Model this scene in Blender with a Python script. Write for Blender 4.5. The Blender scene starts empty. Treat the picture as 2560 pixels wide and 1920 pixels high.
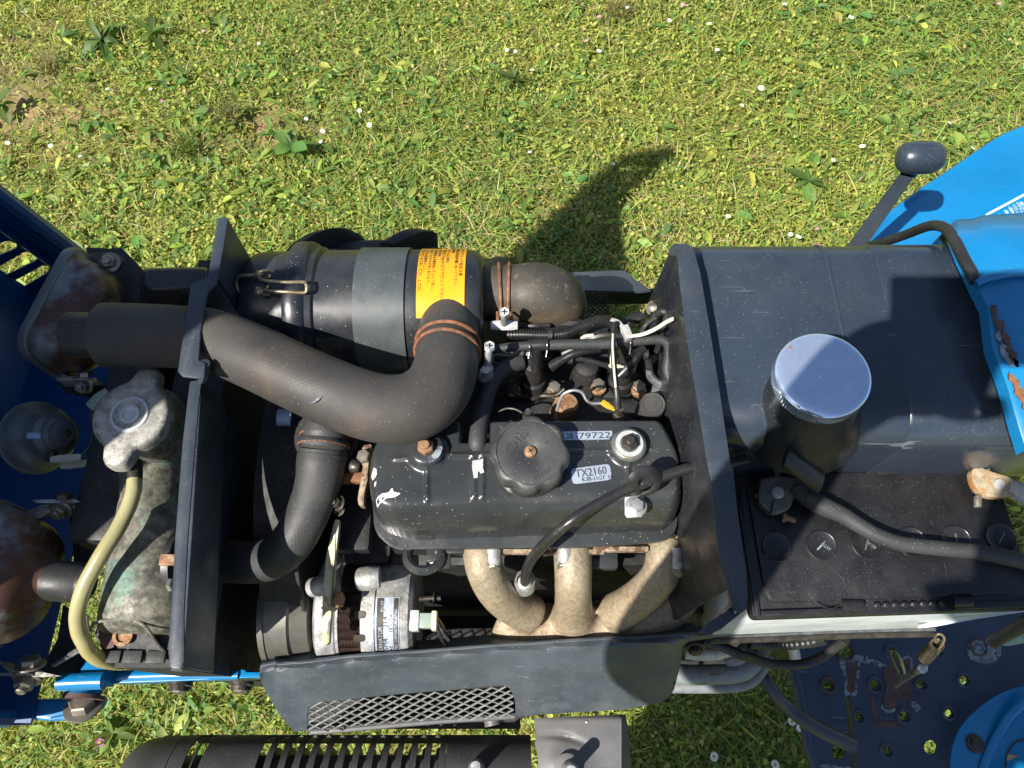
import bpy, bmesh, math, random
import numpy as np
from mathutils import Vector, Matrix, Quaternion
from mathutils.geometry import delaunay_2d_cdt

random.seed(7)
RNG = np.random.default_rng(11)
SC = bpy.context.scene
COL = SC.collection
rad = math.radians

# ------------------------------------------------------------------ camera, sky, sun, exposure
HC, TILT, FPX = 1.55, rad(24.4), 1850.0
cam_data = bpy.data.cameras.new('camera')
cam_data.sensor_width = 36.0
cam_data.lens = 36.0 * FPX / 2560.0
cam_data.clip_start = 0.005
cam_data.clip_end = 400.0
cam = bpy.data.objects.new('camera', cam_data)
cam.location = (0, 0, HC)
cam.rotation_euler = (TILT, 0, 0)
COL.objects.link(cam)
SC.camera = cam

SUN_EL, SUN_AZ = rad(50.0), rad(39.5)          # shadows travel along +X / +Y
SUN_DIR = Vector((math.cos(SUN_EL) * math.cos(SUN_AZ), math.cos(SUN_EL) * math.sin(SUN_AZ), -math.sin(SUN_EL)))
world = bpy.data.worlds.new('World')
SC.world = world
world.use_nodes = True
wn = world.node_tree.nodes
sky = wn.new('ShaderNodeTexSky')
sky.sky_type = 'NISHITA'
sky.sun_disc = False
sky.sun_elevation = SUN_EL
sky.sun_rotation = math.atan2(-SUN_DIR.x, -SUN_DIR.y) % (2 * math.pi)
world.node_tree.links.new(sky.outputs[0], wn['Background'].inputs[0])
wn['Background'].inputs[1].default_value = 0.07
sun_data = bpy.data.lights.new('sun', 'SUN')
sun_data.energy = 4.6
sun_data.angle = rad(0.53)
sun_data.color = (1.0, 0.95, 0.86)
sun = bpy.data.objects.new('sun', sun_data)
sun.rotation_euler = SUN_DIR.to_track_quat('-Z', 'Y').to_euler()
sun.location = (-3, -3, 6)
COL.objects.link(sun)
SC.view_settings.view_transform = 'Standard'
SC.view_settings.look = 'None'
SC.view_settings.exposure = 1.02
SC.view_settings.gamma = 1.0
SC.view_settings.use_curve_mapping = False

# ------------------------------------------------------------------ photograph rays -> places in the world
CT, ST = math.cos(TILT), math.sin(TILT)
def ray(u, v):
    a, b = u - 1280.0, 960.0 - v
    return Vector((a, ST * FPX + b * CT, -CT * FPX + b * ST))
def P(u, v, z):
    d = ray(u, v)
    return Vector((0, 0, HC)) + d * ((HC - z) / -d.z)
def PY(u, v, y):
    d = ray(u, v)
    return Vector((0, 0, HC)) + d * (y / d.y)
def Zn(x0, y0, s):
    return lambda x, y, z: P(x0 + x / s, y0 + y / s, z)
A1, A2, A3 = Zn(0, 440, 2.592), Zn(0, 1000, 2.592), Zn(0, 1480, 3.456)
A4, A5 = Zn(500, 500, 2.765), Zn(500, 1000, 2.592)
B1, B2 = Zn(1100, 560, 2.765), Zn(900, 1000, 2.765)
B3, B4, B5 = Zn(600, 1520, 3.16), Zn(1200, 1520, 3.16), Zn(1860, 1520, 3.16)
C1, C2, C3 = Zn(1760, 320, 2.765), Zn(1700, 720, 2.572), Zn(1760, 1080, 2.765)
X3, Y3, Z3 = Vector((1, 0, 0)), Vector((0, 1, 0)), Vector((0, 0, 1))

# ------------------------------------------------------------------ materials
def M(name, col, rough=0.5, metal=0.0, var=0.12, vscale=30, col2=None, c2scale=25, c2lo=0.5, c2hi=0.6, col3=None, c3scale=12,
      c3lo=0.55, c3hi=0.65, dust=0.0, dustcol=(0.30, 0.26, 0.18), speck=0.0, spscale=170, speckcol=(0.5, 0.46, 0.36), bump=0.0, bscale=60,
      coat=0.0, spec=0.5, rvar=0.12, trans=0.0, weave=False, scratch=0.0):
    m = bpy.data.materials.new(name)
    m.use_nodes = True
    nt = m.node_tree
    N, L = nt.nodes, nt.links
    b = N['Principled BSDF']
    tc = N.new('ShaderNodeTexCoord')
    co = tc.outputs['Object']
    def noise(scale, detail=5, rough_=0.6, off=0.0):
        n = N.new('ShaderNodeTexNoise')
        n.inputs['Scale'].default_value = scale
        n.inputs['Detail'].default_value = detail
        n.inputs['Roughness'].default_value = rough_
        if off:
            mp = N.new('ShaderNodeMapping')
            mp.inputs['Location'].default_value = (off, off * 0.7, off * 1.3)
            L.new(co, mp.inputs['Vector'])
            L.new(mp.outputs[0], n.inputs['Vector'])
        else:
            L.new(co, n.inputs['Vector'])
        return n.outputs['Fac']
    def ramp(src, lo, hi, a=0.0, z=1.0):
        r = N.new('ShaderNodeMapRange')
        r.interpolation_type = 'SMOOTHSTEP'
        r.inputs['From Min'].default_value = lo
        r.inputs['From Max'].default_value = hi
        r.inputs['To Min'].default_value = a
        r.inputs['To Max'].default_value = z
        L.new(src, r.inputs['Value'])
        return r.outputs['Result']
    def mix(fac, a, c):
        x = N.new('ShaderNodeMix')
        x.data_type = 'RGBA'
        for s, val in ((x.inputs['Factor'], fac), (x.inputs['A'], a), (x.inputs['B'], c)):
            if hasattr(val, 'is_output'):
                L.new(val, s)
            elif isinstance(val, (int, float)):
                s.default_value = val
            else:
                s.default_value = (*val, 1)
        return x.outputs['Result']
    def mul(a, c):
        x = N.new('ShaderNodeMath'); x.operation = 'MULTIPLY'
        for s, val in ((x.inputs[0], a), (x.inputs[1], c)):
            if hasattr(val, 'is_output'): L.new(val, s)
            else: s.default_value = val
        return x.outputs[0]
    def add(a, c):
        x = N.new('ShaderNodeMath'); x.operation = 'ADD'; x.use_clamp = True
        for s, val in ((x.inputs[0], a), (x.inputs[1], c)):
            if hasattr(val, 'is_output'): L.new(val, s)
            else: s.default_value = val
        return x.outputs[0]
    n1 = noise(vscale)
    c = mix(ramp(n1, 0.3, 0.7), [x * (1 - var) for x in col], [min(1, x * (1 + var)) for x in col])
    rsrc = ramp(noise(vscale * 1.7, off=3.1), 0.3, 0.7, max(0.02, rough - rvar), min(1, rough + rvar))
    if col2:
        f2 = ramp(noise(c2scale, 7, 0.65, 5.3), c2lo, c2hi)
        c = mix(f2, c, col2)
    if col3:
        f3 = ramp(noise(c3scale, 8, 0.7, 9.7), c3lo, c3hi)
        c = mix(f3, c, col3)
    if dust:
        fd = mul(ramp(noise(vscale * 0.6, 6, 0.7, 1.7), 0.35, 0.8), dust * 0.7)
        c = mix(fd, c, dustcol)
        rsrc = add(rsrc, mul(fd, 0.5))
    if speck:
        vo = N.new('ShaderNodeTexVoronoi')
        vo.inputs['Scale'].default_value = spscale * 2.6
        L.new(co, vo.inputs['Vector'])
        rr = N.new('ShaderNodeSeparateColor')
        L.new(vo.outputs['Color'], rr.inputs[0])
        size = mul(rr.outputs[0], 0.27)
        lt = N.new('ShaderNodeMath'); lt.operation = 'LESS_THAN'
        L.new(vo.outputs['Distance'], lt.inputs[0]); L.new(size, lt.inputs[1])
        pick = N.new('ShaderNodeMath'); pick.operation = 'LESS_THAN'
        L.new(rr.outputs[1], pick.inputs[0])
        L.new(ramp(noise(vscale * 0.5, 5, 0.7, 7.7), 0.35, 0.72, 0.04, 0.5), pick.inputs[1])
        fs = mul(mul(lt.outputs[0], pick.outputs[0]), speck)
        c = mix(mul(fs, 0.75), c, speckcol)
        rsrc = add(rsrc, mul(fs, 0.6))
    if scratch:
        mp = N.new('ShaderNodeMapping')
        mp.inputs['Scale'].default_value = (14, 260, 90)
        mp.inputs['Rotation'].default_value = (0.3, 0.2, 0.6)
        L.new(co, mp.inputs['Vector'])
        n = N.new('ShaderNodeTexNoise')
        n.inputs['Scale'].default_value = 1.0
        n.inputs['Detail'].default_value = 2
        L.new(mp.outputs[0], n.inputs['Vector'])
        fsn = mul(ramp(n.outputs['Fac'], 0.70, 0.76), scratch)
        c = mix(fsn, c, (0.34, 0.36, 0.38))
    L.new(c, b.inputs['Base Color'])
    L.new(rsrc, b.inputs['Roughness'])
    b.inputs['Metallic'].default_value = metal
    b.inputs['Specular IOR Level'].default_value = spec
    b.inputs['Coat Weight'].default_value = coat
    b.inputs['Coat Roughness'].default_value = 0.12
    if trans:
        b.inputs['Transmission Weight'].default_value = trans
    h = None
    if bump:
        h = noise(bscale, 6, 0.65, 2.2)
        bp = N.new('ShaderNodeBump')
        bp.inputs['Strength'].default_value = bump
        bp.inputs['Distance'].default_value = 0.002
        L.new(h, bp.inputs['Height'])
        L.new(bp.outputs[0], b.inputs['Normal'])
    if weave:
        uv = N.new('ShaderNodeUVMap')
        prev = bp.outputs[0] if bump else None
        for ang in (0.75, -0.75):
            mp = N.new('ShaderNodeMapping')
            mp.inputs['Rotation'].default_value = (0, 0, ang)
            L.new(uv.outputs[0], mp.inputs['Vector'])
            w = N.new('ShaderNodeTexWave')
            w.inputs['Scale'].default_value = 110
            w.inputs['Distortion'].default_value = 0.6
            L.new(mp.outputs[0], w.inputs['Vector'])
            b2 = N.new('ShaderNodeBump')
            b2.inputs['Strength'].default_value = 0.035
            b2.inputs['Distance'].default_value = 0.0012
            L.new(w.outputs['Fac'], b2.inputs['Height'])
            if prev is not None: L.new(prev, b2.inputs['Normal'])
            prev = b2.outputs[0]
        L.new(prev, b.inputs['Normal'])
    return m

DK = (0.022, 0.026, 0.033)
MT = {}
MT['tank'] = M('dark_glossy_paint', (0.022, 0.032, 0.050), 0.24, var=0.14, vscale=9, dust=0.22, dustcol=(0.16, 0.17, 0.17), speck=0.45, spscale=300, coat=0.2, rvar=0.1, scratch=0.25)
MT['panel'] = M('dark_satin_paint', (0.026, 0.035, 0.050), 0.38, var=0.15, vscale=20, dust=0.16, dustcol=(0.16, 0.16, 0.15), speck=0.5, spscale=290, bump=0.05, bscale=90, scratch=0.15)
MT['canister'] = M('black_satin_paint', (0.014, 0.017, 0.024), 0.33, var=0.2, vscale=18, dust=0.14, speck=0.7, spscale=190, bump=0.06, bscale=50)
MT['strap'] = M('grey_green_strap_paint', (0.050, 0.062, 0.068), 0.42, var=0.15, vscale=25, dust=0.12, speck=0.4)
MT['cover'] = M('dark_engine_enamel', (0.028, 0.031, 0.033), 0.28, var=0.16, vscale=16, dust=0.10, dustcol=(0.17, 0.17, 0.16), speck=0.6, spscale=180, bump=0.12, bscale=70, coat=0.15)
MT['side'] = M('weathered_grey_blue_steel', (0.046, 0.060, 0.076), 0.46, var=0.22, vscale=14, col2=(0.078, 0.094, 0.108), c2scale=18, c2lo=0.5, c2hi=0.72, dust=0.15, dustcol=(0.34, 0.33, 0.30), speck=0.5, spscale=160, scratch=0.25)
MT['block'] = M('grimy_black_iron', (0.014, 0.014, 0.015), 0.6, var=0.4, vscale=40, dust=0.12, dustcol=(0.10, 0.085, 0.06), speck=0.3, bump=0.3, bscale=80)
MT['plastic'] = M('black_plastic', (0.013, 0.013, 0.015), 0.36, var=0.2, vscale=35, dust=0.1, speck=0.3, bump=0.05)
MT['shield'] = M('matt_black_heat_shield', (0.040, 0.040, 0.043), 0.55, var=0.12, vscale=25, dust=0.12, speck=0.4, bump=0.05)
MT['shield_grey'] = M('dull_grey_shield_steel', (0.115, 0.116, 0.123), 0.5, metal=0.25, var=0.15, vscale=20, dust=0.15, speck=0.5, scratch=0.2)
MT['lid'] = M('battery_lid_plastic', (0.011, 0.011, 0.013), 0.36, var=0.25, vscale=22, dust=0.22, dustcol=(0.10, 0.10, 0.095), speck=0.38, spscale=360, speckcol=(0.55, 0.48, 0.34), bump=0.06, bscale=200)
MT['cap_plastic'] = M('oil_cap_plastic', (0.035, 0.037, 0.040), 0.48, var=0.15, vscale=30, dust=0.2, speck=0.5, spscale=210, bump=0.12, bscale=120)
MT['case'] = M('milky_battery_case', (0.62, 0.66, 0.68), 0.35, var=0.08, vscale=20, dust=0.25, dustcol=(0.4, 0.4, 0.36), speck=0.2)
MT['hose'] = M('dusty_rubber_hose', (0.034, 0.032, 0.031), 0.62, var=0.25, vscale=9, col2=(0.13, 0.078, 0.04), c2scale=7, c2lo=0.50, c2hi=0.86, dust=0.75, dustcol=(0.135, 0.110, 0.085), speck=0.35, spscale=210, bump=0.08, bscale=40, weave=True)
MT['hose2'] = M('dark_rubber_hose', (0.030, 0.031, 0.033), 0.52, var=0.2, vscale=14, dust=0.42, dustcol=(0.115, 0.11, 0.10), speck=0.4, spscale=210, bump=0.06, bscale=60, weave=True)
MT['rubber'] = M('black_rubber', (0.018, 0.018, 0.019), 0.48, var=0.2, vscale=40, dust=0.2, dustcol=(0.1, 0.095, 0.085), speck=0.25, bump=0.08)
MT['elbow'] = M('sandy_rubber_elbow', (0.045, 0.042, 0.036), 0.6, var=0.25, vscale=16, col2=(0.15, 0.108, 0.06), c2scale=11, c2lo=0.36, c2hi=0.75, col3=(0.20, 0.15, 0.085), c3scale=70, c3lo=0.54, c3hi=0.72, speck=0.4, bump=0.3, bscale=70)
MT['manifold'] = M('rust_bloomed_cast_manifold', (0.275, 0.225, 0.15), 0.56, metal=0.22, var=0.25, vscale=150, col2=(0.23, 0.125, 0.06), c2scale=7, c2lo=0.36, c2hi=0.90, col3=(0.31, 0.265, 0.19), c3scale=260, c3lo=0.44, c3hi=0.60, speck=0.6, spscale=380, speckcol=(0.16, 0.09, 0.04), bump=0.4, bscale=220)
MT['alu'] = M('dull_cast_aluminium', (0.36, 0.36, 0.36), 0.5, metal=0.45, var=0.3, vscale=90, col2=(0.19, 0.18, 0.16), c2scale=40, c2lo=0.5, c2hi=0.66, col3=(0.30, 0.26, 0.19), c3scale=15, c3lo=0.55, c3hi=0.7, speck=0.5, spscale=260, speckcol=(0.7, 0.7, 0.68), bump=0.45, bscale=220)
MT['stator'] = M('copper_brown_laminations', (0.085, 0.056, 0.046), 0.45, metal=0.5, var=0.3, vscale=50, dust=0.2)
MT['zinc'] = M('zinc_plated_steel', (0.46, 0.47, 0.47), 0.38, metal=0.7, var=0.2, vscale=120, col2=(0.25, 0.23, 0.2), c2scale=120, c2lo=0.52, c2hi=0.65, bump=0.15, bscale=250)
MT['zinc_white'] = M('white_zinc_casting', (0.52, 0.53, 0.53), 0.5, metal=0.25, var=0.15, vscale=150, bump=0.2, bscale=300)
MT['yellow_zinc'] = M('yellow_passivated_bar', (0.36, 0.33, 0.18), 0.5, metal=0.2, var=0.3, vscale=70, col2=(0.38, 0.37, 0.33), c2scale=60, c2lo=0.5, c2hi=0.62)
MT['bolt'] = M('dull_steel_bolt', (0.28, 0.26, 0.22), 0.42, metal=0.7, var=0.3, vscale=160, col2=(0.15, 0.085, 0.045), c2scale=140, c2lo=0.52, c2hi=0.66)
MT['bolt_rust'] = M('rusty_bolt', (0.24, 0.125, 0.06), 0.7, metal=0.2, var=0.35, vscale=200, col2=(0.34, 0.24, 0.15), c2scale=170, bump=0.3, bscale=300)
MT['bolt_dark'] = M('oily_dark_bolt', (0.05, 0.045, 0.04), 0.4, metal=0.6, var=0.35, vscale=150, dust=0.25)
MT['rust_wire'] = M('rusted_clamp_wire', (0.22, 0.095, 0.045), 0.68, metal=0.2, var=0.3, vscale=150, col2=(0.12, 0.06, 0.035), c2scale=80)
MT['wire_tan'] = M('tarnished_brass_wire', (0.30, 0.24, 0.15), 0.4, metal=0.6, var=0.3, vscale=120)
MT['brass'] = M('weathered_radiator_brass', (0.165, 0.16, 0.13), 0.55, metal=0.35, var=0.5, vscale=130, col2=(0.055, 0.055, 0.048), c2scale=110, c2lo=0.40, c2hi=0.68, col3=(0.14, 0.25, 0.21), c3scale=20, c3lo=0.50, c3hi=0.68, dust=0.3, dustcol=(0.33, 0.29, 0.2), speck=0.8, spscale=300, speckcol=(0.42, 0.38, 0.27), bump=0.35, bscale=160)
MT['radcap'] = M('oxidised_cap_alloy', (0.34, 0.33, 0.29), 0.5, metal=0.25, var=0.3, vscale=70, col2=(0.22, 0.21, 0.19), c2scale=120, c2lo=0.5, c2hi=0.6, speck=0.3, bump=0.35, bscale=240)
MT['lampshell'] = M('rusting_lamp_shell', (0.17, 0.19, 0.21), 0.45, metal=0.3, var=0.2, vscale=40, col2=(0.080, 0.034, 0.022), c2scale=9, c2lo=0.455, c2hi=0.56, dust=0.1, bump=0.12, bscale=150)
MT['hornshell'] = M('grey_horn_enamel', (0.13, 0.145, 0.15), 0.38, metal=0.3, var=0.15, vscale=40, dust=0.15, bump=0.06)
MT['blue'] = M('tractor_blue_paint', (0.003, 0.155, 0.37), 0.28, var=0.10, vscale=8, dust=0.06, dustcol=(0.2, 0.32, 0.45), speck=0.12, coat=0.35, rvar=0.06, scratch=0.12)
MT['blue_shaded'] = M('shaded_bonnet_blue', (0.002, 0.050, 0.17), 0.28, var=0.08, vscale=8, coat=0.3, rvar=0.06)  # tractor blue again, with the bonnet's shade put into its base colour
MT['footplate'] = M('scuffed_navy_floor_paint', (0.030, 0.045, 0.082), 0.5, var=0.2, vscale=14, dust=0.15, dustcol=(0.10, 0.11, 0.13), speck=0.3, scratch=0.4)
MT['primer'] = M('scuffed_grey_primer', (0.19, 0.23, 0.26), 0.6, var=0.3, vscale=120, col2=(0.05, 0.06, 0.09), c2scale=160, c2lo=0.52, c2hi=0.58)
MT['brown_rust'] = M('bare_brown_rust', (0.075, 0.04, 0.035), 0.62, var=0.3, vscale=60, col2=(0.13, 0.06, 0.03), c2scale=40, c2lo=0.58, c2hi=0.72)
MT['bare'] = M('bare_metal_chip', (0.45, 0.47, 0.47), 0.5, metal=0.2, var=0.12, vscale=120)
MT['orange_rust'] = M('orange_rust_flake', (0.19, 0.085, 0.035), 0.75, var=0.4, vscale=120, bump=0.3, bscale=200)
MT['yellow'] = M('yellow_label_film', (0.68, 0.32, 0.010), 0.38, var=0.05, vscale=20, speck=0.15, spscale=120)
MT['ink'] = M('dark_print', (0.03, 0.022, 0.012), 0.5, var=0.1)
MT['foil'] = M('silver_foil_label', (0.50, 0.56, 0.66), 0.30, metal=0.5, var=0.1, vscale=60, speck=0.3, speckcol=(0.2, 0.2, 0.2))
MT['foil_ink'] = M('foil_print', (0.05, 0.055, 0.07), 0.5, var=0.1)
MT['blue_tape'] = M('pale_blue_tape', (0.30, 0.42, 0.58), 0.4, var=0.2, vscale=120)
MT['chrome'] = M('scratched_chrome', (0.62, 0.73, 0.92), 0.15, metal=0.80, var=0.06, vscale=50, col2=(0.62, 0.70, 0.82), c2scale=90, c2lo=0.5, c2hi=0.7, speck=0.3, spscale=260, speckcol=(0.75, 0.78, 0.8), rvar=0.08, bump=0.04, bscale=300)
MT['steel'] = M('plain_steel', (0.38, 0.36, 0.33), 0.35, metal=0.8, var=0.2, vscale=90)
MT['tube_clear'] = M('yellowed_clear_hose', (0.52, 0.48, 0.25), 0.25, var=0.16, vscale=14, col2=(0.45, 0.37, 0.12), c2scale=12, c2lo=0.45, c2hi=0.7, trans=0.35, spec=0.6)
MT['cream'] = M('cream_plastic', (0.50, 0.49, 0.38), 0.4, var=0.1)
MT['clear_green'] = M('pale_green_connector', (0.34, 0.42, 0.36), 0.25, var=0.1, trans=0.2)
MT['wire_red'] = M('red_wire', (0.22, 0.01, 0.03), 0.4)
MT['wire_green'] = M('green_wire', (0.01, 0.09, 0.055), 0.4)
MT['wire_yellow'] = M('yellow_wire', (0.5, 0.3, 0.02), 0.4)
MT['wire_white'] = M('white_cable', (0.55, 0.53, 0.42), 0.42, var=0.2, vscale=80)
MT['grey_cable'] = M('grey_cable', (0.34, 0.34, 0.34), 0.5, var=0.2, vscale=60)
MT['corrosion'] = M('corroded_terminal', (0.33, 0.28, 0.19), 0.75, var=0.3, vscale=120, col2=(0.32, 0.14, 0.04), c2scale=45, c2lo=0.48, c2hi=0.62, bump=0.4, bscale=250)
MT['lead'] = M('dull_lead_terminal', (0.12, 0.13, 0.135), 0.5, metal=0.4, var=0.35, vscale=90, col2=(0.15, 0.12, 0.07), c2scale=40, c2lo=0.5, c2hi=0.65, bump=0.25, bscale=180)
MT['pipe_grey'] = M('dull_grey_pipe', (0.20, 0.22, 0.23), 0.5, metal=0.3, var=0.2, vscale=40, col2=(0.28, 0.12, 0.05), c2scale=24, c2lo=0.64, c2hi=0.70, dust=0.2)
MT['olive'] = M('olive_fan_paint', (0.028, 0.034, 0.029), 0.5, var=0.15, vscale=20, dust=0.05)
MT['pulley'] = M('polished_dusty_pulley', (0.11, 0.105, 0.09), 0.45, metal=0.3, var=0.15, vscale=30)
MT['tyre'] = M('tyre_rubber', (0.021, 0.021, 0.022), 0.6, var=0.25, vscale=20, dust=0.3, dustcol=(0.06, 0.055, 0.05), bump=0.1)
MT['white_print'] = M('white_print', (0.62, 0.72, 0.78), 0.5, var=0.05)
MT['tan_tear'] = M('torn_tan_edge', (0.32, 0.21, 0.12), 0.8, var=0.2, vscale=100)
MT['gasket'] = M('flaking_gasket', (0.26, 0.20, 0.14), 0.8, var=0.5, vscale=160, col2=(0.10, 0.05, 0.03), c2scale=90, c2lo=0.48, c2hi=0.56)

# ------------------------------------------------------------------ mesh helpers
def spline(pts, rads=None, per=6):
    pts = [Vector(p) for p in pts]
    n = len(pts)
    if rads is None: rads = [1.0] * n
    if n < 3:
        out = [pts[0].lerp(pts[-1], i / per) for i in range(per + 1)]
        return out, [rads[0] + (rads[-1] - rads[0]) * i / per for i in range(per + 1)]
    op, orr = [], []
    for i in range(n - 1):
        p0 = pts[i - 1] if i else pts[0] * 2 - pts[1]
        p1, p2 = pts[i], pts[i + 1]
        p3 = pts[i + 2] if i + 2 < n else pts[-1] * 2 - pts[-2]
        for k in range(per):
            t = k / per
            op.append(0.5 * ((2 * p1) + (p2 - p0) * t + (2 * p0 - 5 * p1 + 4 * p2 - p3) * t * t + (3 * p1 - p0 - 3 * p2 + p3) * t ** 3))
            orr.append(rads[i] + (rads[i + 1] - rads[i]) * t)
    op.append(pts[-1]); orr.append(rads[-1])
    return op, orr

def frame_of(axis, hint=None):
    a = Vector(axis).normalized()
    h = Vector(hint) if hint else (Z3 if abs(a.z) < 0.9 else Y3)
    e1 = (h - a * h.dot(a)).normalized()
    return a, e1, a.cross(e1)

class MB:
    def __init__(self):
        self.v, self.f, self.uv = [], [], {}
    def add(self, vs, fs):
        o = len(self.v)
        self.v += [Vector(p) for p in vs]
        self.f += [tuple(i + o for i in f) for f in fs]
        return self
    def loft(self, rings, cap0=True, cap1=True, closed=True):
        o, n = len(self.v), len(rings[0])
        for r in rings: self.v += [Vector(p) for p in r]
        m = n if closed else n - 1
        for i in range(len(rings) - 1):
            for j in range(m):
                k = (j + 1) % n
                self.f.append((o + i * n + j, o + i * n + k, o + (i + 1) * n + k, o + (i + 1) * n + j))
        if closed and cap0: self.f.append(tuple(o + j for j in reversed(range(n))))
        if closed and cap1: self.f.append(tuple(o + (len(rings) - 1) * n + j for j in range(n)))
        return self
    def tube(self, pts, r, n=14, per=6, caps=True, smooth=True, squash=1.0):
        rs = r if isinstance(r, (list, tuple)) else [r] * len(pts)
        if smooth: path, rr = spline(pts, rs, per)
        else: path, rr = [Vector(p) for p in pts], list(rs)
        rings, e1, prev = [], None, None
        o = len(self.v)
        d = 0.0
        lens = []
        for i, p in enumerate(path):
            a = (path[min(i + 1, len(path) - 1)] - path[max(i - 1, 0)]).normalized()
            if e1 is None: _, e1, e2 = frame_of(a)
            else:
                e1 = (e1 - a * e1.dot(a)).normalized(); e2 = a.cross(e1)
            if i: d += (p - path[i - 1]).length
            lens.append(d)
            rings.append([p + (e1 * math.cos(2 * math.pi * k / n) * squash + e2 * math.sin(2 * math.pi * k / n)) * rr[i] for k in range(n)])
        rm = sum(rr) / len(rr)
        for i in range(len(path)):
            for k in range(n): self.uv[o + i * n + k] = (2 * math.pi * rm * k / n, lens[i])
        return self.loft(rings, caps, caps)
    def lathe(self, prof, org, axis, n=32, cap=True, hint=None):
        a, e1, e2 = frame_of(axis, hint)
        org = Vector(org)
        rings = [[org + a * h + (e1 * math.cos(2 * math.pi * k / n) + e2 * math.sin(2 * math.pi * k / n)) * max(r, 1e-5) for k in range(n)] for h, r in prof]
        return self.loft(rings, cap, cap)
    def prism(self, poly, vec):
        p = [Vector(q) for q in poly]; vec = Vector(vec); n = len(p)
        o = len(self.v)
        self.v += p + [q + vec for q in p]
        self.f.append(tuple(o + i for i in reversed(range(n)))); self.f.append(tuple(o + n + i for i in range(n)))
        for i in range(n):
            j = (i + 1) % n
            self.f.append((o + i, o + j, o + n + j, o + n + i))
        return self
    def box(self, c, size, rot=None):
        c = Vector(c); R = rot or Matrix.Identity(3)
        h = [s / 2 for s in size]
        vs = [c + R @ Vector((sx * h[0], sy * h[1], sz * h[2])) for sx in (-1, 1) for sy in (-1, 1) for sz in (-1, 1)]
        return self.add(vs, [(0, 1, 3, 2), (4, 6, 7, 5), (0, 4, 5, 1), (2, 3, 7, 6), (0, 2, 6, 4), (1, 5, 7, 3)])
    def mesh(self, name, origin=None, bevel=0.0, segs=2, ang=38, bang=30, recalc=True):
        bm = bmesh.new()
        o = Vector(origin) if origin is not None else Vector((0, 0, 0))
        vs = [bm.verts.new(p - o) for p in self.v]
        for f in self.f:
            try: bm.faces.new([vs[i] for i in f])
            except ValueError: pass
        if self.uv:
            lay = bm.loops.layers.uv.new('UVMap')
            bm.verts.index_update()
            for f in bm.faces:
                us = [self.uv.get(l.vert.index, (0, 0)) for l in f.loops]
                mx = max(u[0] for u in us)
                per = mx - min(u[0] for u in us)
                for l, u in zip(f.loops, us): l[lay].uv = u
        bmesh.ops.remove_doubles(bm, verts=bm.verts[:], dist=1e-6)
        if recalc: bmesh.ops.recalc_face_normals(bm, faces=bm.faces[:])
        if bevel:
            es = [e for e in bm.edges if len(e.link_faces) == 2 and e.calc_face_angle(0) > rad(bang)]
            bmesh.ops.bevel(bm, geom=es, offset=bevel, segments=segs, profile=0.6, affect='EDGES', clamp_overlap=True)
        me = bpy.data.meshes.new(name)
        bm.to_mesh(me); bm.free()
        me.polygons.foreach_set('use_smooth', [True] * len(me.polygons))
        me.set_sharp_from_angle(angle=rad(ang))
        return me

BASE = {}
def mat_of(m): return MT[m] if isinstance(m, str) else m
def tag(o, label=None, cat=None, group=None, kind=None):
    if label: o['label'] = label
    if cat: o['category'] = cat
    if group: o['group'] = group
    if kind: o['kind'] = kind
    return o
def thing(name, label, cat, base, group=None):
    o = bpy.data.objects.new(name, None)
    o.empty_display_size = 0.02
    COL.objects.link(o)
    o.location = base
    BASE[o] = Vector(base)
    return tag(o, label, cat, group)
def part(name, mb, mat, parent, label=None, kind=None, **kw):
    b = BASE[parent]
    me = mb.mesh(name, b, **kw) if isinstance(mb, MB) else mb
    me.materials.append(mat_of(mat))
    o = bpy.data.objects.new(name, me)
    COL.objects.link(o)
    o.parent = parent
    BASE[o] = b
    if label: o['label'] = label
    if kind: o['kind'] = kind
    return o
def solo(name, mb, mat, label, cat, group=None, kind=None, **kw):
    xs = mb.v
    c = Vector((sum(p.x for p in xs) / len(xs), sum(p.y for p in xs) / len(xs), min(p.z for p in xs)))
    me = mb.mesh(name, c, **kw)
    me.materials.append(mat_of(mat))
    o = bpy.data.objects.new(name, me)
    COL.objects.link(o)
    o.location = c
    BASE[o] = c
    return tag(o, label, cat, group, kind)

_BOLT = {}
def bolt_mesh(kind):
    if kind in _BOLT: return _BOLT[kind]
    mb = MB()
    def hexr(r, h): return [Vector((r * math.cos(math.pi / 3 * k), r * math.sin(math.pi / 3 * k), h)) for k in range(6)]
    if 'w' in kind: mb.lathe([(0, 1.45), (0.16, 1.45), (0.2, 1.38)], (0, 0, 0), Z3, 24)
    h0 = 0.2 if 'w' in kind else 0.0
    if 'h' in kind:
        mb.loft([hexr(1.0, h0), hexr(1.0, h0 + 0.62), hexr(0.86, h0 + 0.74)])
        mb.lathe([(h0 + 0.70, 0.6), (h0 + 0.775, 0.6), (h0 + 0.79, 0.5)], (0, 0, 0), Z3, 16)
    if 'n' in kind:
        mb.loft([hexr(1.0, h0), hexr(1.0, h0 + 0.75), hexr(0.85, h0 + 0.9)])
        mb.lathe([(h0 + 0.85, 0.55), (h0 + 1.3, 0.55), (h0 + 1.38, 0.45)], (0, 0, 0), Z3, 16)
    if 's' in kind:
        for i in range(8): mb.lathe([(-0.3 - 0.28 * i, 0.5), (-0.44 - 0.28 * i, 0.58), (-0.58 - 0.28 * i, 0.5)], (0, 0, 0), Z3, 14)
    me = mb.mesh('bolt')
    _BOLT[kind] = me
    return me
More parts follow.
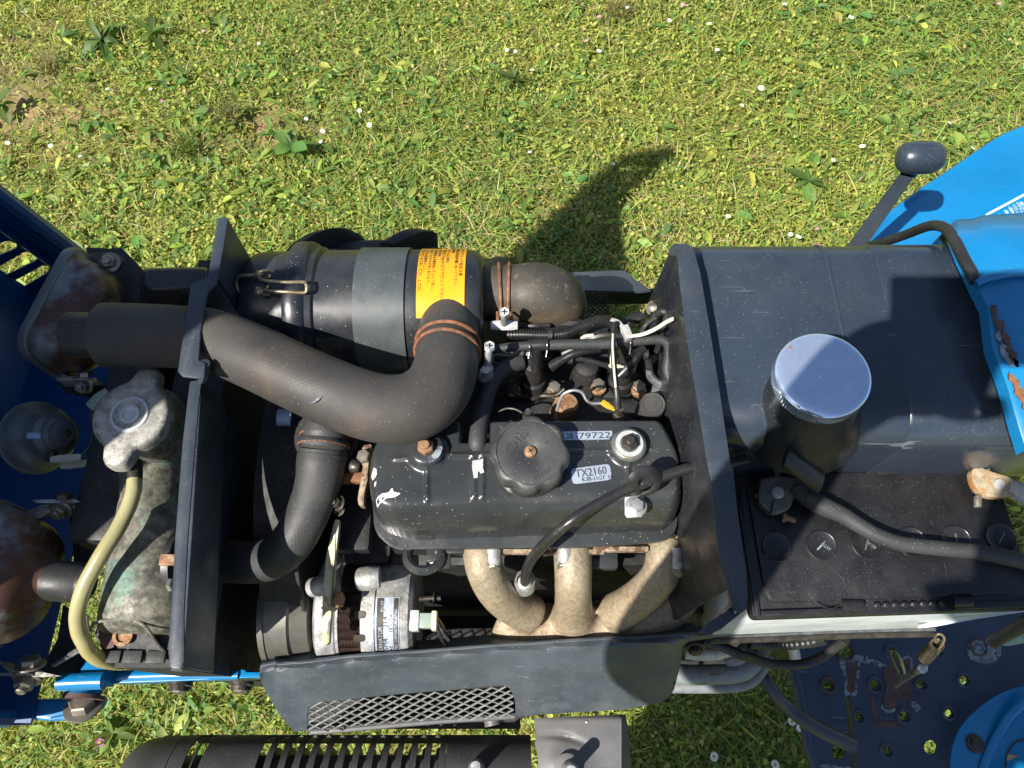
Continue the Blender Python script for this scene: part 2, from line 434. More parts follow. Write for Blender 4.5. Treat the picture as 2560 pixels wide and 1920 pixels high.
def bolt(parent, pos, axis, r, mat='bolt', kind='wh', spin=0.3, name='bolt'):
    key = (kind, mat)
    if key not in _BOLT:
        me = bolt_mesh(kind).copy(); me.materials.clear(); me.materials.append(MT[mat]); _BOLT[key] = me
    o = bpy.data.objects.new(name, _BOLT[key])
    COL.objects.link(o)
    o.parent = parent
    o.location = Vector(pos) - BASE[parent]
    q = Z3.rotation_difference(Vector(axis).normalized())
    o.rotation_euler = (q @ Quaternion(Z3, spin)).to_euler()
    o.scale = (r, r, r)
    BASE[o] = BASE[parent]
    return o

def inside(poly, x, y):
    c, j = False, len(poly) - 1
    for i in range(len(poly)):
        xi, yi = poly[i]; xj, yj = poly[j]
        if (yi > y) != (yj > y) and x < (xj - xi) * (y - yi) / (yj - yi) + xi: c = not c
        j = i
    return c
def edge_dist(poly, x, y):
    d = 1e9
    for i in range(len(poly)):
        ax, ay = poly[i]; bx, by = poly[(i + 1) % len(poly)]
        ex, ey = bx - ax, by - ay
        t = max(0, min(1, ((x - ax) * ex + (y - ay) * ey) / (ex * ex + ey * ey + 1e-12)))
        d = min(d, math.hypot(x - ax - t * ex, y - ay - t * ey))
    return d
def rounded(poly, r, seg=5):
    out, n = [], len(poly)
    for i in range(n):
        p = Vector(poly[i]); a = Vector(poly[i - 1]); b = Vector(poly[(i + 1) % n])
        rr = r[i] if isinstance(r, (list, tuple)) else r
        da, db = (a - p), (b - p)
        t = min(rr, da.length * 0.45, db.length * 0.45)
        if t < 1e-9: out.append(tuple(p)); continue
        s, e = p + da.normalized() * t, p + db.normalized() * t
        for k in range(seg + 1):
            q = k / seg
            out.append(tuple(s * (1 - q) ** 2 + p * 2 * q * (1 - q) + e * q * q))
    return out
def dens(poly, step):
    out = []
    for i in range(len(poly)):
        a, b = Vector(poly[i]), Vector(poly[(i + 1) % len(poly)])
        k = max(1, int((b - a).length / step))
        out += [tuple(a.lerp(b, j / k)) for j in range(k)]
    return out
def sheet(outer, holes, fn, step, thick, flip=False):
    """a plate cut to an outline with holes, bent through fn, with real thickness"""
    outer = dens(outer, step); holes = [dens(h, step) for h in holes]
    vs, es = [], []
    for lp in [outer] + holes:
        o = len(vs); vs += [Vector(p) for p in lp]
        es += [(o + i, o + (i + 1) % len(lp)) for i in range(len(lp))]
    xs = [p[0] for p in outer]; ys = [p[1] for p in outer]
    x = min(xs) + step / 2
    while x < max(xs):
        y = min(ys) + step / 2
        while y < max(ys):
            if inside(outer, x, y) and edge_dist(outer, x, y) > step * 0.4 and not any(inside(h, x, y) or edge_dist(h, x, y) < step * 0.4 for h in holes):
                vs.append(Vector((x, y)))
            y += step
        x += step
    r = delaunay_2d_cdt(vs, es, [], 0, 1e-7)
    v2, f2 = r[0], r[2]
    bm = bmesh.new()
    bv = [bm.verts.new(fn(p.x, p.y)) for p in v2]
    for f in f2:
        cx = sum(v2[i].x for i in f) / len(f); cy = sum(v2[i].y for i in f) / len(f)
        if inside(outer, cx, cy) and not any(inside(h, cx, cy) for h in holes):
            try: bm.faces.new([bv[i] for i in f])
            except ValueError: pass
    bmesh.ops.delete(bm, geom=[v for v in bm.verts if not v.link_faces], context='VERTS')
    bmesh.ops.recalc_face_normals(bm, faces=bm.faces[:])
    top = max(bm.faces, key=lambda f: f.calc_area())
    if (top.normal.dot(Vector((0, -0.3, 1))) < 0) != flip:
        bmesh.ops.reverse_faces(bm, faces=bm.faces[:])
    bmesh.ops.solidify(bm, geom=bm.faces[:], thickness=thick)
    mb = MB()
    bm.verts.index_update()
    mb.v = [v.co.copy() for v in bm.verts]
    mb.f = [tuple(v.index for v in f.verts) for f in bm.faces]
    bm.free()
    return mb
def from_mesh(me, mapf):
    mb = MB()
    mb.v = [mapf(v.co.x, v.co.y, v.co.z) for v in me.vertices]
    mb.f = [tuple(p.vertices) for p in me.polygons]
    return mb
def text(body, size, mapf, depth=0.0, align='LEFT', width=None):
    cu = bpy.data.curves.new('lettering', 'FONT')
    cu.body = body; cu.size = size; cu.align_x = align; cu.resolution_u = 2
    cu.extrude = depth
    ob = bpy.data.objects.new('lettering', cu)
    COL.objects.link(ob)
    dg = bpy.context.evaluated_depsgraph_get()
    me = bpy.data.meshes.new_from_object(ob.evaluated_get(dg))
    bpy.data.objects.remove(ob); bpy.data.curves.remove(cu)
    k = 1.0
    if width and len(me.vertices):
        xs = [v.co.x for v in me.vertices]
        k = width / max(1e-6, max(xs) - min(xs))
    mb = from_mesh(me, lambda x, y, z: mapf(x * k, y, z))
    bpy.data.meshes.remove(me)
    return mb
def flat_map(o, ex, ey, off=0.0004):
    o, ex, ey = Vector(o), Vector(ex).normalized(), Vector(ey)
    ey = (ey - ex * ey.dot(ex)).normalized()
    nz = ex.cross(ey)
    return lambda x, y, z: o + ex * x + ey * y + nz * (z + off)
def join(*mbs):
    r = MB()
    for m in mbs:
        o = len(r.v)
        r.v += m.v; r.f += [tuple(i + o for i in f) for f in m.f]
        r.uv.update({k + o: q for k, q in m.uv.items()})
    return r
def rrect(cx, cy, hx, hy, r, seg=5):
    out = []
    for sx, sy, a0 in ((1, 1, 0), (-1, 1, 90), (-1, -1, 180), (1, -1, 270)):
        for k in range(seg + 1):
            a = rad(a0 + 90 * k / seg)
            out.append((cx + sx * (hx - r) + r * math.cos(a), cy + sy * (hy - r) + r * math.sin(a)))
    return out
def blob(pts, k=0.25, sub=3, seed=0):
    """ragged outline round a list of 2D corners"""
    r = random.Random(seed)
    out = []
    n = len(pts)
    cx = sum(p[0] for p in pts) / n; cy = sum(p[1] for p in pts) / n
    size = max(math.hypot(p[0] - cx, p[1] - cy) for p in pts)
    for i in range(n):
        a, b = pts[i], pts[(i + 1) % n]
        for j in range(sub):
            t = j / sub
            out.append((a[0] + (b[0] - a[0]) * t + r.uniform(-k, k) * size * 0.25, a[1] + (b[1] - a[1]) * t + r.uniform(-k, k) * size * 0.25))
    return out
def patch(zf, pts, z, lift=0.0004, k=0.25, sub=3, seed=0):
    mb = MB()
    return mb.prism([zf(x, y, z) for x, y in blob(pts, k, sub, seed)], (0, 0, lift))
# ------------------------------------------------------------------ ground sheet
BARE = ((25, 260, .20, .20, 1.0), (690, 310, .17, .09, .93), (150, 310, .25, .13, .72), (470, 345, .2, .08, .62), (560, 360, .14, .06, .7), (90, 90, .2, .1, .6), (1500, 300, .12, .07, .35), (1880, 390, .10, .08, .5), (2320, 230, .2, .12, .3))
def ground():
    bm = bmesh.new()
    xs = [-40, -12, -5] + [-2.4 + 0.04 * i for i in range(121)] + [5, 12, 40]
    ys = [-40, -12, -4] + [-0.8 + 0.04 * i for i in range(96)] + [5, 12, 40]
    from mathutils import noise as nz
    g = [[bm.verts.new((x, y, 0.012 * nz.noise(Vector((x * 4, y * 4, 0))) - 0.012 if abs(x) < 3 and -1 < y < 4 else -0.012)) for y in ys] for x in xs]
    for i in range(len(xs) - 1):
        for j in range(len(ys) - 1):
            bm.faces.new((g[i][j], g[i + 1][j], g[i + 1][j + 1], g[i][j + 1]))
    me = bpy.data.meshes.new('ground'); bm.to_mesh(me); bm.free()
    me.polygons.foreach_set('use_smooth', [True] * len(me.polygons))
    m = M('soil_and_thatch', (0.19, 0.145, 0.075), 0.95, var=0.45, vscale=70, col2=(0.13, 0.135, 0.035), c2scale=45, c2lo=0.48, c2hi=0.62, col3=(0.31, 0.195, 0.12), c3scale=14, c3lo=0.5, c3hi=0.62, bump=0.8, bscale=90, spec=0.1)
    me.materials.append(m)
    at = me.attributes.new('bare_soil', 'FLOAT', 'POINT')
    vals = []
    for v in me.vertices:
        b = 0.0
        for (u_, v_, rx, ry, st) in BARE:
            q = P(u_, v_, 0)
            b = max(b, st * math.exp(-(((v.co.x - q.x) / rx) ** 2 + ((v.co.y - q.y) / ry) ** 2)))
        vals.append(b)
    at.data.foreach_set('value', vals)
    nt = m.node_tree
    an = nt.nodes.new('ShaderNodeAttribute'); an.attribute_name = 'bare_soil'
    bs = nt.nodes['Principled BSDF']
    src = bs.inputs['Base Color'].links[0].from_socket
    mx = nt.nodes.new('ShaderNodeMix'); mx.data_type = 'RGBA'
    nt.links.new(an.outputs['Fac'], mx.inputs['Factor']); nt.links.new(src, mx.inputs['B'])
    dk = nt.nodes.new('ShaderNodeMix'); dk.data_type = 'RGBA'; dk.blend_type = 'MULTIPLY'; dk.inputs['Factor'].default_value = 1.0
    nt.links.new(src, dk.inputs['A']); dk.inputs['B'].default_value = (0.62, 0.86, 0.42, 1)
    nt.links.new(dk.outputs['Result'], mx.inputs['A']); nt.links.new(mx.outputs['Result'], bs.inputs['Base Color'])
    o = bpy.data.objects.new('ground', me); COL.objects.link(o)
    tag(o, 'brown soil and thatch lying under the mown grass', 'ground', kind='structure')
ground()

# ------------------------------------------------------------------ opened bonnet at the front
YF, YN = 0.50, -0.005
bon = thing('bonnet', 'blue tractor bonnet tipped open, slotted side wall in shade', 'bonnet', (-0.60, 0.25, 0.68))
RD = Vector((-0.21, 0, 0.978))            # along the open rim, upwards
RE = Vector((-0.978, 0, -0.21))           # across the side wall, away from the engine
H0 = PY(231, 645, YF)
H0 = H0 - RD * 0.11
LEN, DEP = 1.02, 0.13
def bend(s): return X3 * (0.045 * max(0.0, (s - 0.3) / 0.7) ** 1.3)
def BON(b, s, e): return b + RD * s + RE * e + bend(s)
def wall2(u, v):                           # picture place -> coordinates in the far side wall
    q = PY(u, v, YF) - H0
    return (q.dot(RD), q.dot(RE))
def a1px(x, y): return (x / 2.592, 440 + y / 2.592)
slots = []
for pts in ([(-160, 560), (-160, 480), (60, 418), (118, 445), (105, 470), (0, 512)],
            [(-160, 735), (-160, 665), (0, 585), (165, 488), (240, 505), (252, 525), (235, 548), (0, 662)],
            [(20, 715), (150, 650), (285, 575), (330, 585), (310, 625), (105, 748), (60, 745)]):
    slots.append([wall2(*a1px(x, y)) for x, y in pts])
for k in range(1, 9):
    slots.append([(a + 0.058 * k, b) for a, b in slots[1]] if False else [(0.30 + 0.07 * k, 0.03), (0.335 + 0.07 * k, 0.035), (0.325 + 0.07 * k, 0.15), (0.29 + 0.07 * k, 0.15)])
outw = rounded([(0, 0), (LEN, 0), (LEN - 0.03, DEP), (0.0, DEP)], [0.03, 0.04, 0.08, 0.05])
part('side_wall', sheet(outw, [rounded(s, 0.006, 3) for s in slots], lambda x, y: BON(H0, x, y), 0.02, 0.002), 'blue_shaded', bon)
HN = Vector((H0.x + 0.004, YN, H0.z))
outn = rounded([(0.02, 0), (LEN, 0), (LEN - 0.03, DEP), (0.02, DEP)], [0.03, 0.04, 0.08, 0.05])
part('side_wall', sheet(outn, [], lambda x, y: BON(HN, x, y), 0.05, 0.002), 'blue_shaded', bon)
def prof_panel():                          # the bonnet top, now standing upright at the front
    mb, rings = MB(), []
    for t in [i / 14 for i in range(15)]:
        s = 0.0 + t * (LEN - 0.03)
        d = DEP + 0.018 * math.sin(math.pi * min(1, t * 1.1)) + 0.010
        a = BON(HN, s, DEP); b = BON(H0, s, DEP)
        row = []
        for k in range(11):
            q = k / 10
            row.append(a.lerp(b, q) + RE * ((d - DEP) * (1 - abs(2 * q - 1) ** 4)))
        rings.append(row + [p - RE * 0.002 for p in reversed(row)])
    return mb.loft(rings)
part('top_panel', prof_panel(), 'blue_shaded', bon)
def nose():
    mb = MB()
    pts = [(-0.50, YN, 0.704), (-0.50, YF, 0.704), (-0.70, YF, 0.696), (-0.70, YN, 0.696)]
    return mb.prism([Vector(p) for p in pts], (0, 0, -0.003))
part('nose_panel', nose(), 'blue_shaded', bon, bevel=0.001)
bead = MB().tube([BON(H0, s, 0.052) + Vector((0, -0.002, 0)) for s in (0.02, 0.3, 0.45, 0.6, 0.75, 0.92)], 0.0055, 8, smooth=False)
part('pressed_bead', bead, 'blue_shaded', bon)
rim = MB().tube([BON(H0, s, 0.004) + Vector((0, -0.006, 0)) for s in (0.0, 0.3, 0.45, 0.6, 0.8, LEN - 0.03)], 0.008, 8, smooth=False)
rim2 = MB().tube([BON(H0, s, 0.024) + Vector((0, -0.002, 0)) for s in (0.0, 0.3, 0.45, 0.6, 0.8, LEN - 0.03)], 0.004, 8, smooth=False)
part('rolled_rim', join(rim, rim2), 'blue_shaded', bon)
rimn = MB().tube([BON(HN, s, 0.004) + Vector((0, 0.006, 0)) for s in (0.06, 0.3, 0.45, 0.6, 0.8, LEN - 0.03)], 0.008, 8, smooth=False)
part('rolled_rim', rimn, 'blue_shaded', bon)
# near hinge lobe: the blue rounded corner at the lower left of the picture
lob = [A3(x, y, 0.70) for x, y in [(-160, 930), (0, 925), (300, 922), (600, 915), (840, 905), (890, 905), (885, 960), (860, 1005), (800, 1045), (700, 1085), (560, 1108), (430, 1116), (200, 1095), (-160, 1065)]]
part('hinge_lobe', MB().prism(lob, (0, 0, -0.012)), 'blue', bon, bevel=0.004, segs=3)
lipn = MB().tube([A3(x, y, 0.7015) for x, y in [(425, 1100), (560, 1070), (680, 1030), (718, 1000), (722, 985)]], 0.0014, 8)
part('pressed_bead', lipn, 'blue', bon)
bolt(bon, A3(720, 1000, 0.708), (0.06, 0.55, 0.8), 0.0127, 'bolt', 'wh', 0.15)

# ------------------------------------------------------------------ headlights
def rrect3(x, cy, cz, hy, hz, r):
    return [Vector((x, a, b)) for a, b in rrect(cy, cz, hy, hz, r, 6)]
def headlight(name, cy, cz, label, lab2, yaw):
    K = 0.86
    t = thing(name, label, 'headlight', (-0.45, cy, cz - 0.06), 'headlights behind the opened bonnet')
    R = Matrix.Rotation(yaw, 3, 'Z')
    def place(mb):
        c = Vector((-0.405, cy, cz)); sh_ = Vector((-0.001 if cy > 0.2 else -0.004, 0, 0))
        mb.v = [c + sh_ + R @ Vector(((p.x - c.x) * (0.74 if p.x < c.x else 1), (p.y - c.y) * K, (p.z - c.z) * K)) for p in mb.v]
        return mb
    sh = MB()
    secs = [(-0.474, .066, .050, .022), (-0.472, .069, .050, .024), (-0.467, .0695, .0505, .026), (-0.465, .066, .047, .028), (-0.460, .065, .046, .03),
            (-0.445, .0625, .045, .028), (-0.430, .057, .042, .032), (-0.418, .047, .037, .028), (-0.414, .031, .027, .025), (-0.408, .023, .022, .020), (-0.402, .020, .020, .0195)]
    sh.loft([rrect3(x, cy, cz, a, b, r) for x, a, b, r in secs])
    part('shell', place(sh), 'lampshell', t, ang=50)
    rm = MB()
    rm.loft([rrect3(x, cy, cz, a, b, r) for x, a, b, r in ((-0.482, .068, .049, .024), (-0.480, .0735, .0535, .027), (-0.4685, .0735, .0535, .027), (-0.467, .0715, .0515, .026))])
    part('rim', place(rm), 'hornshell', t, bevel=0.001)
    bo = MB().lathe([(0, .0185), (0.002, .0205), (0.03, .0205), (0.032, .0188), (0.036, .0188)], (-0.405, cy, cz), X3, 24)
    part('socket_boot', place(bo), 'rubber', t)
    return t, place
hl1, pl1 = headlight('headlight', 0.370, 0.885, 'rusty silver headlight shell at the upper left, beside the wide air hose', None, rad(-11))
hl2, pl2 = headlight('headlight', 0.112, 0.885, 'headlight shell cut by the left edge, beside the radiator hose', None, rad(-4))
def bracket(t, pts, thick, bpos, far):
    part('bracket', MB().prism(pts, thick), 'bolt_dark', t, bevel=0.0008)
# far lamp: upper ear and its bolt, lower ear and its bolts
part('mounting_ear', MB().prism([A1(x, y, 0.90) for x, y in [(505, 545), (590, 500), (690, 487), (770, 505), (800, 545), (770, 600), (690, 605), (610, 590)]], (0, 0, -0.004)), 'bolt_dark', hl1, bevel=0.001)
bolt(hl1, A1(715, 560, 0.903), (0.1, -0.35, 0.9), 0.0072, 'bolt', 'wn')
part('mounting_ear', MB().prism([A1(x, y, 0.865) for x, y in [(262, 1238), (330, 1228), (440, 1295), (620, 1305), (620, 1318), (370, 1325), (330, 1290)]], (0, 0, -0.016)), 'zinc', hl1, bevel=0.0008)
bolt(hl1, A1(555, 1300, 0.868), (0.0, 0.8, 0.55), 0.0070, 'bolt', 'h')
bolt(hl1, A1(540, 1350, 0.855), (0.05, -0.75, 0.6), 0.0070, 'steel', 'wn')
part('mounting_ear', MB().prism([A2(x, y, 0.885) for x, y in [(150, 730), (260, 680), (340, 672), (480, 680), (492, 700), (360, 706), (260, 770), (190, 790)]], (0, 0, -0.005)), 'bolt', hl2, bevel=0.001)
part('strap_plate', MB().prism([A2(x, y, 0.895) for x, y in [(205, 648), (480, 642), (520, 660), (350, 668), (230, 665)]], (0, 0, -0.003)), 'zinc', hl2)
bolt(hl2, A2(415, 640, 0.897), (0, 0.85, 0.5), 0.0072, 'bolt_dark', 'h')
bolt(hl2, A2(395, 705, 0.885), (0, -0.8, 0.6), 0.0072, 'bolt', 'wn')
part('mounting_ear', MB().prism([A3(x, y, 0.80) for x, y in [(-40, 590), (0, 600), (80, 665), (270, 665), (270, 690), (70, 690), (0, 628), (-40, 615)]], (0, 0, -0.02)), 'bolt', hl2, bevel=0.0006)
part('strap_plate', MB().prism([A3(x, y, 0.795) for x, y in [(-60, 700), (360, 690), (520, 726), (360, 735), (-60, 722)]], (0, 0, -0.003)), 'steel', hl2)
bolt(hl2, A3(262, 640, 0.80), (0.02, 0.85, 0.5), 0.0092, 'bolt', 'wh')
bolt(hl2, A3(235, 745, 0.788), (0, -0.9, 0.42), 0.0092, 'bolt', 'wn')

# ------------------------------------------------------------------ headlight carrier (dark plates round the radiator front)
car = thing('lamp_carrier', 'black steel carrier plates holding the headlights in front of the radiator', 'bracket', (-0.40, 0.25, 0.5))
part('upper_plate', MB().prism([A1(x, y, 0.875) for x, y in [(560, 462), (690, 470), (790, 466), (932, 612), (925, 800), (915, 1010), (700, 1000), (760, 780), (640, 600), (560, 500)]], (0, 0, -0.004)), 'block', car)
part('lower_plate', MB().prism([A1(x, y, 0.84) for x, y in [(360, 1322), (640, 1320), (720, 1390), (690, 1560), (560, 1420), (420, 1400)]], (0, 0, -0.004)), 'block', car)
part('near_plate', MB().prism([A2(x, y, 0.84) for x, y in [(440, 730), (540, 690), (660, 745), (650, 860), (560, 1110), (480, 1120), (470, 900)]], (0, 0, -0.004)), 'block', car)
part('foot_plate', MB().prism([A3(x, y, 0.74) for x, y in [(545, 110), (740, 250), (700, 500), (760, 580), (660, 720), (360, 720), (380, 620), (500, 400)]], (0, 0, -0.004)), 'block', car)
part('stay_rod', MB().tube([A3(470, 625, 0.75), A3(690, 495, 0.80)], 0.0028, 8, smooth=False), 'steel', car)

# ------------------------------------------------------------------ horn
hc = A2(300, 235, 0.845)
hax = Vector((0.86, -0.08, 0.50)).normalized()
horn = thing('horn', 'grey disc horn with white spade connectors, left of the radiator cap', 'horn', hc - Z3 * 0.05)
part('dish', MB().lathe([(-0.026, .028), (-0.024, .0345), (-0.020, .0375), (-0.017, .0375), (-0.015, .0355), (-0.008, .0345), (-0.001, .031), (0.004, .0265), (0.008, .0245), (0.018, .0225), (0.022, .0175)], hc, hax, 44), 'hornshell', horn)
part('diaphragm_boss', MB().lathe([(0.020, .0175), (0.024, .0165), (0.026, .012), (0.0262, .0125), (0.031, .0125), (0.032, .009), (0.036, .009)], hc, hax, 28), 'hornshell', horn)
bolt(horn, hc + hax * 0.034, hax, 0.0042, 'bolt_dark', 'wn')
p0 = A2(175, 240, 0.86)
a_, e1_, e2_ = frame_of(hax)
tp = []
def dish_pt(px, py, lift):
    # meet the dish's shoulder along the picture ray of a zoom place
    u, v = px / 2.592, 1000 + py / 2.592
    d = ray(u, v).normalized(); o = Vector((0, 0, HC))
    best, bq = None, None
    t = 0.55
    prof = [(-0.017, .0405), (-0.015, .0385), (-0.008, .0375), (-0.001, .033), (0.004, .0265), (0.008, .0245), (0.018, .0225), (0.022, .0175), (0.026, .012)]
    while t < 1.1:
        q = o + d * t; w = q - hc; h = w.dot(hax); r = (w - hax * h).length
        if prof[0][0] <= h <= prof[-1][0]:
            for (h0, r0), (h1, r1) in zip(prof, prof[1:]):
                if h0 <= h <= h1:
                    rr = r0 + (r1 - r0) * (h - h0) / (h1 - h0 + 1e-9)
                    if r <= rr + lift: return q
        t += 0.0005
    return P(u, v, 0.86)
tb = MB()
rowsA = [dish_pt(x, 212, 0.001) for x in (172, 200, 230, 262)]; rowsB = [dish_pt(x, 248, 0.001) for x in (172, 200, 230, 262)]
tb.loft([[a, b, b - Z3 * 0.001, a - Z3 * 0.001] for a, b in zip(rowsA, rowsB)])
part('tape_strip', tb, 'blue_tape', horn)
part('terminal_bracket', MB().box(dish_pt(330, 365, 0.004), (0.009, 0.010, 0.007)), 'bolt_dark', horn, bevel=0.001)
for (x0, y0, x1, y1), dz in (((330, 385, 530, 370), 0.872), ((395, 428, 590, 405), 0.862)):
    a, b = A2(x0, y0, dz), A2(x1, y1, dz)
    part('spade_connector', MB().tube([a, a.lerp(b, 0.3), a.lerp(b, 0.8), b], [0.003, 0.0042, 0.004, 0.003], 8, squash=0.55), 'cream', horn)
wg = thing('wire_harness', 'green and red wires running down between the horn and radiator cap', 'wires', A2(620, 400, 0.80))
part('wire', MB().tube([A2(530, 368, .872), A2(580, 300, .87), A2(610, 200, .868), A2(620, 60, .87), A1(640, 1590, .875)], 0.0016, 8), 'wire_green', wg)
part('wire', MB().tube([A2(590, 405, .862), A2(608, 340, .86), A2(612, 230, .858), A2(615, 100, .86)], 0.0016, 8), 'wire_green', wg)
part('wire', MB().tube([A1(600, 1520, .88), A2(605, 120, .875), A2(625, 300, .86), A2(680, 450, .84), A2(695, 520, .82)], 0.0018, 8), 'wire_red', wg)
part('wire', MB().tube([A2(640, 260, .86), A2(652, 420, .85), A2(660, 560, .82), A2(664, 680, .77)], 0.0026, 8), 'wire_red', wg)
part('wire', MB().tube([A1(735, 1330, .87), A1(760, 1260, .872), A1(775, 1200, .86)], 0.0022, 8), 'wire_red', wg)
part('wire', MB().tube([A1(768, 1370, .872), A1(800, 1310, .875), A1(815, 1240, .868)], 0.0022, 8), 'wire_green', wg)
part('connector_block', MB().tube([A1(590, 1500, .885), A1(640, 1440, .888), A1(700, 1395, .888)], [0.0065, 0.006, 0.0045], 8, squash=0.7), 'clear_green', wg)

# ------------------------------------------------------------------ radiator
rb = Vector((-0.315, 0.245, 0.42))
radi = thing('radiator', 'weathered brass radiator with green verdigris and a silver cap', 'radiator', rb)
def tank_ring(px, z, hw, hh, k=14):
    c = P(px[0], px[1], z)
    return [Vector((c.x + hw * math.cos(a), c.y, z - hh + hh * max(-0.6, math.sin(a)) ** 1.0)) for a in [math.pi * (-0.15 + 1.3 * j / (k - 1)) for j in range(k)]] + \
           [Vector((c.x - hw, c.y, z - hh - 0.03)), Vector((c.x + hw, c.y, z - hh - 0.03))]
tr = []
for (x, y), z, hw in (((352, 960), .905, .024), ((352, 985), .915, .030), ((350, 1060), .917, .031), ((349, 1170), .918, .031), ((348, 1235), .917, .0295),
                      ((346, 1275), .921, .0315), ((344, 1320), .917, .031), ((338, 1370), .917, .0345), ((332, 1430), .920, .0365), ((326, 1490), .920, .0375), ((318, 1535), .917, .0375), ((312, 1560), .911, .036), ((308, 1580), .900, .033), ((306, 1592), .885, .029)):
    tr.append(tank_ring((x, y), z, hw, 0.030))
part('top_tank', MB().loft(tr), 'brass', radi, ang=60)
part('core', MB().box((-0.312, 0.245, 0.66), (0.05, 0.41, 0.44)), 'block', radi)
ridge = MB().tube([A3(x, y, z) for x, y, z in [(745, 200, .895), (770, 380, .888), (790, 300, .905), (860, 255, .909), (1000, 240, .911), (1150, 245, .911), (1240, 285, .910), (1310, 370, .905), (1370, 460, .897), (1410, 500, .89)]], 0.0014, 8)
part('solder_seam', ridge, 'brass', radi)
plate = [A3(x, y, z) for x, y, z in [(815, 380, .888), (830, 305, .892), (880, 280, .893), (1000, 268, .893), (1150, 272, .893), (1230, 300, .893), (1330, 420, .891), (1400, 510, .889), (1410, 560, .888), (1330, 600, .882), (1050, 612, .880), (910, 590, .882), (880, 500, .886)]]
part('end_plate', MB().prism(plate, (0, 0, -0.004)), 'block', radi, bevel=0.001)
part('rust_patch', MB().prism([A3(x, y, .8935) for x, y in blob([(845, 330), (890, 320), (950, 380), (985, 440), (980, 490), (900, 480), (860, 430)], .4, 3, 3)], (0, 0, 0.0008)), 'brown_rust', radi)
part('plate_eyelet', MB().lathe([(0, .0085), (0.0016, .0085), (0.0018, .0055), (-0.001, .005)], A3(1065, 380, .8935), Z3, 20), 'bolt_rust', radi)
for x in (965, 1150, 1350):
    part('folded_tab', MB().box(A3(x, 560, .888), (0.016, 0.010, 0.004)), 'block', radi, bevel=0.001)
cc = A2(865, 112, .962)
part('filler_neck', MB().lathe([(-0.05, .026), (-0.01, .026), (-0.009, .030), (-0.003, .030)], cc, Z3, 32), 'brass', radi)
def cap_outline(k, s):
    out = []
    for i in range(72):
        a = 2 * math.pi * i / 72
        r = 0.0325
        for la, ext, w in ((rad(80), 0.0135, 0.30), (rad(-96), 0.0145, 0.32)):
            d = (a - la + math.pi) % (2 * math.pi) - math.pi
            r += ext * math.exp(-(d / w) ** 4 * 1.0) * s
        out.append((r * k * math.cos(a), r * k * math.sin(a)))
    return out
capm = MB()
lv = [(-0.006, 1.0), (0.0, 1.0), (0.0045, .985), (0.0068, .94), (0.0078, .86), (0.0076, .62), (0.0072, .55), (0.0070, .50), (0.0076, .46), (0.0076, .40), (0.0066, .36), (0.0064, .30), (0.0066, .26), (0.0066, .19), (0.0062, .15), (0.0062, .03)]
capm.loft([[cc + Vector((x, y, h)) for x, y in cap_outline(k, 1.0 if k > 0.8 else 0.0)] for h, k in lv])
capo = part('filler_cap', capm, 'radcap', radi, ang=50)
part('cap_rivet', MB().lathe([(0.0055, .0085), (0.0078, .0083), (0.0080, .0058), (0.0072, .0050)], cc, Z3, 24), 'zinc_white', capo)
part('raised_ring', MB().lathe([(0.0062, .0165), (0.0083, .0160), (0.0085, .0138), (0.0060, .0130)], cc, Z3, 32, cap=False), 'zinc_white', capo)
part('overflow_stub', MB().tube([A2(872, 400, .945), A2(875, 470, .945), A2(872, 535, .945)], 0.0062, 14), 'bolt_dark', radi)
hos = MB().tube([A2(872, 520, .945), A2(866, 590, .946), A2(830, 700, .945), A2(760, 840, .944), A2(690, 950, .943), A2(620, 1070, .94), A2(560, 1180, .936), A2(520, 1290, .93), A2(500, 1400, .922), A2(512, 1500, .915), A2(545, 1570, .908), A3(770, 510, .900), A3(850, 575, .89), A3(960, 605, .875), A3(1060, 612, .855)], 0.0063, 18, per=6)
solo('overflow_hose', hos, 'tube_clear', 'yellowed translucent overflow hose curving down from the radiator cap', 'hose')

# ------------------------------------------------------------------ shroud plate between radiator and engine
shr = thing('radiator_shroud', 'dark grey flanged shroud plate standing between radiator and engine', 'shroud', (-0.25, 0.23, 0.6))
def flange(pts, z, t=0.003):
    return MB().prism([zf(x, y, z) for zf, x, y in pts], (0, 0, -t))
up = flange([(A1, 1408, 270), (A1, 1440, 264), (A1, 1478, 270), (A1, 1450, 450), (A1, 1412, 650), (A1, 1400, 700), (A1, 1345, 755), (A1, 1300, 1000), (A1, 1286, 1195), (A1, 1330, 1210), (A1, 1322, 1310), (A1, 1260, 1308), (A1, 1180, 1298), (A1, 1150, 1265), (A1, 1190, 1000), (A1, 1232, 715), (A1, 1265, 682), (A1, 1345, 655), (A1, 1372, 500)], 1.015)
part('upper_flange', up, 'panel', shr, bevel=0.0012)
lo = flange([(A1, 1228, 1330), (A1, 1308, 1315), (A2, 1290, 0), (A2, 1255, 400), (A2, 1217, 900), (A2, 1192, 1400), (A3, 1590, 600), (A3, 1560, 668), (A3, 1490, 662), (A3, 1466, 640), (A3, 1450, 530), (A3, 1475, 150), (A2, 1132, 900), (A2, 1178, 300), (A2, 1212, 0)], 0.985)
part('lower_flange', lo, 'panel', shr, bevel=0.0016)
def web(zf0, a, b, ztop, zbot, t=0.004):
    p, q = zf0[0](*a, ztop), zf0[1](*b, ztop)
    return MB().prism([p, q, q - Z3 * (ztop - zbot), p - Z3 * (ztop - zbot)], (-t, 0, 0))
part('far_web', web((A1, A1), (1478, 275), (1414, 660), 1.013, 0.93), 'panel', shr, bevel=0.001)
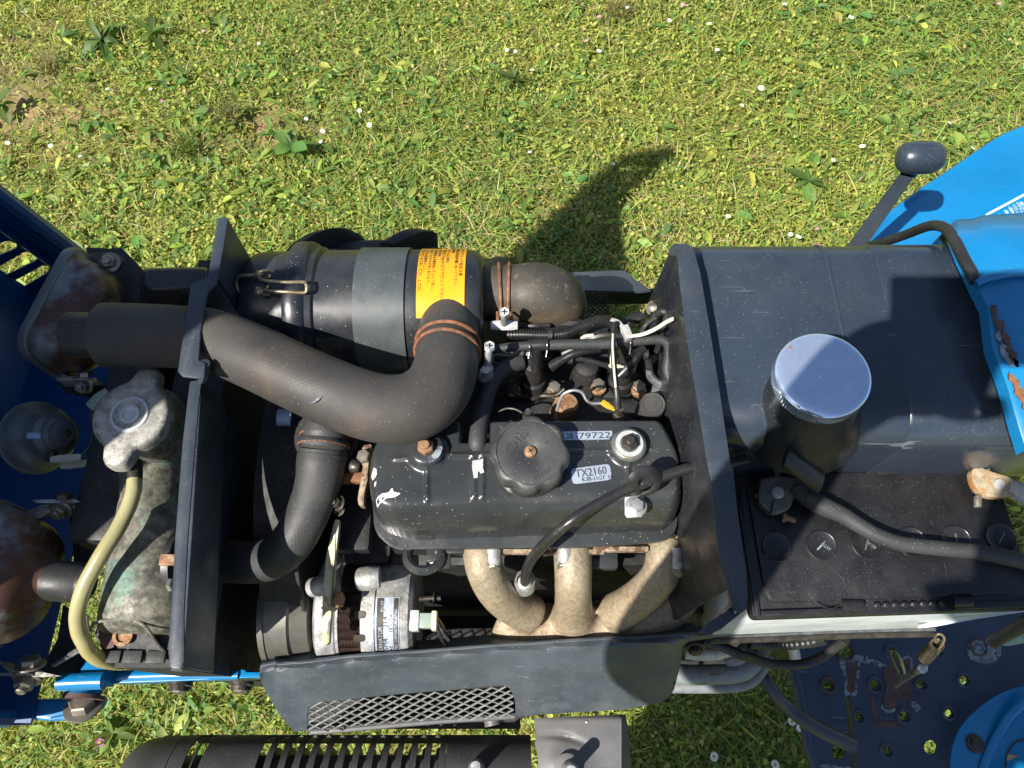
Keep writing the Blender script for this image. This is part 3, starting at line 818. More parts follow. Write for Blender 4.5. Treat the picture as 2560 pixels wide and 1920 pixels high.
part('middle_web', MB().prism([A1(1345, 735, 1.012), A1(1300, 1000, 1.012), A1(1288, 1195, 1.012), A1(1288, 1195, 1.006), A1(1300, 1000, 1.006), A1(1345, 735, 1.006)], (-0.003, 0, 0)), 'panel', shr)
part('near_web', web((A1, A3), (1308, 1320), (1585, 655), 0.984, 0.925), 'panel', shr, bevel=0.001)
part('corner_fillet', MB().tube([A1(1330, 1212, 1.013), A1(1328, 1270, 1.0), A1(1312, 1320, 0.984)], 0.004, 8), 'panel', shr)
part('end_cap', MB().prism([A3(1478, 655, .983), A3(1575, 664, .983), A3(1575, 664, .93), A3(1478, 655, .95)], (0, -0.002, 0)), 'panel', shr)
part('added_sun_baffle', MB().box((-0.268, 0.155, 0.895), (0.003, 0.21, 0.085)), 'panel', shr)  # unseen plate added to keep the sun off the coolant hose
bolt(shr, A2(1105, 1197, 0.94), (1, 0, 0.4), 0.0055, 'steel', 'h')
part('stay_tab', MB().box(A2(1092, 1037, .93), (0.014, 0.009, 0.003)), 'bolt_rust', shr, bevel=0.0005)
part('grommet', MB().lathe([(0, .026), (0.006, .026), (0.007, .022)], A2(1130, 1050, .90), X3, 28), 'rubber', shr)

# fan ring, fan
FC = Vector((-0.20, 0.235, 0.735))
ring = MB()
prof = [(-0.045, .165), (-0.045, .168), (0.012, .175), (0.012, .172)]
fan = thing('cooling_fan', 'olive grey cooling fan in the dark behind the shroud plate', 'fan', FC - Z3 * 0.17)
ring.lathe([(-0.040, .150), (-0.040, .1535), (-0.004, .1535), (-0.003, .157), (0.000, .157), (0.000, .150), (-0.040, .150)], FC, X3, 64, cap=False)
part('fan_ring', ring, 'block', fan)
part('hub', MB().lathe([(-0.03, .03), (0.02, .03), (0.022, .045), (0.05, .045)], FC, X3, 28), 'olive', fan)
for k in range(4):
    a = rad(90 * k + 56)
    rdir = Vector((0, math.cos(a), math.sin(a))); tdir = Vector((0, -math.sin(a), math.cos(a)))
    rings = []
    for rr, w in ((0.03, 0.028), (0.07, 0.05), (0.11, 0.064), (0.145, 0.072)):
        c = FC + rdir * rr
        tw = 0.45
        s = tdir * w * math.cos(tw) + X3 * w * math.sin(tw) * 0.9
        n = (tdir * -math.sin(tw) + X3 * math.cos(tw)) * 0.0012
        rings.append([c - s - n, c + s - n, c + s + n, c - s + n])
    part('blade', MB().loft(rings), 'olive', fan)

# black moulded box beyond the hose
bx = MB()
bc = [(912, 690, .0), (1345, 690, 0)]
boxo = thing('intake_box', 'small black moulded box left of the air cleaner canister', 'box', A1(1120, 720, .86))
r0 = [A1(x, y, .925) for x, y in [(940, 612), (985, 604), (1250, 600), (1320, 602), (1340, 615), (1340, 690), (1330, 715), (985, 735), (955, 728), (935, 700)]]
r1 = [A1(x, y, .915) for x, y in [(918, 620), (950, 596), (1260, 590), (1335, 592), (1350, 610), (1352, 720), (1340, 770), (970, 785), (930, 770), (912, 725)]]
r2 = [A1(x, y, .895) for x, y in [(908, 640), (945, 600), (1260, 592), (1340, 594), (1356, 615), (1358, 780), (1340, 850), (970, 865), (925, 850), (905, 790)]]
r3 = [p - Z3 * 0.09 for p in r2]
part('shell', MB().loft([r3, r2, r1, r0]), 'plastic', boxo, bevel=0.003, segs=3, bang=20)
part('foot', MB().box(r3[0].lerp(r3[5], .5) - Z3 * 0.06, (0.07, 0.05, 0.13)), 'block', boxo)

# ------------------------------------------------------------------ blue frame rail at the lower left
rail = thing('frame_rail', 'bright blue frame rail with hex bolts at the lower left', 'rail', A3(1500, 720, 0.6))
rl = [A3(x, y, .735) for x, y in [(930, 675), (1010, 672), (1500, 678), (1900, 690), (2060, 690), (2085, 665), (2120, 672), (2125, 690), (2420, 695), (2420, 735), (2120, 745), (1500, 772), (1000, 790), (925, 790), (960, 740)]]
part('rail_bar', MB().prism(rl, (0, 0, -0.03)), 'blue', rail, bevel=0.003, segs=3)
part('rail_flange', MB().tube([A3(985, 735, .7355), A3(1100, 722, .7355), A3(1600, 712, .7355), A3(2060, 716, .7355)], 0.0045, 10, squash=0.6), 'blue', rail)
br = [A3(x, y, .755) for x, y in [(755, 570), (920, 600), (915, 700), (905, 815), (520, 815), (502, 780), (515, 740), (640, 730), (670, 700)]]
part('hinge_bracket', MB().prism(br, (0, 0, -0.02)), 'blue', rail, bevel=0.004, segs=3)
part('hinge_sleeve', MB().tube([A3(515, 780, .757), A3(700, 770, .757), A3(900, 765, .757)], 0.0085, 16), 'blue', rail)
part('washer_cup', MB().lathe([(0, .019), (0.006, .017), (0.010, .012), (0.022, .010)], A3(722, 880, .715), Y3, 24), 'blue', rail)
part('rusty_washer', MB().lathe([(0, .0205), (0.004, .0205)], A3(728, 896, .714), (0, -1, .1), 24), 'brown_rust', rail)
for x, y, kk in ((1560, 790, 1), (2090, 785, 1)):
    part('spacer', MB().lathe([(0, .0125), (0.003, .0125), (0.004, .010), (0.009, .010)], A3(x, y - 15, .722), (0, -1, .0), 20), 'bolt_dark', rail)
    bolt(rail, A3(x, y + 20, .722), (0, -1, .25), 0.0078, 'bolt', 'wh', 0.1)
# ------------------------------------------------------------------ air cleaner
AY, AZ = 0.364, 0.920
def cyl(x, th, r, y0=AY, z0=AZ):
    return Vector((x, y0 - r * math.sin(th), z0 + r * math.cos(th)))
air = thing('air_cleaner', 'black air cleaner canister with a yellow printed label and wire clip', 'air cleaner', (-0.14, AY, AZ - 0.065))
AXO = Vector((0, AY, AZ))
part('end_cap', MB().lathe([(-0.250, .050), (-0.247, .0545), (-0.243, .0565), (-0.236, .0575), (-0.204, .0578)], AXO, X3, 72, hint=Z3), 'canister', air)
part('clamp_ring', MB().lathe([(-0.2055, .0578), (-0.2055, .0655), (-0.2035, .0668), (-0.192, .0672), (-0.1885, .0655), (-0.1865, .0625), (-0.181, .0618), (-0.179, .0590)], AXO, X3, 72, cap=False, hint=Z3), 'canister', air)
part('canister', MB().lathe([(-0.206, .0585), (-0.160, .0590), (-0.060, .0595), (-0.040, .0592), (-0.033, .0575), (-0.0285, .0535), (-0.0265, .048), (-0.026, .030)], AXO, X3, 80, hint=Z3), 'canister', air)
def strip(x0, x1, t0, t1, r, th, n=40, taper=None):
    mb, rings = MB(), []
    for i in range(n + 1):
        a = rad(t0 + (t1 - t0) * i / n)
        xa, xb = (x0, x1) if not taper else taper(i / n, x0, x1)
        rings.append([cyl(xa, a, r), cyl(xb, a, r), cyl(xb, a, r + th), cyl(xa, a, r + th)])
    return mb.loft(rings)
st = part('strap', strip(-0.1435, -0.0975, -95, 112, 0.0596, 0.0018), 'strap', air, ang=30)
part('strap_leg', MB().prism([A4(x, y, z) for x, y, z in [(1095, 1020, .905), (1425, 1075, .905), (1415, 1150, .885), (1130, 1150, .885)]], (0, 0, -0.003)), 'strap', air, bevel=0.0008)
part('strap_roller', MB().tube([A4(1200, 1118, .897), A4(1275, 1122, .897), A4(1352, 1125, .897)], 0.0085, 20), 'plastic', air, bevel=0.001)
lab = part('label', strip(-0.0862, -0.0428, -62, 36, 0.0596, 0.0005, 36), 'yellow', air)
def lab_map(xline, th0):
    # baseline runs round the canister towards the near side, letter tops point to +X
    return lambda x, y, z: cyl(xline + y, rad(th0) + x / 0.0602, 0.0603 + z)
lines = [("\u30b3\u30f3\u30dc\u30a8\u30a2\u30af\u30ea\u30fc\u30ca\u53d6\u6271\u6ce8\u610f", 0.0040, -52, 0.052), ("1.\u904b\u8ee2\u524d\u306f\u53d6\u6271\u8aac\u660e\u66f8\u306b\u5f93\u3063\u3066\u4e0b\u3055\u3044\u3002", 0.0033, -50, 0.060),
         ("2.\u6e05\u6383\u6642", 0.0033, -50, 0.016), ("\u30fb\u30d6\u30ed\u30fc\u306b\u3088\u308b\u6642\u306f", 0.0033, -47, 0.030), ("\u7a7a\u6c17\u5727\u529b7kg/cm\u00b2\u4ee5\u4e0b\u3067\u884c\u3063\u3066\u4e0b\u3055\u3044\u3002", 0.0036, -43, 0.068),
         ("\u30fb\u6c34\u6d17\u306e\u6642\u306f", 0.0033, -47, 0.020), ("1.\u4e2d\u6027\u6d17\u5264\u306c\u308b\u307e\u6e6f\u6eb6\u6db2\u306b\u3066\u30b8\u30e3\u30d6\u6d17\u3044\u3002", 0.0034, -45, 0.059), ("1.\u6e05\u6c34\u306b\u3066\u5341\u5206\u3059\u3059\u304e\u6d17\u3044\u3092\u884c\u306a\u3046\u3002", 0.0034, -45, 0.053),
         ("1.1\u5e74\u53c8\u306f6\u56de\u4f7f\u7528\u306e\u3053\u3068\u3002", 0.0033, -45, 0.040), ("TOKYO ROKI CO., LTD.", 0.0044, -46, 0.062)]
xl = -0.0482
for s, size, th0, wid in lines:
    part('lettering', text(s, size, lab_map(xl, th0), width=wid, depth=0.00005), 'ink', lab, kind='stuff')
    xl -= 0.0041
# wire clip across the clamp ring
clip = part('wire_clip', MB().tube([A4(x, y, z) for x, y, z in [(400, 520, .984), (330, 522, .982), (275, 528, .979), (252, 560, .975), (258, 610, .972), (285, 640, .972), (390, 636, .975)]], 0.0017, 10), 'wire_tan', air)
for pts in ([(400, 520, .984), (420, 548, .988), (470, 560, .991), (600, 568, .992), (715, 568, .990), (733, 580, .988), (738, 612, .987), (722, 640, .985), (600, 635, .987), (480, 628, .985), (400, 610, .980)],
            [(395, 600, .982), (400, 640, .980), (430, 655, .978), (485, 655, .976)], [(400, 505, .985), (430, 492, .987), (480, 488, .986), (505, 500, .984)]):
    part('bail_wire', MB().tube([A4(*p) for p in pts], 0.0016, 10), 'wire_tan', clip)
for x, y in ((410, 515), (408, 640)):
    part('wire_coil', MB().tube([A4(x - 12, y, .983), A4(x + 2, y - 4, .985), A4(x + 16, y, .983)], 0.0032, 10), 'wire_tan', clip)
for x, y in ((500, 530), (487, 605)):
    part('clip_pin', MB().lathe([(0, .002), (0.008, .002), (0.009, .0012)], A4(x, y, .972), (0, -.5, .86), 10), 'wire_tan', clip)

# far outlet: rubber elbow
ebo = thing('outlet_elbow', 'sand-stained rubber elbow with a wire clamp, right of the canister', 'rubber elbow', (0.03, 0.376, 0.80))
EY = 0.377
part('elbow', MB().tube([(-0.030, EY, .932), (-0.012, EY, .933), (0.004, EY, .933), (0.020, EY, .932), (0.034, EY, .926), (0.0425, EY, .912), (0.044, EY, .892), (0.044, EY, .86), (0.044, EY, .82)], [.0268, .0268, .0275, .030, .0315, .0318, .031, .030, .029], 32), 'elbow', ebo)
def ringwire(c, ax, r, w):
    a, e1, e2 = frame_of(ax)
    mb = MB()
    rings = []
    for i in range(56):
        t = 2 * math.pi * i / 56
        rd = e1 * math.cos(t) + e2 * math.sin(t)
        rings.append([Vector(c) + rd * (r + w * math.cos(2 * math.pi * k / 8)) + a * w * math.sin(2 * math.pi * k / 8) for k in range(8)])
    rings.append(rings[0])
    return mb.loft(rings, False, False)
for x, tilt in ((-0.0115, 0.05), (-0.003, -0.02)):
    part('clamp_wire', ringwire((x, EY, .932), (1, tilt, 0), 0.0290, 0.0016), 'rust_wire', ebo)
def clamp_block(t, base, head, across, mat='zinc_white'):
    base, head = Vector(base), Vector(head)
    ax = (head - base).normalized()
    b = part('clamp_block', MB().tube([base - across * 0.0125, base - across * 0.006, base + across * 0.006, base + across * 0.0125], [.0042, .0052, .0052, .0042], 8, squash=0.7), mat, t, ang=40)
    part('clamp_screw', MB().lathe([(-0.016, .0018), (-0.015, .0032), (0.0, .0032)] + [(0.001 * k, .0030 if k % 2 else .0034) for k in range(1, int((head - base).length * 1000))], base, ax, 14), 'zinc', b)
    hd = MB().lathe([(0, .0046), (0.0035, .0050), (0.0048, .0046), (0.0048, .0042), (0.0040, .0040)], head - ax * 0.003, ax, 6)
    part('screw_head', hd, 'zinc_white', b)
    a, e1, e2 = frame_of(ax)
    for e in (e1, e2):
        part('cross_slot', MB().box(head + ax * 0.0012, (0.0052, 0.0010, 0.0006), Matrix((e, a.cross(e), a)).transposed()), 'bolt_dark', b)
clamp_block(ebo, B1(443, 700, .945), B1(445, 610, .972), X3)
for x in (398, 490):
    part('clamp_hook', MB().tube([B1(x, 610, .945), B1(x + 2, 650, .947), B1(x - 2, 690, .945)], 0.0016, 8), 'rust_wire', ebo)

# wide air hose
wide = thing('air_hose', 'wide dusty black air hose bending from the canister past the shroud plate', 'hose', (-0.15, 0.33, 0.95))
hp = [(262, 838, .982, .0280), (330, 838, .983, .0278), (440, 842, .984, .0272), (536, 853, .986, .0272), (645, 897, .989, .0275), (753, 948, .991, .0278), (862, 995, .993, .0280), (952, 1021, .993, .0283), (1028, 1018, .991, .0285), (1086, 981, .985, .0285), (1113, 925, .975, .0280), (1119, 870, .965, .0275), (1121, 828, .957, .0272), (1121, 800, .950, .0270)]
def hose_path(l): return [P(u, v, z) for u, v, z, _ in l], [r for *_, r in l]
pp, rr_ = hose_path(hp)
part('rubber_tube', MB().tube(pp, rr_, 40, per=8), 'hose', wide)
part('inner_tube', MB().tube([pp[0] - X3 * 0.03, pp[0] + X3 * 0.02], 0.020, 24, smooth=False), 'rubber', wide)
part('canister_stub', MB().lathe([(-0.03, .0262), (0.012, .0262)], pp[-1] + Vector((0, 0.014, -.002)), (0, -1, .15), 32), 'canister', wide)
for (u, v, z), tl in (((1120, 862, .9635), (0.03, 1, -.32)), ((1118, 884, .967), (0.06, 1, -.36))):
    part('clamp_wire', ringwire(P(u, v, z), tl, 0.0286, 0.0017), 'rust_wire', wide)
clamp_block(wide, B1(325, 1000, .955), B1(342, 845, .985), Vector((0.1, 0.5, -0.8)).normalized())
part('clamp_foot', MB().lathe([(0, .006), (0.004, .008), (0.008, .006)], B1(318, 1055, .940), Z3, 14), 'zinc', wide)
part('scuff_mark', MB().tube([A4(770, 1405, 1.0172), A4(810, 1380, 1.0176), A4(848, 1356, 1.0178)], [.0004, .0012, .0004], 8, squash=.3), 'primer', wide)

# lower radiator hose
coo = thing('coolant_hose', 'curved black coolant hose from the shroud plate up to the thermostat', 'hose', A5(600, 900, .86))
cp = [(-15, 1040, .840, .0197), (120, 1042, .843, .0197), (230, 1048, .848, .0196), (340, 1050, .858, .0195), (470, 1025, .873, .0193), (590, 925, .890, .0192), (675, 780, .897, .0193), (735, 640, .902, .0196), (768, 520, .907, .0205), (785, 420, .910, .0222), (795, 365, .911, .0228), (800, 320, .913, .0215)]
part('rubber_tube', MB().tube([A5(x, y, z) for x, y, z, _ in cp], [q[3] for q in cp], 32, per=8), 'hose2', coo)
part('bellows_ring', MB().tube([A5(800, 318, .913), A5(803, 295, .914), A5(805, 272, .915), A5(808, 245, .916)], [.0205, .0232, .0236, .0205], 32), 'hose2', coo)
part('collar', MB().tube([A5(808, 250, .916), A5(812, 220, .917), A5(815, 180, .918), A5(820, 140, .918)], [.0200, .0212, .0205, .019], 32), 'hose2', coo)
for y, r in ((300, .0226), (232, .0214)):
    part('clamp_wire', ringwire(A5(803 if y > 250 else 808, y, .914), (0.05, 1, .12), r, 0.0012), 'rust_wire', coo)

# ------------------------------------------------------------------ engine
eng = thing('engine', 'dark three cylinder diesel engine with a black valve cover and round oil cap', 'engine', (0.01, 0.2, 0.40))
part('engine_block', MB().box((0.01, 0.215, 0.60), (0.275, 0.15, 0.40)), 'block', eng, bevel=0.006)
part('cylinder_head', MB().box((0.016, 0.2285, 0.842), (0.266, 0.157, 0.084)), 'block', eng, bevel=0.004)
part('gearbox', MB().box((0.33, 0.24, 0.56), (0.36, 0.22, 0.30)), 'block', eng, bevel=0.02)
part('front_cover', MB().box((-0.145, 0.215, 0.66), (0.05, 0.15, 0.30)), 'block', eng, bevel=0.01)
part('oil_sump', MB().box((0.0, 0.225, 0.36), (0.46, 0.30, 0.10)), 'block', eng, bevel=0.02)
# valve cover as a pressed shell
def xy(p): return (p.x, p.y)
vo = [xy(B2(x, y, z)) for x, y, z in [(150, 175, .93), (700, 128, .93), (1240, 118, .935), (1700, 108, .935), (2080, 100, .935), (2215, 470, .91), (2178, 955, .893), (1480, 1005, .891), (250, 1020, .890), (115, 900, .893), (62, 480, .91), (90, 330, .92)]]
wid = [.010, .010, .010, .010, .012, .014, .034, .034, .020, .012, .012, .012]
VT, VB = 0.947, 0.892
area = sum(vo[i][0] * vo[(i + 1) % len(vo)][1] - vo[(i + 1) % len(vo)][0] * vo[i][1] for i in range(len(vo)))
sgn = 1 if area > 0 else -1
def seg_d(p, a, b):
    ex, ey = b[0] - a[0], b[1] - a[1]
    t = max(0, min(1, ((p[0] - a[0]) * ex + (p[1] - a[1]) * ey) / (ex * ex + ey * ey)))
    return math.hypot(p[0] - a[0] - ex * t, p[1] - a[1] - ey * t)
g1, g2 = B2(465, 360, VT), B2(1850, 330, VT)
ribs = [(B2(240, 408, VT), B2(350, 402, VT), .0018, .0014), (B2(600, 384, VT), B2(900, 378, VT), .0024, .0021), (B2(1420, 362, VT), B2(1740, 352, VT), .0024, .0021), (B2(465, 470, VT), B2(466, 690, VT), .0022, .0016), (B2(1858, 440, VT), B2(1850, 610, VT), .0022, .0016),
        (B2(785, 405, VT), B2(790, 665, VT), .0020, .0022), (B2(848, 405, VT), B2(845, 665, VT), .0020, .0022), (B2(1880, 760, VT), B2(1790, 920, .93), .0018, .0045), (B2(1975, 335, VT), B2(2040, 338, VT), .0014, .0014)]
n1, n2 = B2(725, 90, .93), B2(888, 318, .93)
def vheight(x, y):
    s2, near = 0.0, 9
    for i in range(len(vo)):
        a, b = vo[i], vo[(i + 1) % len(vo)]
        L_ = math.hypot(b[0] - a[0], b[1] - a[1])
        d = sgn * ((b[0] - a[0]) * (y - a[1]) - (b[1] - a[1]) * (x - a[0])) / L_
        q = 1 - min(1, d / wid[i])
        if q > 0: s2 = max(s2, q * q) if len(vo) and abs((i % 2)) < 0 else s2 + q * q
    s = math.sqrt(s2)
    if s >= 1: return None
    h = VB + (VT - VB) * (1 - s ** 2.4) ** (1 / 2.2)
    if s < 0.6:
        for a, b, hh, w in ribs:
            d = seg_d((x, y), (a.x, a.y), (b.x, b.y))
            if d < 4 * w: h += hh * math.exp(-(d / w) ** 2)
        for g in (g1, g2):
            d = math.hypot(x - g.x, y - g.y)
            if d < 0.03: h += 0.006 / (1 + math.exp((d - 0.0155) / 0.0011))
    mx = min(x - n1.x, n2.x - x); my = y - n2.y
    k = min(mx, my)
    if k > -0.004: h -= 0.026 / (1 + math.exp(-k / 0.0009))
    return h
def vcover():
    mb = MB()
    xs = np.arange(min(p[0] for p in vo) - 0.002, max(p[0] for p in vo) + 0.003, 0.0013)
    ys = np.arange(min(p[1] for p in vo) - 0.002, max(p[1] for p in vo) + 0.003, 0.0013)
    idx = {}
    H = [[vheight(x, y) for y in ys] for x in xs]
    for i, x in enumerate(xs):
        for j, y in enumerate(ys):
            idx[i, j] = len(mb.v)
            mb.v.append(Vector((x, y, H[i][j] if H[i][j] is not None else VB - 0.004)))
    for i in range(len(xs) - 1):
        for j in range(len(ys) - 1):
            if sum(H[a][b] is not None for a in (i, i + 1) for b in (j, j + 1)) >= 1:
                mb.f.append((idx[i, j], idx[i + 1, j], idx[i + 1, j + 1], idx[i, j + 1]))
    return mb
vm = vcover()
used = sorted({i for f in vm.f for i in f}); re_ = {o: k for k, o in enumerate(used)}
vm.v = [vm.v[i] for i in used]; vm.f = [tuple(re_[i] for i in f) for f in vm.f]
vc = part('valve_cover', vm, 'cover', eng, ang=60)
def grow(poly, d):
    cx = sum(p[0] for p in poly) / len(poly); cy = sum(p[1] for p in poly) / len(poly)
    return [(p[0] + (d if p[0] > cx else -d), p[1] + (d if p[1] > cy else -d)) for p in poly]
lipo = rounded(grow(vo, 0.0022), 0.02, 6)
part('cover_flange', MB().prism([Vector((x, y, VB - 0.006)) for x, y in lipo], (0, 0, 0.0065)), 'cover', vc, bevel=0.002, segs=2)
part('cover_gasket', MB().prism([Vector((x, y, VB - 0.0075)) for x, y in rounded(grow(vo, 0.001), 0.02, 6)], (0, 0, 0.0014)), 'gasket', vc)
for k, pts in enumerate(([(72, 520), (95, 465), (115, 480), (118, 520), (100, 545), (85, 555)], [(100, 570), (116, 560), (110, 590), (98, 605)], [(105, 690), (150, 650), (205, 635), (220, 608), (235, 635), (282, 648), (240, 672), (180, 680), (150, 705), (112, 730)],
                         [(775, 425), (855, 412), (850, 470), (858, 505), (835, 515), (820, 490), (812, 540), (785, 548), (780, 490)])):
    pz = VT + (0.0022 if k == 3 else 0.0003)
    mbp = MB()
    pts2 = [B2(x, y, VT) for x, y in blob(pts, .12, 4, k + 20)]
    top = [Vector((p.x, p.y, (vheight(p.x, p.y) or VB) + 0.0006)) for p in pts2]
    mbp.prism(top, (0, 0, -0.0008))
    part('bare_metal_chip', mbp, 'bare', vc)
for g, ring_c in ((g1, 'mixed'), (g2, 'bare')):
    hb = VT + 0.0062
    part('seal_washer', MB().lathe([(0, .0150), (0.0015, .0152), (0.0035, .0140), (0.0045, .0115), (0.0045, .004)], (g.x, g.y, hb), Z3, 40), 'cover' if ring_c == 'mixed' else 'lead', vc)
    bolt(vc, (g.x, g.y, hb + 0.0045), Z3, 0.0072, 'bolt_rust' if ring_c == 'mixed' else 'bolt_dark', 'n', 0.5, name='nut')
q = Vector((g2.x, g2.y, VT + 0.0107))
part('worn_ring', MB().lathe([(0, .0118), (0.0005, .0118), (0.0005, .0080), (0, .0080)], q, Z3, 30, cap=False), 'bare', vc)
part('worn_ring', MB().prism([Vector((g1.x, g1.y, VT + 0.0105)) + Vector((r_ * math.cos(a), r_ * math.sin(a), 0)) for a, r_ in [(rad(-75 + 9 * i), .0138) for i in range(10)] + [(rad(6 - 9 * i), .0082) for i in range(10)]], (0, 0, 0.0006)), 'primer', vc)
# identification labels
def quad_map(zf, x0, y0, x1, y1, z, lift=0.0005):
    o = zf(x0, y0, z); e = zf(x1, y1, z) - o
    up_ = Vector((-e.y, e.x, 0))
    return flat_map(o, e, up_, lift)
lp = part('number_plate', MB().prism([B2(x, y, VT + .0007) for x, y in [(1370, 280), (1746, 272), (1742, 214), (1366, 220)]], (0, 0, 0.0004)), 'foil', vc)
m_ = quad_map(B2, 1392, 270, 1740, 262, VT + .0011)
part('lettering', text('K3B -', 0.0080, m_, width=0.0135, depth=0.00005), 'foil_ink', lp, kind='stuff')
m_ = quad_map(B2, 1508, 270, 1740, 262, VT + .0011)
part('lettering', text('79722', 0.0080, m_, width=0.0275, depth=0.00005), 'foil_ink', lp, kind='stuff')
lp = part('model_label', MB().prism([Vector((x, y, VT + .0005)) for x, y in rounded([xy(B2(x, y, VT)) for x, y in [(1468, 585), (1742, 552), (1726, 442), (1458, 478)]], 0.004, 4)], (0, 0, 0.0004)), 'foil', vc)
m_ = quad_map(B2, 1492, 538, 1700, 512, VT + .0010)
part('lettering', text('TX2160', 0.0100, m_, width=0.0265, depth=0.00005), 'foil_ink', lp, kind='stuff')
m_ = quad_map(B2, 1535, 565, 1735, 545, VT + .0010)
part('lettering', text('K3B-11GT  H', 0.0050, m_, width=0.0250, depth=0.00005), 'foil_ink', lp, kind='stuff')
# oil filler cap
oc = B2(1172, 425, VT)
part('filler_neck', MB().lathe([(0, .032), (0.004, .0315), (0.012, .029)], (oc.x, oc.y, VT - 0.001), Z3, 36), 'cover', vc)
ocp = MB()
def oc_ring(h, r, amp):
    return [Vector((oc.x + (r + amp * math.cos(8 * a + 0.6) * (1 if math.cos(8 * a + .6) < 0 else .35)) * math.cos(a), oc.y + (r + amp * math.cos(8 * a + .6) * (1 if math.cos(8 * a + .6) < 0 else .35)) * math.sin(a), VT + h)) for a in [2 * math.pi * i / 128 for i in range(128)]]
ocp.loft([oc_ring(.008, .0312, .0018), oc_ring(.010, .0330, .0026), (oc_ring(.020, .0328, .0026)), oc_ring(.0235, .0318, .0024), oc_ring(.0252, .0295, .0014), oc_ring(.0256, .0280, .0004), oc_ring(.0247, .0272, 0), oc_ring(.0250, .0262, 0), oc_ring(.0250, .006, 0), oc_ring(.0243, .0052, 0)])
ocap = part('oil_filler_cap', ocp, 'cap_plastic', vc, ang=50)
part('cap_screw', MB().lathe([(.0240, .0050), (.0268, .0049), (.0278, .0038), (.0281, .001)], (oc.x, oc.y, VT), Z3, 24), 'bolt_rust', vc)
for a in (0.5, 0.5 + math.pi / 2):
    part('cross_slot', MB().box((oc.x, oc.y, VT + .0281), (0.0046, 0.0009, 0.0006), Matrix.Rotation(a, 3, 'Z')), 'bolt_dark', vc)
for i in range(22):
    a = rad(-104 + 2.2 * i)
    part('knurl', MB().box((oc.x + .0336 * math.cos(a), oc.y + .0336 * math.sin(a), VT + .0125), (0.0012, 0.0006, 0.008), Matrix.Rotation(a, 3, 'Z')), 'cap_plastic', vc, kind='stuff') if False else None
ex = Vector((math.cos(rad(52)), math.sin(rad(52)), 0))
part('embossed_word', text('OIL', 0.0115, flat_map(B2(1035, 388, VT + .0252), ex, Vector((-ex.y, ex.x, 0)), 0.0002), width=0.024, depth=0.0004), 'cap_plastic', vc, bevel=0)
exc = Vector((math.cos(rad(35)), math.sin(rad(35)), 0))
part('embossed_word', text('CLOSE', 0.0050, flat_map(B2(1215, 560, VT + .0252), exc, Vector((-exc.y, exc.x, 0)), 0.0002), width=0.016, depth=0.0003), 'cap_plastic', vc)
part('embossed_mark', MB().prism([B2(x, y, VT + .0251) for x, y in [(1322, 408), (1340, 405), (1340, 440), (1322, 443)]], (0, 0, .0004)), 'cap_plastic', vc)
part('embossed_mark', MB().prism([B2(x, y, VT + .0251) for x, y in [(1272, 292), (1300, 280), (1292, 302)]], (0, 0, .0004)), 'cap_plastic', vc)
# cable bracket on the cover
cbz = 0.951
part('bracket_tab', MB().prism([B2(x, y, cbz) for x, y in [(1830, 670), (1935, 655), (1960, 770), (1950, 805), (1850, 812), (1832, 790)]], (0, 0, -0.003)), 'zinc_white', vc, bevel=0.001)
bolt(vc, B2(1908, 735, cbz), Z3, 0.0062, 'zinc', 'wh', 0.4)
# lifting eye
le = part('lifting_eye', ringwire(B2(445, 1075, .872), (0.03, .35, 1), 0.0155, 0.0045), 'cover', eng)
part('eye_foot', MB().box(B2(545, 1085, .868), (0.022, 0.022, 0.006)), 'cover', eng, bevel=0.0015)
bolt(eng, B2(525, 1120, .868), (0, -.9, .4), 0.0068, 'steel', 'h', 0.2)
part('head_bracket', MB().box(B2(690, 1040, .862), (0.045, 0.010, 0.020)), 'cover', eng, bevel=0.002)
part('gasket_strip', MB().box(B2(1250, 1052, .872), (0.115, 0.004, 0.006)), 'gasket', eng)
part('gasket_strip', MB().box(B2(1800, 1035, .872), (0.050, 0.004, 0.007)), 'gasket', eng)
part('head_boss', MB().box(B2(1680, 1100, .845), (0.026, 0.02, 0.02)), 'cover', eng, bevel=0.003)
# thermostat end of the head
part('thermostat_housing', MB().lathe([(0, .024), (0.03, .024), (0.032, .03), (0.038, .03)], A5(880, 320, .870), Z3, 28), 'block', eng)
part('gasket_flange', MB().prism([A5(x, y, .915) for x, y in [(1060, 290), (1105, 285), (1112, 300), (1095, 380), (1085, 520), (1065, 600), (1060, 685), (1028, 680), (1020, 640), (1040, 520), (1055, 430), (1035, 380), (1040, 340)]], (0, 0, -0.012)), 'gasket', eng, bevel=0.001)
bolt(eng, A5(1068, 368, .917), (-.3, 0, 1), 0.0065, 'bolt', 'h')
part('sensor', MB().tube([A5(960, 420, .90), A5(1005, 430, .905), A5(1035, 440, .905)], [.007, .0065, .005], 12), 'bolt_dark', eng)
part('rust_flake', MB().box(A5(1000, 500, .895), (0.026, 0.012, 0.010)), 'orange_rust', eng, bevel=0.002)
part('front_lug', MB().box(A5(1010, 790, .840), (0.034, 0.06, 0.02)), 'block', eng, bevel=0.006)
part('pump_body', MB().lathe([(0, .035), (0.03, .035), (0.035, .02)], (-0.165, 0.215, 0.80), X3, 28), 'block', eng)
bolt(eng, A5(900, 670, .90), (-.5, 0, .8), 0.005, 'bolt_dark', 'wn')
bolt(eng, A5(905, 705, .89), (-.5, 0, .8), 0.005, 'bolt_dark', 'wn')
part('sender', MB().lathe([(0, .008), (0.012, .008), (0.013, .006)], A5(590, 118, .90), (-1, 0, .2), 14), 'blue_tape', eng)
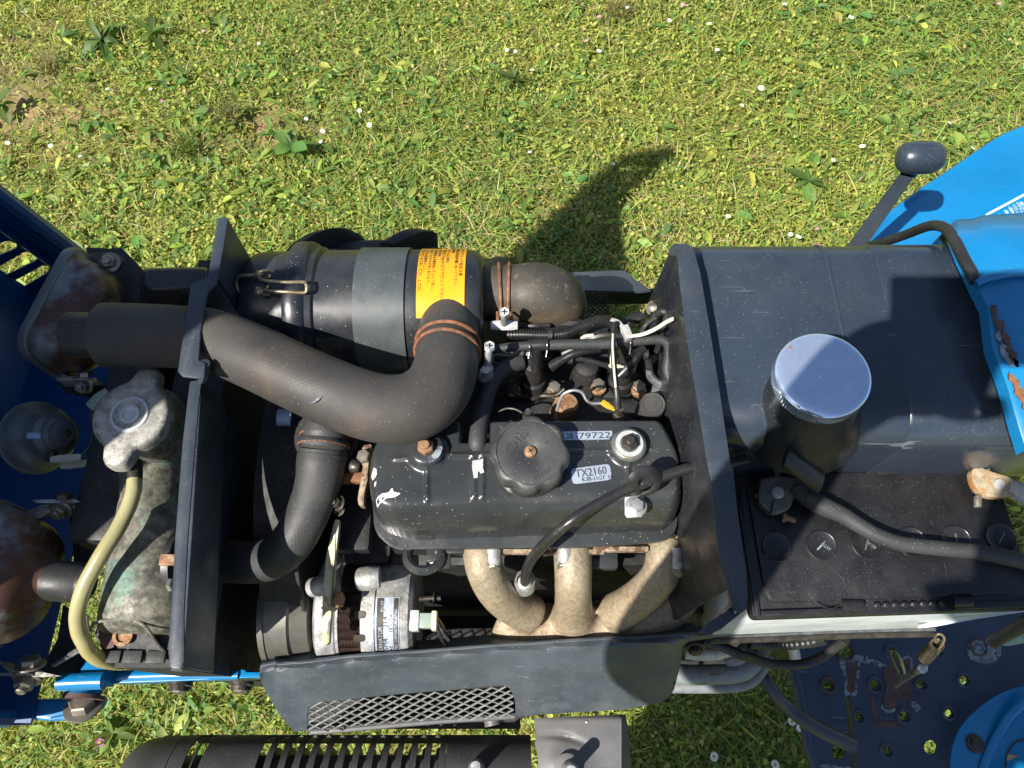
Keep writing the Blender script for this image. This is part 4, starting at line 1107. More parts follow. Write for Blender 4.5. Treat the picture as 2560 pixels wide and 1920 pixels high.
# far side of the head: injectors, studs, lumps
part('rail_face', MB().box((0.02, 0.315, 0.80), (0.27, 0.035, 0.10)), 'block', eng, bevel=0.006)
part('intake_manifold', MB().tube([(-0.10, 0.345, .80), (0.0, 0.345, .81), (0.10, 0.345, .80)], .026, 20), 'block', eng)
for cx, cy, sz in ((640, 1060, 1.0), (1240, 1060, 1.0)):
    part('injector_flange', MB().prism([B1(x, y, .893) for x, y in [(cx - 200, cy + 60), (cx - 160, cy + 10), (cx, cy + 40), (cx + 130, cy + 5), (cx + 185, cy + 40), (cx + 180, cy + 90), (cx + 60, cy + 145), (cx - 100, cy + 140), (cx - 190, cy + 100)]], (0, 0, -0.010)), 'block', eng, bevel=0.002)
    c0 = B1(cx, cy + 60, .893)
    part('injector', MB().lathe([(0, .0125), (0.010, .012), (0.012, .0095), (0.034, .009), (0.036, .006), (0.050, .0055), (0.051, .004)], c0, (0.02, .22, 1), 24), 'block', eng)
for x, y, mt_ in ((505, 1100, 'bolt_dark'), (790, 1110, 'bolt'), (1093, 1090, 'bolt'), (1372, 1105, 'bolt')):
    part('stud_collar', MB().lathe([(0, .0065), (0.008, .0065)], B1(x, y + 75, .892), Z3, 20), 'block', eng)
    part('long_nut', MB().lathe([(0, .0072), (0.003, .0072), (0.003, .006)], B1(x, y + 50, .900), Z3, 20), 'bolt_rust', eng)
    bolt(eng, B1(x, y + 25, .905), Z3, 0.0062, mt_, 'h', 0.3)
part('casting_lobe', MB().lathe([(0, .016), (0.02, .014), (0.030, .011), (0.033, .006)], B1(1000, 1090, .868), (0, .1, 1), 24), 'block', eng)
part('casting_lobe', MB().box(B1(1060, 960, .865), (0.030, 0.026, 0.040)), 'block', eng, bevel=0.008)
part('rocker_plug', MB().lathe([(-.02, .0125), (0.012, .0122), (0.014, .011), (0.0135, .0085), (0.015, .0082), (0.015, .002)], B1(1455, 1275, .905), (0, -.1, 1), 30), 'cap_plastic', eng)
part('rust_stub', MB().lathe([(-.01, .0115), (0.012, .0115), (0.014, .010)], B1(855, 1280, .892), (0.2, .1, 1), 24), 'bolt_rust', eng)
part('lifting_hook', ringwire(B1(1555, 1015, .905), (0.1, 0.1, 1), 0.0165, 0.0042), 'lead', eng)
part('hook_stem', MB().prism([B1(x, y, .90) for x, y in [(1480, 1080), (1590, 1085), (1600, 1190), (1450, 1200)]], (0, 0, -0.006)), 'lead', eng, bevel=0.001)
for x, y in ((608, 1320), (1228, 1300)):
    c0 = B1(x, y + 20, .93)
    part('glow_plug_tip', MB().lathe([(0, .005), (0.008, .005), (0.009, .0038), (0.013, .0038), (0.014, .003), (0.018, .003)], c0, (0, -.1, 1), 16), 'bolt_dark', eng)
    bolt(eng, c0 + Vector((0, 0, .014)), Z3, 0.0028, 'zinc', 'n')
# ------------------------------------------------------------------ hoses and wires between canister and valve cover
bh = MB().tube([B1(560, 955, .930), B1(440, 1000, .935), B1(360, 1090, .937), B1(315, 1200, .938), B1(285, 1330, .940), B1(265, 1450, .944), B1(258, 1520, .944), B1(258, 1560, .938)], [0.0076, 0.0079, 0.0079, 0.0079, 0.0079, 0.0078, 0.0079, 0.0076], 28)
solo('breather_hose', bh, 'hose2', 'thick black breather hose plugged into the valve cover notch', 'hose')
fr = thing('fuel_return_hose', 'black rubber fuel hose arching over to the bulkhead plate', 'hose', B1(1560, 850, .93))
part('rubber_tube', MB().tube([B1(1300, 815, .952), B1(1400, 806, .953), B1(1500, 800, .953), B1(1560, 815, .952), B1(1585, 870, .948), B1(1578, 940, .944), B1(1570, 1010, .94), B1(1600, 1090, .935), B1(1680, 1170, .93), B1(1780, 1235, .93), B1(1860, 1270, .93)], 0.0045, 20), 'hose2', fr)
fl = thing('fuel_line', 'straight black fuel line with tee joints above the injectors', 'hose', B1(900, 840, .93))
part('rubber_tube', MB().tube([B1(350, 870, .945), B1(480, 852, .948), B1(620, 842, .950), B1(690, 838, .951)], 0.0043, 18), 'hose2', fl)
part('rubber_tube', MB().tube([B1(720, 838, .951), B1(900, 832, .952), B1(1100, 830, .952), B1(1195, 828, .952)], 0.0048, 18), 'hose2', fl)
part('tee_joint', join(MB().tube([B1(615, 842, .952), B1(700, 836, .953), B1(745, 836, .953)], 0.0055, 16), MB().tube([B1(672, 850, .952), B1(668, 930, .94), B1(662, 1010, .93)], 0.0048, 14)), 'plastic', fl)
part('tee_joint', join(MB().tube([B1(1190, 826, .953), B1(1250, 822, .954), B1(1310, 816, .953)], 0.0051, 16), MB().tube([B1(1258, 830, .953), B1(1268, 900, .942), B1(1272, 985, .93)], 0.0042, 14)), 'plastic', fl)
for x, y in ((617, 845), (738, 835), (1315, 818)):
    part('clip_wire', MB().tube([B1(x, y - 36, .952), B1(x + 3, y, .959), B1(x + 2, y + 36, .953), B1(x - 6, y + 85, .95)], 0.0006, 8), 'steel', fl)
cdt = MB()
path, _ = spline([B1(470, 765, .935), B1(600, 765, .938), B1(720, 768, .940), B1(860, 758, .943), B1(960, 720, .946), B1(1060, 680, .948), B1(1140, 670, .947), B1(1190, 690, .945)], None, 26)
rr = [0.0048 + (0.0009 if (i // 2) % 2 else 0.0) for i in range(len(path))]
cdt.tube(path, rr, 16, smooth=False)
solo('corrugated_conduit', cdt, 'plastic', 'ribbed black wiring conduit in front of the rubber elbow', 'conduit')
ct = MB().tube([B1(1290, 778, .965), B1(1390, 765, .972), B1(1480, 730, .980), B1(1560, 680, .990), B1(1610, 655, .998)], [0.0014, 0.0019, 0.0021, 0.0021, 0.0019], 10, squash=0.6)
tie = thing('cable_tie', 'cream cable tie with its long tail sticking up beside the bulkhead plate', 'cable tie', B1(1300, 780, .95))
part('tail', ct, 'wire_white', tie)
part('tie_head', MB().box(B1(1290, 755, .962), (0.007, 0.014, 0.008), Matrix.Rotation(0.3, 3, 'Z')), 'grey_cable', tie, bevel=0.001)
part('band', MB().tube([B1(1185, 660, .958), B1(1230, 675, .962), B1(1262, 720, .962), B1(1255, 790, .956)], 0.0021, 8, squash=0.5), 'grey_cable', tie)
glow = thing('glow_plug_cable', 'black cable with a pale scuffed sheath crossing the fuel line', 'cable', B1(1210, 900, .94))
part('sheath', MB().tube([B1(1240, 700, .960), B1(1215, 690, .965), B1(1200, 730, .968), B1(1196, 850, .970), B1(1205, 1000, .965), B1(1218, 1140, .958)], 0.0025, 14), 'rubber', glow)
part('scuffed_strip', MB().tube([B1(1196, 760, .9735), B1(1194, 850, .9755), B1(1203, 1000, .9705), B1(1215, 1130, .9635)], 0.0011, 8), 'wire_white', glow)
part('boot', MB().tube([B1(1218, 1130, .958), B1(1224, 1200, .954), B1(1226, 1275, .948)], [0.0030, 0.0033, 0.0032], 14), 'rubber', glow)
part('yellow_spade', MB().tube([B1(1120, 1228, .945), B1(1160, 1255, .945), B1(1210, 1285, .945)], [0.0029, 0.0031, 0.0014], 8, squash=0.6), 'wire_yellow', glow)
gw = MB().tube([B1(800, 1335, .93), B1(815, 1260, .94), B1(850, 1180, .95), B1(920, 1150, .954), B1(980, 1165, .952), B1(1015, 1220, .948), B1(1060, 1240, .945), B1(1120, 1238, .944)], 0.0014, 10)
solo('bare_wire_loop', gw, 'zinc', 'silver sheathed wire looping over the injectors behind the valve cover', 'wire')
sw = MB().tube([B1(350, 1340, .92), B1(400, 1300, .93), B1(460, 1275, .935), B1(520, 1280, .937), B1(570, 1305, .938)], 0.0011, 8)
solo('thin_black_wire', sw, 'rubber', 'thin black wire ending at the glow plug left of the oil cap', 'wire')
injp = thing('injector_pipe', 'black plastic leak-off pipe angled down to the right-hand injector', 'pipe', B1(1300, 950, .92))
part('pipe', MB().tube([B1(1240, 1050, .925), B1(1290, 1000, .93), B1(1340, 930, .935), B1(1400, 860, .935)], 0.0052, 16), 'plastic', injp)
part('pipe', MB().tube([B1(760, 990, .92), B1(850, 935, .925), B1(960, 885, .93), B1(1110, 868, .93)], [0.0057, 0.0042, 0.0036, 0.0031], 14), 'plastic', injp)
part('connector_body', MB().box(B1(1090, 755, .925), (0.020, 0.014, 0.012), Matrix.Rotation(0.1, 3, 'Z')), 'plastic', injp, bevel=0.003)
clut = thing('wiring_loom', 'tangle of thin dark wires and pipes between the injectors and the elbow', 'wires', B1(900, 900, .88))
for pts, r_, m_ in (([(330, 905, .93), (480, 885, .935), (560, 890, .933), (640, 905, .93)], .0022, 'grey_cable'), ([(380, 930, .925), (520, 940, .92), (600, 920, .92), (760, 930, .915)], .003, 'plastic'),
                    ([(700, 1000, .905), (780, 960, .915), (900, 930, .92), (1050, 950, .915), (1180, 990, .91)], .0026, 'rubber'), ([(840, 900, .925), (960, 860, .93), (1100, 870, .93)], .0032, 'plastic'),
                    ([(1000, 800, .935), (1150, 770, .94), (1300, 800, .935), (1420, 900, .93), (1450, 1000, .915)], .0035, 'rubber'), ([(1350, 860, .93), (1380, 780, .945), (1420, 700, .95), (1500, 640, .96)], .0024, 'rubber'),
                    ([(1480, 640, .955), (1545, 605, .965), (1565, 640, .962), (1530, 760, .95), (1500, 880, .93)], .0030, 'rubber'), ([(980, 790, .935), (1010, 775, .94), (1060, 770, .94)], .0018, 'wire_white'),
                    ([(520, 710, .925), (640, 705, .93), (760, 700, .93)], .0022, 'plastic'), ([(600, 690, .92), (900, 690, .92), (1150, 720, .92), (1400, 640, .92)], .0055, 'block'),
                    ([(1190, 860, .955), (1182, 940, .95), (1190, 985, .945)], .0010, 'wire_white'), ([(1250, 980, .94), (1180, 970, .945), (1186, 990, .944), (1290, 985, .94)], .0010, 'wire_white'),
                    ([(640, 1210, .90), (700, 1190, .91), (800, 1185, .912), (860, 1140, .915)], .0020, 'bolt_dark'), ([(400, 1180, .90), (480, 1150, .905), (560, 1180, .905)], .0026, 'rubber')):
    part('wire', MB().tube([B1(*p) for p in pts], r_, 8), m_, clut)
for x, y, z in ((560, 890, .934), (900, 930, .922), (1420, 900, .932), (760, 768, .944)):
    part('tape_wrap', MB().tube([B1(x - 18, y, z), B1(x, y, z), B1(x + 18, y + 2, z)], .0052, 10), 'rubber', clut)
up_ = thing('upright_pipe', 'two dark pipes rising past the bulkhead plate cut-out', 'pipe', B1(1450, 700, .8))
part('pipe', MB().tube([B1(1430, 745, .93), B1(1480, 670, .95), B1(1510, 610, .955)], 0.0044, 14), 'rubber', up_)
part('pipe', MB().tube([B1(1400, 1020, .86), B1(1425, 880, .88), B1(1445, 760, .92)], 0.0073, 14), 'plastic', up_)

# ------------------------------------------------------------------ tachometer cable
tac = thing('tachometer_cable', 'shiny black drive cable crossing over the valve cover into a knurled nut', 'cable', B2(1135, 1240, .83))
part('sheath', MB().tube([B2(1140, 1265, .845), B2(1145, 1200, .872), B2(1180, 1110, .905), B2(1260, 1010, .935), B2(1400, 880, .962), B2(1560, 770, .970), B2(1720, 680, .972), B2(1880, 605, .972), B2(2030, 550, .972), B2(2150, 510, .972), B2(2300, 465, .970), C2(250, 1140, .968), C2(420, 1100, .96)], 0.0045, 18, per=8), 'plastic', tac)
part('clip', MB().tube([B2(1905, 645, .963), B2(1885, 560, .982), B2(1930, 505, .986), B2(2010, 500, .984), B2(2062, 560, .974), B2(2030, 620, .965), B2(1950, 655, .958)], 0.0049, 10, squash=0.45), 'rubber', tac)
part('knurled_nut', MB().lathe([(-.004, .0105), (0.010, .0105), (0.0112, .0096), (0.0112, .0074), (0.007, .007)], B2(1138, 1275, .832), (0, .25, 1), 36), 'zinc', tac)
part('white_seal', MB().lathe([(-.004, .0066), (0.004, .0066), (0.006, .0056)], B2(1140, 1265, .842), (0, .25, 1), 24), 'zinc_white', tac)

# ------------------------------------------------------------------ exhaust manifold (three runners melting into one log)
man = thing('exhaust_manifold', 'tan rust-bloomed cast exhaust manifold with three curved runners', 'exhaust manifold', B2(1475, 1500, .75))
def fused(parts_, voxel, sm):
    me = join(*parts_).mesh('casting')
    o = bpy.data.objects.new('casting', me); COL.objects.link(o)
    md = o.modifiers.new('r', 'REMESH'); md.mode = 'VOXEL'; md.voxel_size = voxel
    ms = o.modifiers.new('s', 'SMOOTH'); ms.iterations = sm; ms.factor = 0.5
    dg = bpy.context.evaluated_depsgraph_get()
    m2 = bpy.data.meshes.new_from_object(o.evaluated_get(dg))
    mb = from_mesh(m2, lambda x, y, z: Vector((x, y, z)))
    bpy.data.objects.remove(o)
    return mb
run = [MB().tube([B2(x, y, z) for x, y, z in r], rad_, 24) for r, rad_ in (
    ([(838, 1010, .862), (848, 1100, .864), (868, 1190, .858), (915, 1290, .843), (990, 1375, .823), (1080, 1435, .803), (1190, 1480, .786)], [.0185, .0180, .0174, .0174, .0180, .0188, .020]),
    ([(1468, 1000, .862), (1472, 1100, .864), (1474, 1240, .858), (1474, 1340, .838), (1474, 1440, .802), (1474, 1500, .782)], [.0185, .0180, .0174, .0174, .0190, .023]),
    ([(2120, 990, .862), (2110, 1080, .864), (2085, 1190, .858), (2020, 1280, .843), (1930, 1365, .823), (1830, 1435, .803), (1740, 1480, .786)], [.0190, .0182, .0174, .0174, .0180, .0188, .020]))]
log_ = MB().tube([B2(960, 1500, .762), B2(1100, 1560, .762), B2(1474, 1580, .762), B2(1850, 1545, .762), B2(2050, 1450, .765), B2(2180, 1310, .765), B2(2250, 1230, .70)], [.020, .024, .026, .027, .028, .028, .027], 24)
part('casting', fused(run + [log_], 0.0022, 22), 'manifold', man, ang=80)
for x, y, x2 in ((920, 1040, 935), (1420, 1030, 1430), (2190, 1070, 2200)):
    c0 = B2(x, y, .876)
    part('bolt_boss', MB().tube([c0 + Vector((0, 0.006, .0)), B2(x, y + 50, .874), B2(x - 2, y + 84, .871)], [.0078, .0078, .0082], 20), 'alu', man)
    bolt(man, B2(x - 4, y + 100, .871), (0, -.95, .35), 0.0076, 'bolt', 'h', 0.25)
for x in (760, 1400, 1560, 2030):
    pass
part('port_flange', MB().box(B2(838, 1040, .858) + Vector((0, .005, 0)), (0.042, 0.006, 0.038)), 'manifold', man, bevel=0.002)
part('port_flange', MB().box(B2(1468, 1030, .858) + Vector((0, .005, 0)), (0.042, 0.006, 0.038)), 'manifold', man, bevel=0.002)
part('port_flange', MB().box(B2(2120, 1020, .858) + Vector((0, .005, 0)), (0.042, 0.006, 0.038)), 'manifold', man, bevel=0.002)

# ------------------------------------------------------------------ alternator
LY, LZ, LR = 0.104, 0.757, 0.056
LO = Vector((0, LY, LZ))
alt = thing('alternator', 'cast aluminium alternator with copper brown windings and a printed data label', 'alternator', (-0.14, LY, LZ - 0.06))
def ax(u, v=1545): return P(u, v, LZ + LR).x
x0, x1, x2, x3 = ax(770), ax(842), ax(897), ax(1030)
part('front_housing', MB().lathe([(x0, .036), (x0 + .002, .050), (x0 + .006, .0575), (x1 - .004, .0575), (x1 - .003, .056), (x1, .056)], LO, X3, 64, hint=Z3), 'alu', alt, bevel=0.0008, bang=40)
part('front_ear', MB().tube([A5(730, 1215, .83), A5(800, 1200, .838), A5(890, 1180, .840)], [.009, .010, .010], 20), 'alu', alt)
st_ = MB()
prof = []
for i in range(31):
    prof.append((x1 + (x2 - x1) * i / 30, .0525 + (0.0012 if i % 2 else 0)))
def stator_ring(h, r):
    out = []
    for i in range(144):
        a = 2 * math.pi * i / 144
        rr2 = r + 0.0022 * abs(math.sin(a * 18))
        out.append(LO + X3 * h + Vector((0, -math.sin(a), math.cos(a))) * rr2)
    return out
st_.loft([stator_ring(h, r) for h, r in prof])
part('stator', st_, 'stator', alt, ang=25)
part('rear_housing', MB().lathe([(x2, .0535), (x2 + .001, .0575), (x2 + .014, .0582), (x2 + .0145, .0565), (x3 - .012, .0560), (x3 - .005, .0540), (x3 - .001, .0490), (x3, .040)], LO, X3, 72, hint=Z3), 'alu', alt, ang=30)
part('rear_ear', MB().tube([A5(1040, 1160, .835), A5(1100, 1155, .838), A5(1165, 1150, .838)], [.011, .0115, .010], 20), 'alu', alt)
def on_alt(px, py, r):
    u, v = 500 + px / 2.592, 1000 + py / 2.592
    d = ray(u, v).normalized(); o = Vector((0, 0, HC))
    # meet the cylinder round LO along X
    oy, oz = o.y - LY, o.z - LZ
    a = d.y ** 2 + d.z ** 2; b = 2 * (oy * d.y + oz * d.z); c = oy ** 2 + oz ** 2 - r * r
    disc = b * b - 4 * a * c
    if disc < 0: return P(u, v, LZ + r)
    return o + d * ((-b - math.sqrt(disc)) / (2 * a))
for x, y in ((1040, 1392), (1035, 1542)):
    o_ = on_alt(x, y, .0578)
    n_ = (o_ - Vector((o_.x, LY, LZ))).normalized()
    t_ = n_.cross(X3)
    poly = [o_ + X3 * a + t_ * b for a, b in rounded([(-.006, -.0036), (.0042, -.0036), (.0055, 0), (.0042, .0036), (-.006, .0036)], .002, 3)]
    part('vent_slot', MB().prism([p + n_ * .0006 for p in poly], n_ * -0.002), 'ink', alt)
for x, y in ((925, 1370), (945, 1440)):
    pass
# data label wrapped on the rear housing, reading upwards
def alt_cyl(x, th, r): return Vector((x, LY - r * math.sin(th), LZ + r * math.cos(th)))
def alt_strip(xa, xb, t0, t1, r, th):
    mb, rings = MB(), []
    for i in range(25):
        a = rad(t0 + (t1 - t0) * i / 24)
        rings.append([alt_cyl(xa, a, r), alt_cyl(xb, a, r), alt_cyl(xb, a, r + th), alt_cyl(xa, a, r + th)])
    return mb.loft(rings)
lx0, lx1 = on_alt(1128, 1400, .0565).x, on_alt(1290, 1400, .0565).x
lw = lx1 - lx0
al = part('data_label', alt_strip(lx0, lx1, -4, 74, .0563, .0004), 'foil', alt)
part('label_band', alt_strip(lx0 + lw * .10, lx0 + lw * .37, -3, 73, .05675, .0002), 'ink', al)
part('label_band', alt_strip(lx0 + lw * .77, lx0 + lw * .97, -3, 73, .05675, .0002), 'ink', al)
def alt_map(xline, th0):
    return lambda x, y, z: alt_cyl(xline + y * -1.0, rad(th0) - x / .0572, .0571 + z)
def alt_text(s, k0, size, th0, w, m_):
    part('lettering', text(s, size, lambda x, y, z: alt_cyl(lx0 + lw * k0 - y, rad(th0) - x / .0572, .0571 + z), width=w * .86, depth=.00004), m_, al, kind='stuff')
alt_text('STD. ALTERNATOR', .335, .0058, 72, .056, 'foil')
alt_text('AH2035M4', .53, .0066, 72, .042, 'foil_ink')
alt_text('J14', .53, .0062, 24, .012, 'foil_ink')
alt_text('MD017645', .74, .0050, 72, .032, 'foil_ink')
alt_text('12V35A', .74, .0048, 30, .020, 'foil_ink')
alt_text('EN FZ', .40, .0050, 10, .012, 'foil')
alt_text('MITSUBISHI ELECTRIC CORPORATION JAPAN', .93, .0042, 72, .074, 'foil')
# connector and wires at its rear
part('connector_root', MB().box(A5(1394, 1432, .818), (0.009, 0.019, 0.014)), 'zinc_white', alt, bevel=0.002)
part('connector', MB().box(A5(1460, 1432, .818), (0.014, 0.014, 0.011)), 'clear_green', alt, bevel=0.002)
part('connector_lip', MB().box(A5(1520, 1432, .818), (0.0055, 0.018, 0.014)), 'cream', alt, bevel=0.002)
part('terminal_stud', MB().tube([A5(1420, 1290, .80), A5(1490, 1285, .80), A5(1560, 1283, .80)], .0026, 12), 'bolt_dark', alt)
bolt(alt, A5(1515, 1283, .80), X3, .005, 'bolt_dark', 'w')
for (a, b, c), mt_ in ((((1530, 1405), (1570, 1460), (1590, 1510)), 'wire_yellow'), (((1530, 1440), (1570, 1500), (1610, 1560)), 'wire_white'), (((1530, 1455), (1560, 1540), (1600, 1600)), 'plastic'), (((1530, 1425), (1580, 1500), (1620, 1540)), 'plastic')):
    part('wire', MB().tube([A5(a[0], a[1], .815), A5(b[0], b[1], .806), A5(c[0], c[1], .79)], .0015, 8), mt_, alt)
# pulley at the front
part('pulley', MB().lathe([(x0 - .052, .030), (x0 - .050, .060), (x0 - .044, .061), (x0 - .0435, .0595), (x0 - .022, .0595), (x0 - .020, .056), (x0 - .004, .052), (x0 - .002, .030)], LO + Vector((0, .004, -.002)), X3, 64, hint=Z3), 'pulley', alt, ang=30)
# adjusting bar
adj = thing('adjusting_bar', 'yellow-zinc slotted adjusting bar standing over the alternator', 'bracket', A5(820, 1400, .8))
ba = [A5(x, y, z) for x, y, z in [(872, 770, .885), (905, 775, .885), (882, 1000, .868), (862, 1240, .852), (850, 1390, .847), (843, 1500, .843), (838, 1572, .840), (815, 1588, .840), (790, 1575, .840), (790, 1400, .846), (795, 1240, .852), (815, 1000, .868)]]
part('bar', MB().prism(ba, (0, 0, -0.008)), 'yellow_zinc', adj, bevel=0.0012)
part('slot', MB().prism([A5(x, y, z + .0004) for x, y, z in [(828, 1380, .8465), (846, 1385, .8465), (838, 1520, .8425), (820, 1520, .8425)]], (0, 0, -0.001)), 'bolt_dark', adj)
bolt(adj, A5(880, 1295, .842), (.9, 0, .45), .0078, 'bolt_rust', 'h', 0.2)
part('lock_washer', MB().lathe([(0, .0105), (0.003, .0105)], A5(848, 1298, .845), (.9, 0, .4), 24), 'yellow_zinc', adj)

# ------------------------------------------------------------------ near side cover with expanded mesh window
def b3(x, y): return (600 + x / 3.16, 1520 + y / 3.16)
def b4(x, y): return (1200 + x / 3.16, 1520 + y / 3.16)
topl = [b3(155, 470), b3(170, 455), b3(280, 436), b3(310, 445), b3(560, 425), b3(840, 388), b3(1100, 368), b3(1500, 340), b3(1900, 308), b3(2212, 287), b4(400, 285), b4(700, 262), b4(1000, 245), b4(1300, 232), b4(1560, 214), b4(1700, 206), b4(1838, 204)]
right = [b4(1840, 240), b4(1650, 262), b4(1605, 300), b4(1590, 420), b4(1565, 520), b4(1535, 640), b4(1500, 700), b4(1440, 742), b4(1380, 756)]
botl = [b4(1150, 800), b4(800, 822), b4(440, 845), b4(270, 856), b3(2176, 850), b3(2175, 760), b3(2160, 690), b3(2130, 635), b3(2085, 610), b3(2030, 610), b3(1300, 676), b3(640, 742), b3(580, 755), b3(545, 785), b3(530, 830), b3(530, 970), b3(430, 975), b3(370, 920), b3(300, 820), b3(200, 660), b3(158, 560)]
tx = [p[0] for p in topl]; ty = [p[1] for p in topl]
bx_, by_ = [650, 736, 1296, 1564, 1640, 1690, 1790], [1720, 1828, 1789, 1773, 1760, 1715, 1600]
def side_z(u, v):
    t = float(np.interp(u, tx, ty)); b = float(np.interp(u, bx_, by_))
    s = max(0.0, (v - t) / max(40.0, 165.0 if u < 1690 else b - t))
    z = 0.802 - 0.118 * max(0.0, s - 0.10) - 0.004 * math.exp(-(s / 0.05) ** 2)
    z += 0.006 / (1 + math.exp(-(u - 1322) / 4.0)) / (1 + math.exp((u - 1588) / 4.0)) * min(1, max(0, (s - .12) * 4))
    if u < 700: z -= 0.010 * ((700 - u) / 50) ** 1.5 * min(1, s * 3)
    if u > 1660: z -= 0.012 * ((min(u, 1706) - 1660) / 46) ** 2 * min(1, s * 2)
    return z
sc_ = thing('side_cover', 'dented grey-blue side cover with an expanded metal window, near side', 'side cover', P(1150, 1720, .60))
def smap(u, v): return P(u, v, side_z(u, v))
part('panel', sheet(topl + right + botl, [], smap, 9.0, 0.0025), 'side', sc_, ang=50)
ht = MB()
for i in range(len(topl) - 1):
    pass
part('rolled_edge', MB().tube([P(u, v + 1, side_z(u, v) - .002) for u, v in topl[1:-1]], .0028, 10, per=3), 'side', sc_)
part('flange_return', MB().prism([P(u, v + 2, side_z(u, v) - .004) for u, v in topl[1:-1]] + [P(u, v + 3, side_z(u, v) - .03) + Vector((0, .012, 0)) for u, v in reversed(topl[1:-1])], (0, 0, -.001)), 'side', sc_)
hole = [b3(2176, 858), b3(2175, 760), b3(2160, 690), b3(2130, 635), b3(2085, 610), b3(2030, 610), b3(1300, 676), b3(640, 742), b3(580, 755), b3(545, 785), b3(530, 830), b3(530, 972), b3(700, 965), b3(1100, 925), b3(1600, 885)]
grille = MB()
cw, rh = 112.0, 27.0
def mesh_pt(i, k, side):
    x = 480 + i * cw / 2
    y = 1004 - 0.083 * (x - 530) - k * rh + (rh * 0.46 if side else -rh * 0.46)
    return x, y
for k in range(-1, 15):
    pts = []
    for i in range(0, 33):
        x, y = mesh_pt(i, k, (i + k) % 2)
        pts.append((x, y))
    for (xa, ya), (xb, yb) in zip(pts, pts[1:]):
        ua, va = b3(xa, ya); ub, vb = b3(xb, yb)
        if not inside(hole, (ua + ub) / 2, (va + vb) / 2): continue
        a = P(ua, va, side_z(ua, va) - .004); b = P(ub, vb, side_z(ub, vb) - .004)
        grille.tube([a, b], .0010, 5, smooth=False)
part('expanded_mesh', grille, 'zinc', sc_, kind='stuff')
low = MB().tube([P(*b3(x, y), .674) for x, y in [(560, 975), (800, 958), (1100, 930), (1600, 888), (2170, 852)]], .0035, 8)
part('mesh_hem', low, 'shield_grey', sc_)
part('inner_wall', MB().prism([P(*b3(540, 990), .655), P(*b3(2260, 868), .655), P(*b3(2260, 868), .655) - Z3 * .06, P(*b3(540, 990), .655) - Z3 * .06], (0, .003, 0)), 'block', sc_)

part('added_dark_sheet', MB().box((-.12, .035, .585), (.26, .09, .006)), 'block', sc_)  # added dark sheet standing in for the shade behind the mesh
# far side cover
fc = thing('side_cover', 'dark far-side cover strip with green-tinted mesh behind the rubber elbow', 'side cover', P(1530, 720, .7))
def fz(u, v): return .825 - .0002 * max(0, u - 1575) - .0004 * abs(v - 735)
fo = [(1380, 682), (1447, 680), (1535, 676), (1562, 677), (1590, 700), (1628, 726), (1600, 729), (1440, 725), (1380, 725)]
part('panel', sheet(fo, [], lambda u, v: P(u, v, fz(u, v)), 9.0, 0.0025), 'side', fc)
fg = MB()
for k in range(14):
    for i in range(10):
        xa, ya = 1455 + i * 6.6, 729 + k * 5.4
        s1 = 1 if (i + k) % 2 else -1
        fg.tube([P(xa, ya + 2.2 * s1, .80 - .003 * k), P(xa + 6.6, ya - 2.2 * s1, .80 - .003 * k)], .0008, 4, smooth=False)
part('expanded_mesh', fg, 'side', fc, kind='stuff')
part('lower_panel', MB().prism([P(1370, 727, .79), P(1640, 727, .79), P(1640, 760, .60), P(1370, 760, .60)], (0, .003, 0)), 'block', fc)

# ------------------------------------------------------------------ muffler under its slotted shield
MY, MZ, MR = -0.078, 0.598, 0.060
mu = thing('muffler', 'matt black muffler shield with a row of ventilation slots, bottom edge', 'muffler', (-0.2, MY, MZ - MR))
def mcyl(x, th, r): return Vector((x, MY + r * math.cos(th), MZ + r * math.sin(th)))
def mstrip(xa, xb, t0, t1, r=MR, th=.0018, n=26):
    mb, rings = MB(), []
    for i in range(n + 1):
        a = rad(t0 + (t1 - t0) * i / n)
        rings.append([mcyl(xa, a, r), mcyl(xb, a, r), mcyl(xb, a, r + th), mcyl(xa, a, r + th)])
    return mb.loft(rings)
def mx(px, zf='B3'):                       # place along the shield's far edge
    u = 600 + px / 3.16
    return P(u, 1845, MZ + .012).x
edges_ = [mx(235 + 108.4 * k) for k in range(14)]
xe = mx(1640)
for k in range(13):
    part('slat', mstrip(edges_[k] + .0088, edges_[k + 1], 4, 150), 'shield', mu)
part('shield_sheet', mstrip(edges_[-1] + .0005, mx(2295), -30, 190), 'shield', mu)
part('far_rim', mstrip(mx(-430), mx(2290), -30, 4, MR, .002), 'shield', mu)
part('near_rim', mstrip(mx(-430), mx(2290), 150, 200, MR, .002), 'shield', mu)
s1, s2 = mx(-430), mx(-312)
part('shield_sheet', mstrip(mx(-600), s1 - .001, 4, 150), 'shield', mu)
part('shield_sheet', mstrip(s1, s2, 4, 150), 'shield', mu)
part('slat', mstrip(s2 + .008, mx(-245), 4, 150), 'shield', mu)
part('shield_sheet', mstrip(mx(-245) + .008, edges_[0], 4, 150), 'shield', mu)
endp = []
for k in range(9):
    a = rad(90 * k / 8)
    endp.append((mx(-600) - .035 * math.sin(a), MR * (1 - .35 * (1 - math.cos(a)))))
em = MB()
em.loft([[mcyl(x, rad(4 + 146 * i / 20), r) for i in range(21)] for x, r in endp], closed=False)
part('rounded_end', em, 'shield', mu)
part('silencer_drum', MB().lathe([(mx(-600), .03), (mx(-600) + .01, .045), (mx(2250), .045), (mx(2290), .03)], Vector((0, MY - .004, MZ - .006)), X3, 40), 'shield_grey', mu)
for k in range(13):
    part('drum_rib', MB().lathe([(edges_[k] + .001, .045), (edges_[k] + .003, .0525), (edges_[k] + .0065, .0525), (edges_[k] + .0085, .045)], Vector((0, MY - .004, MZ - .006)), X3, 36), 'shield_grey', mu)
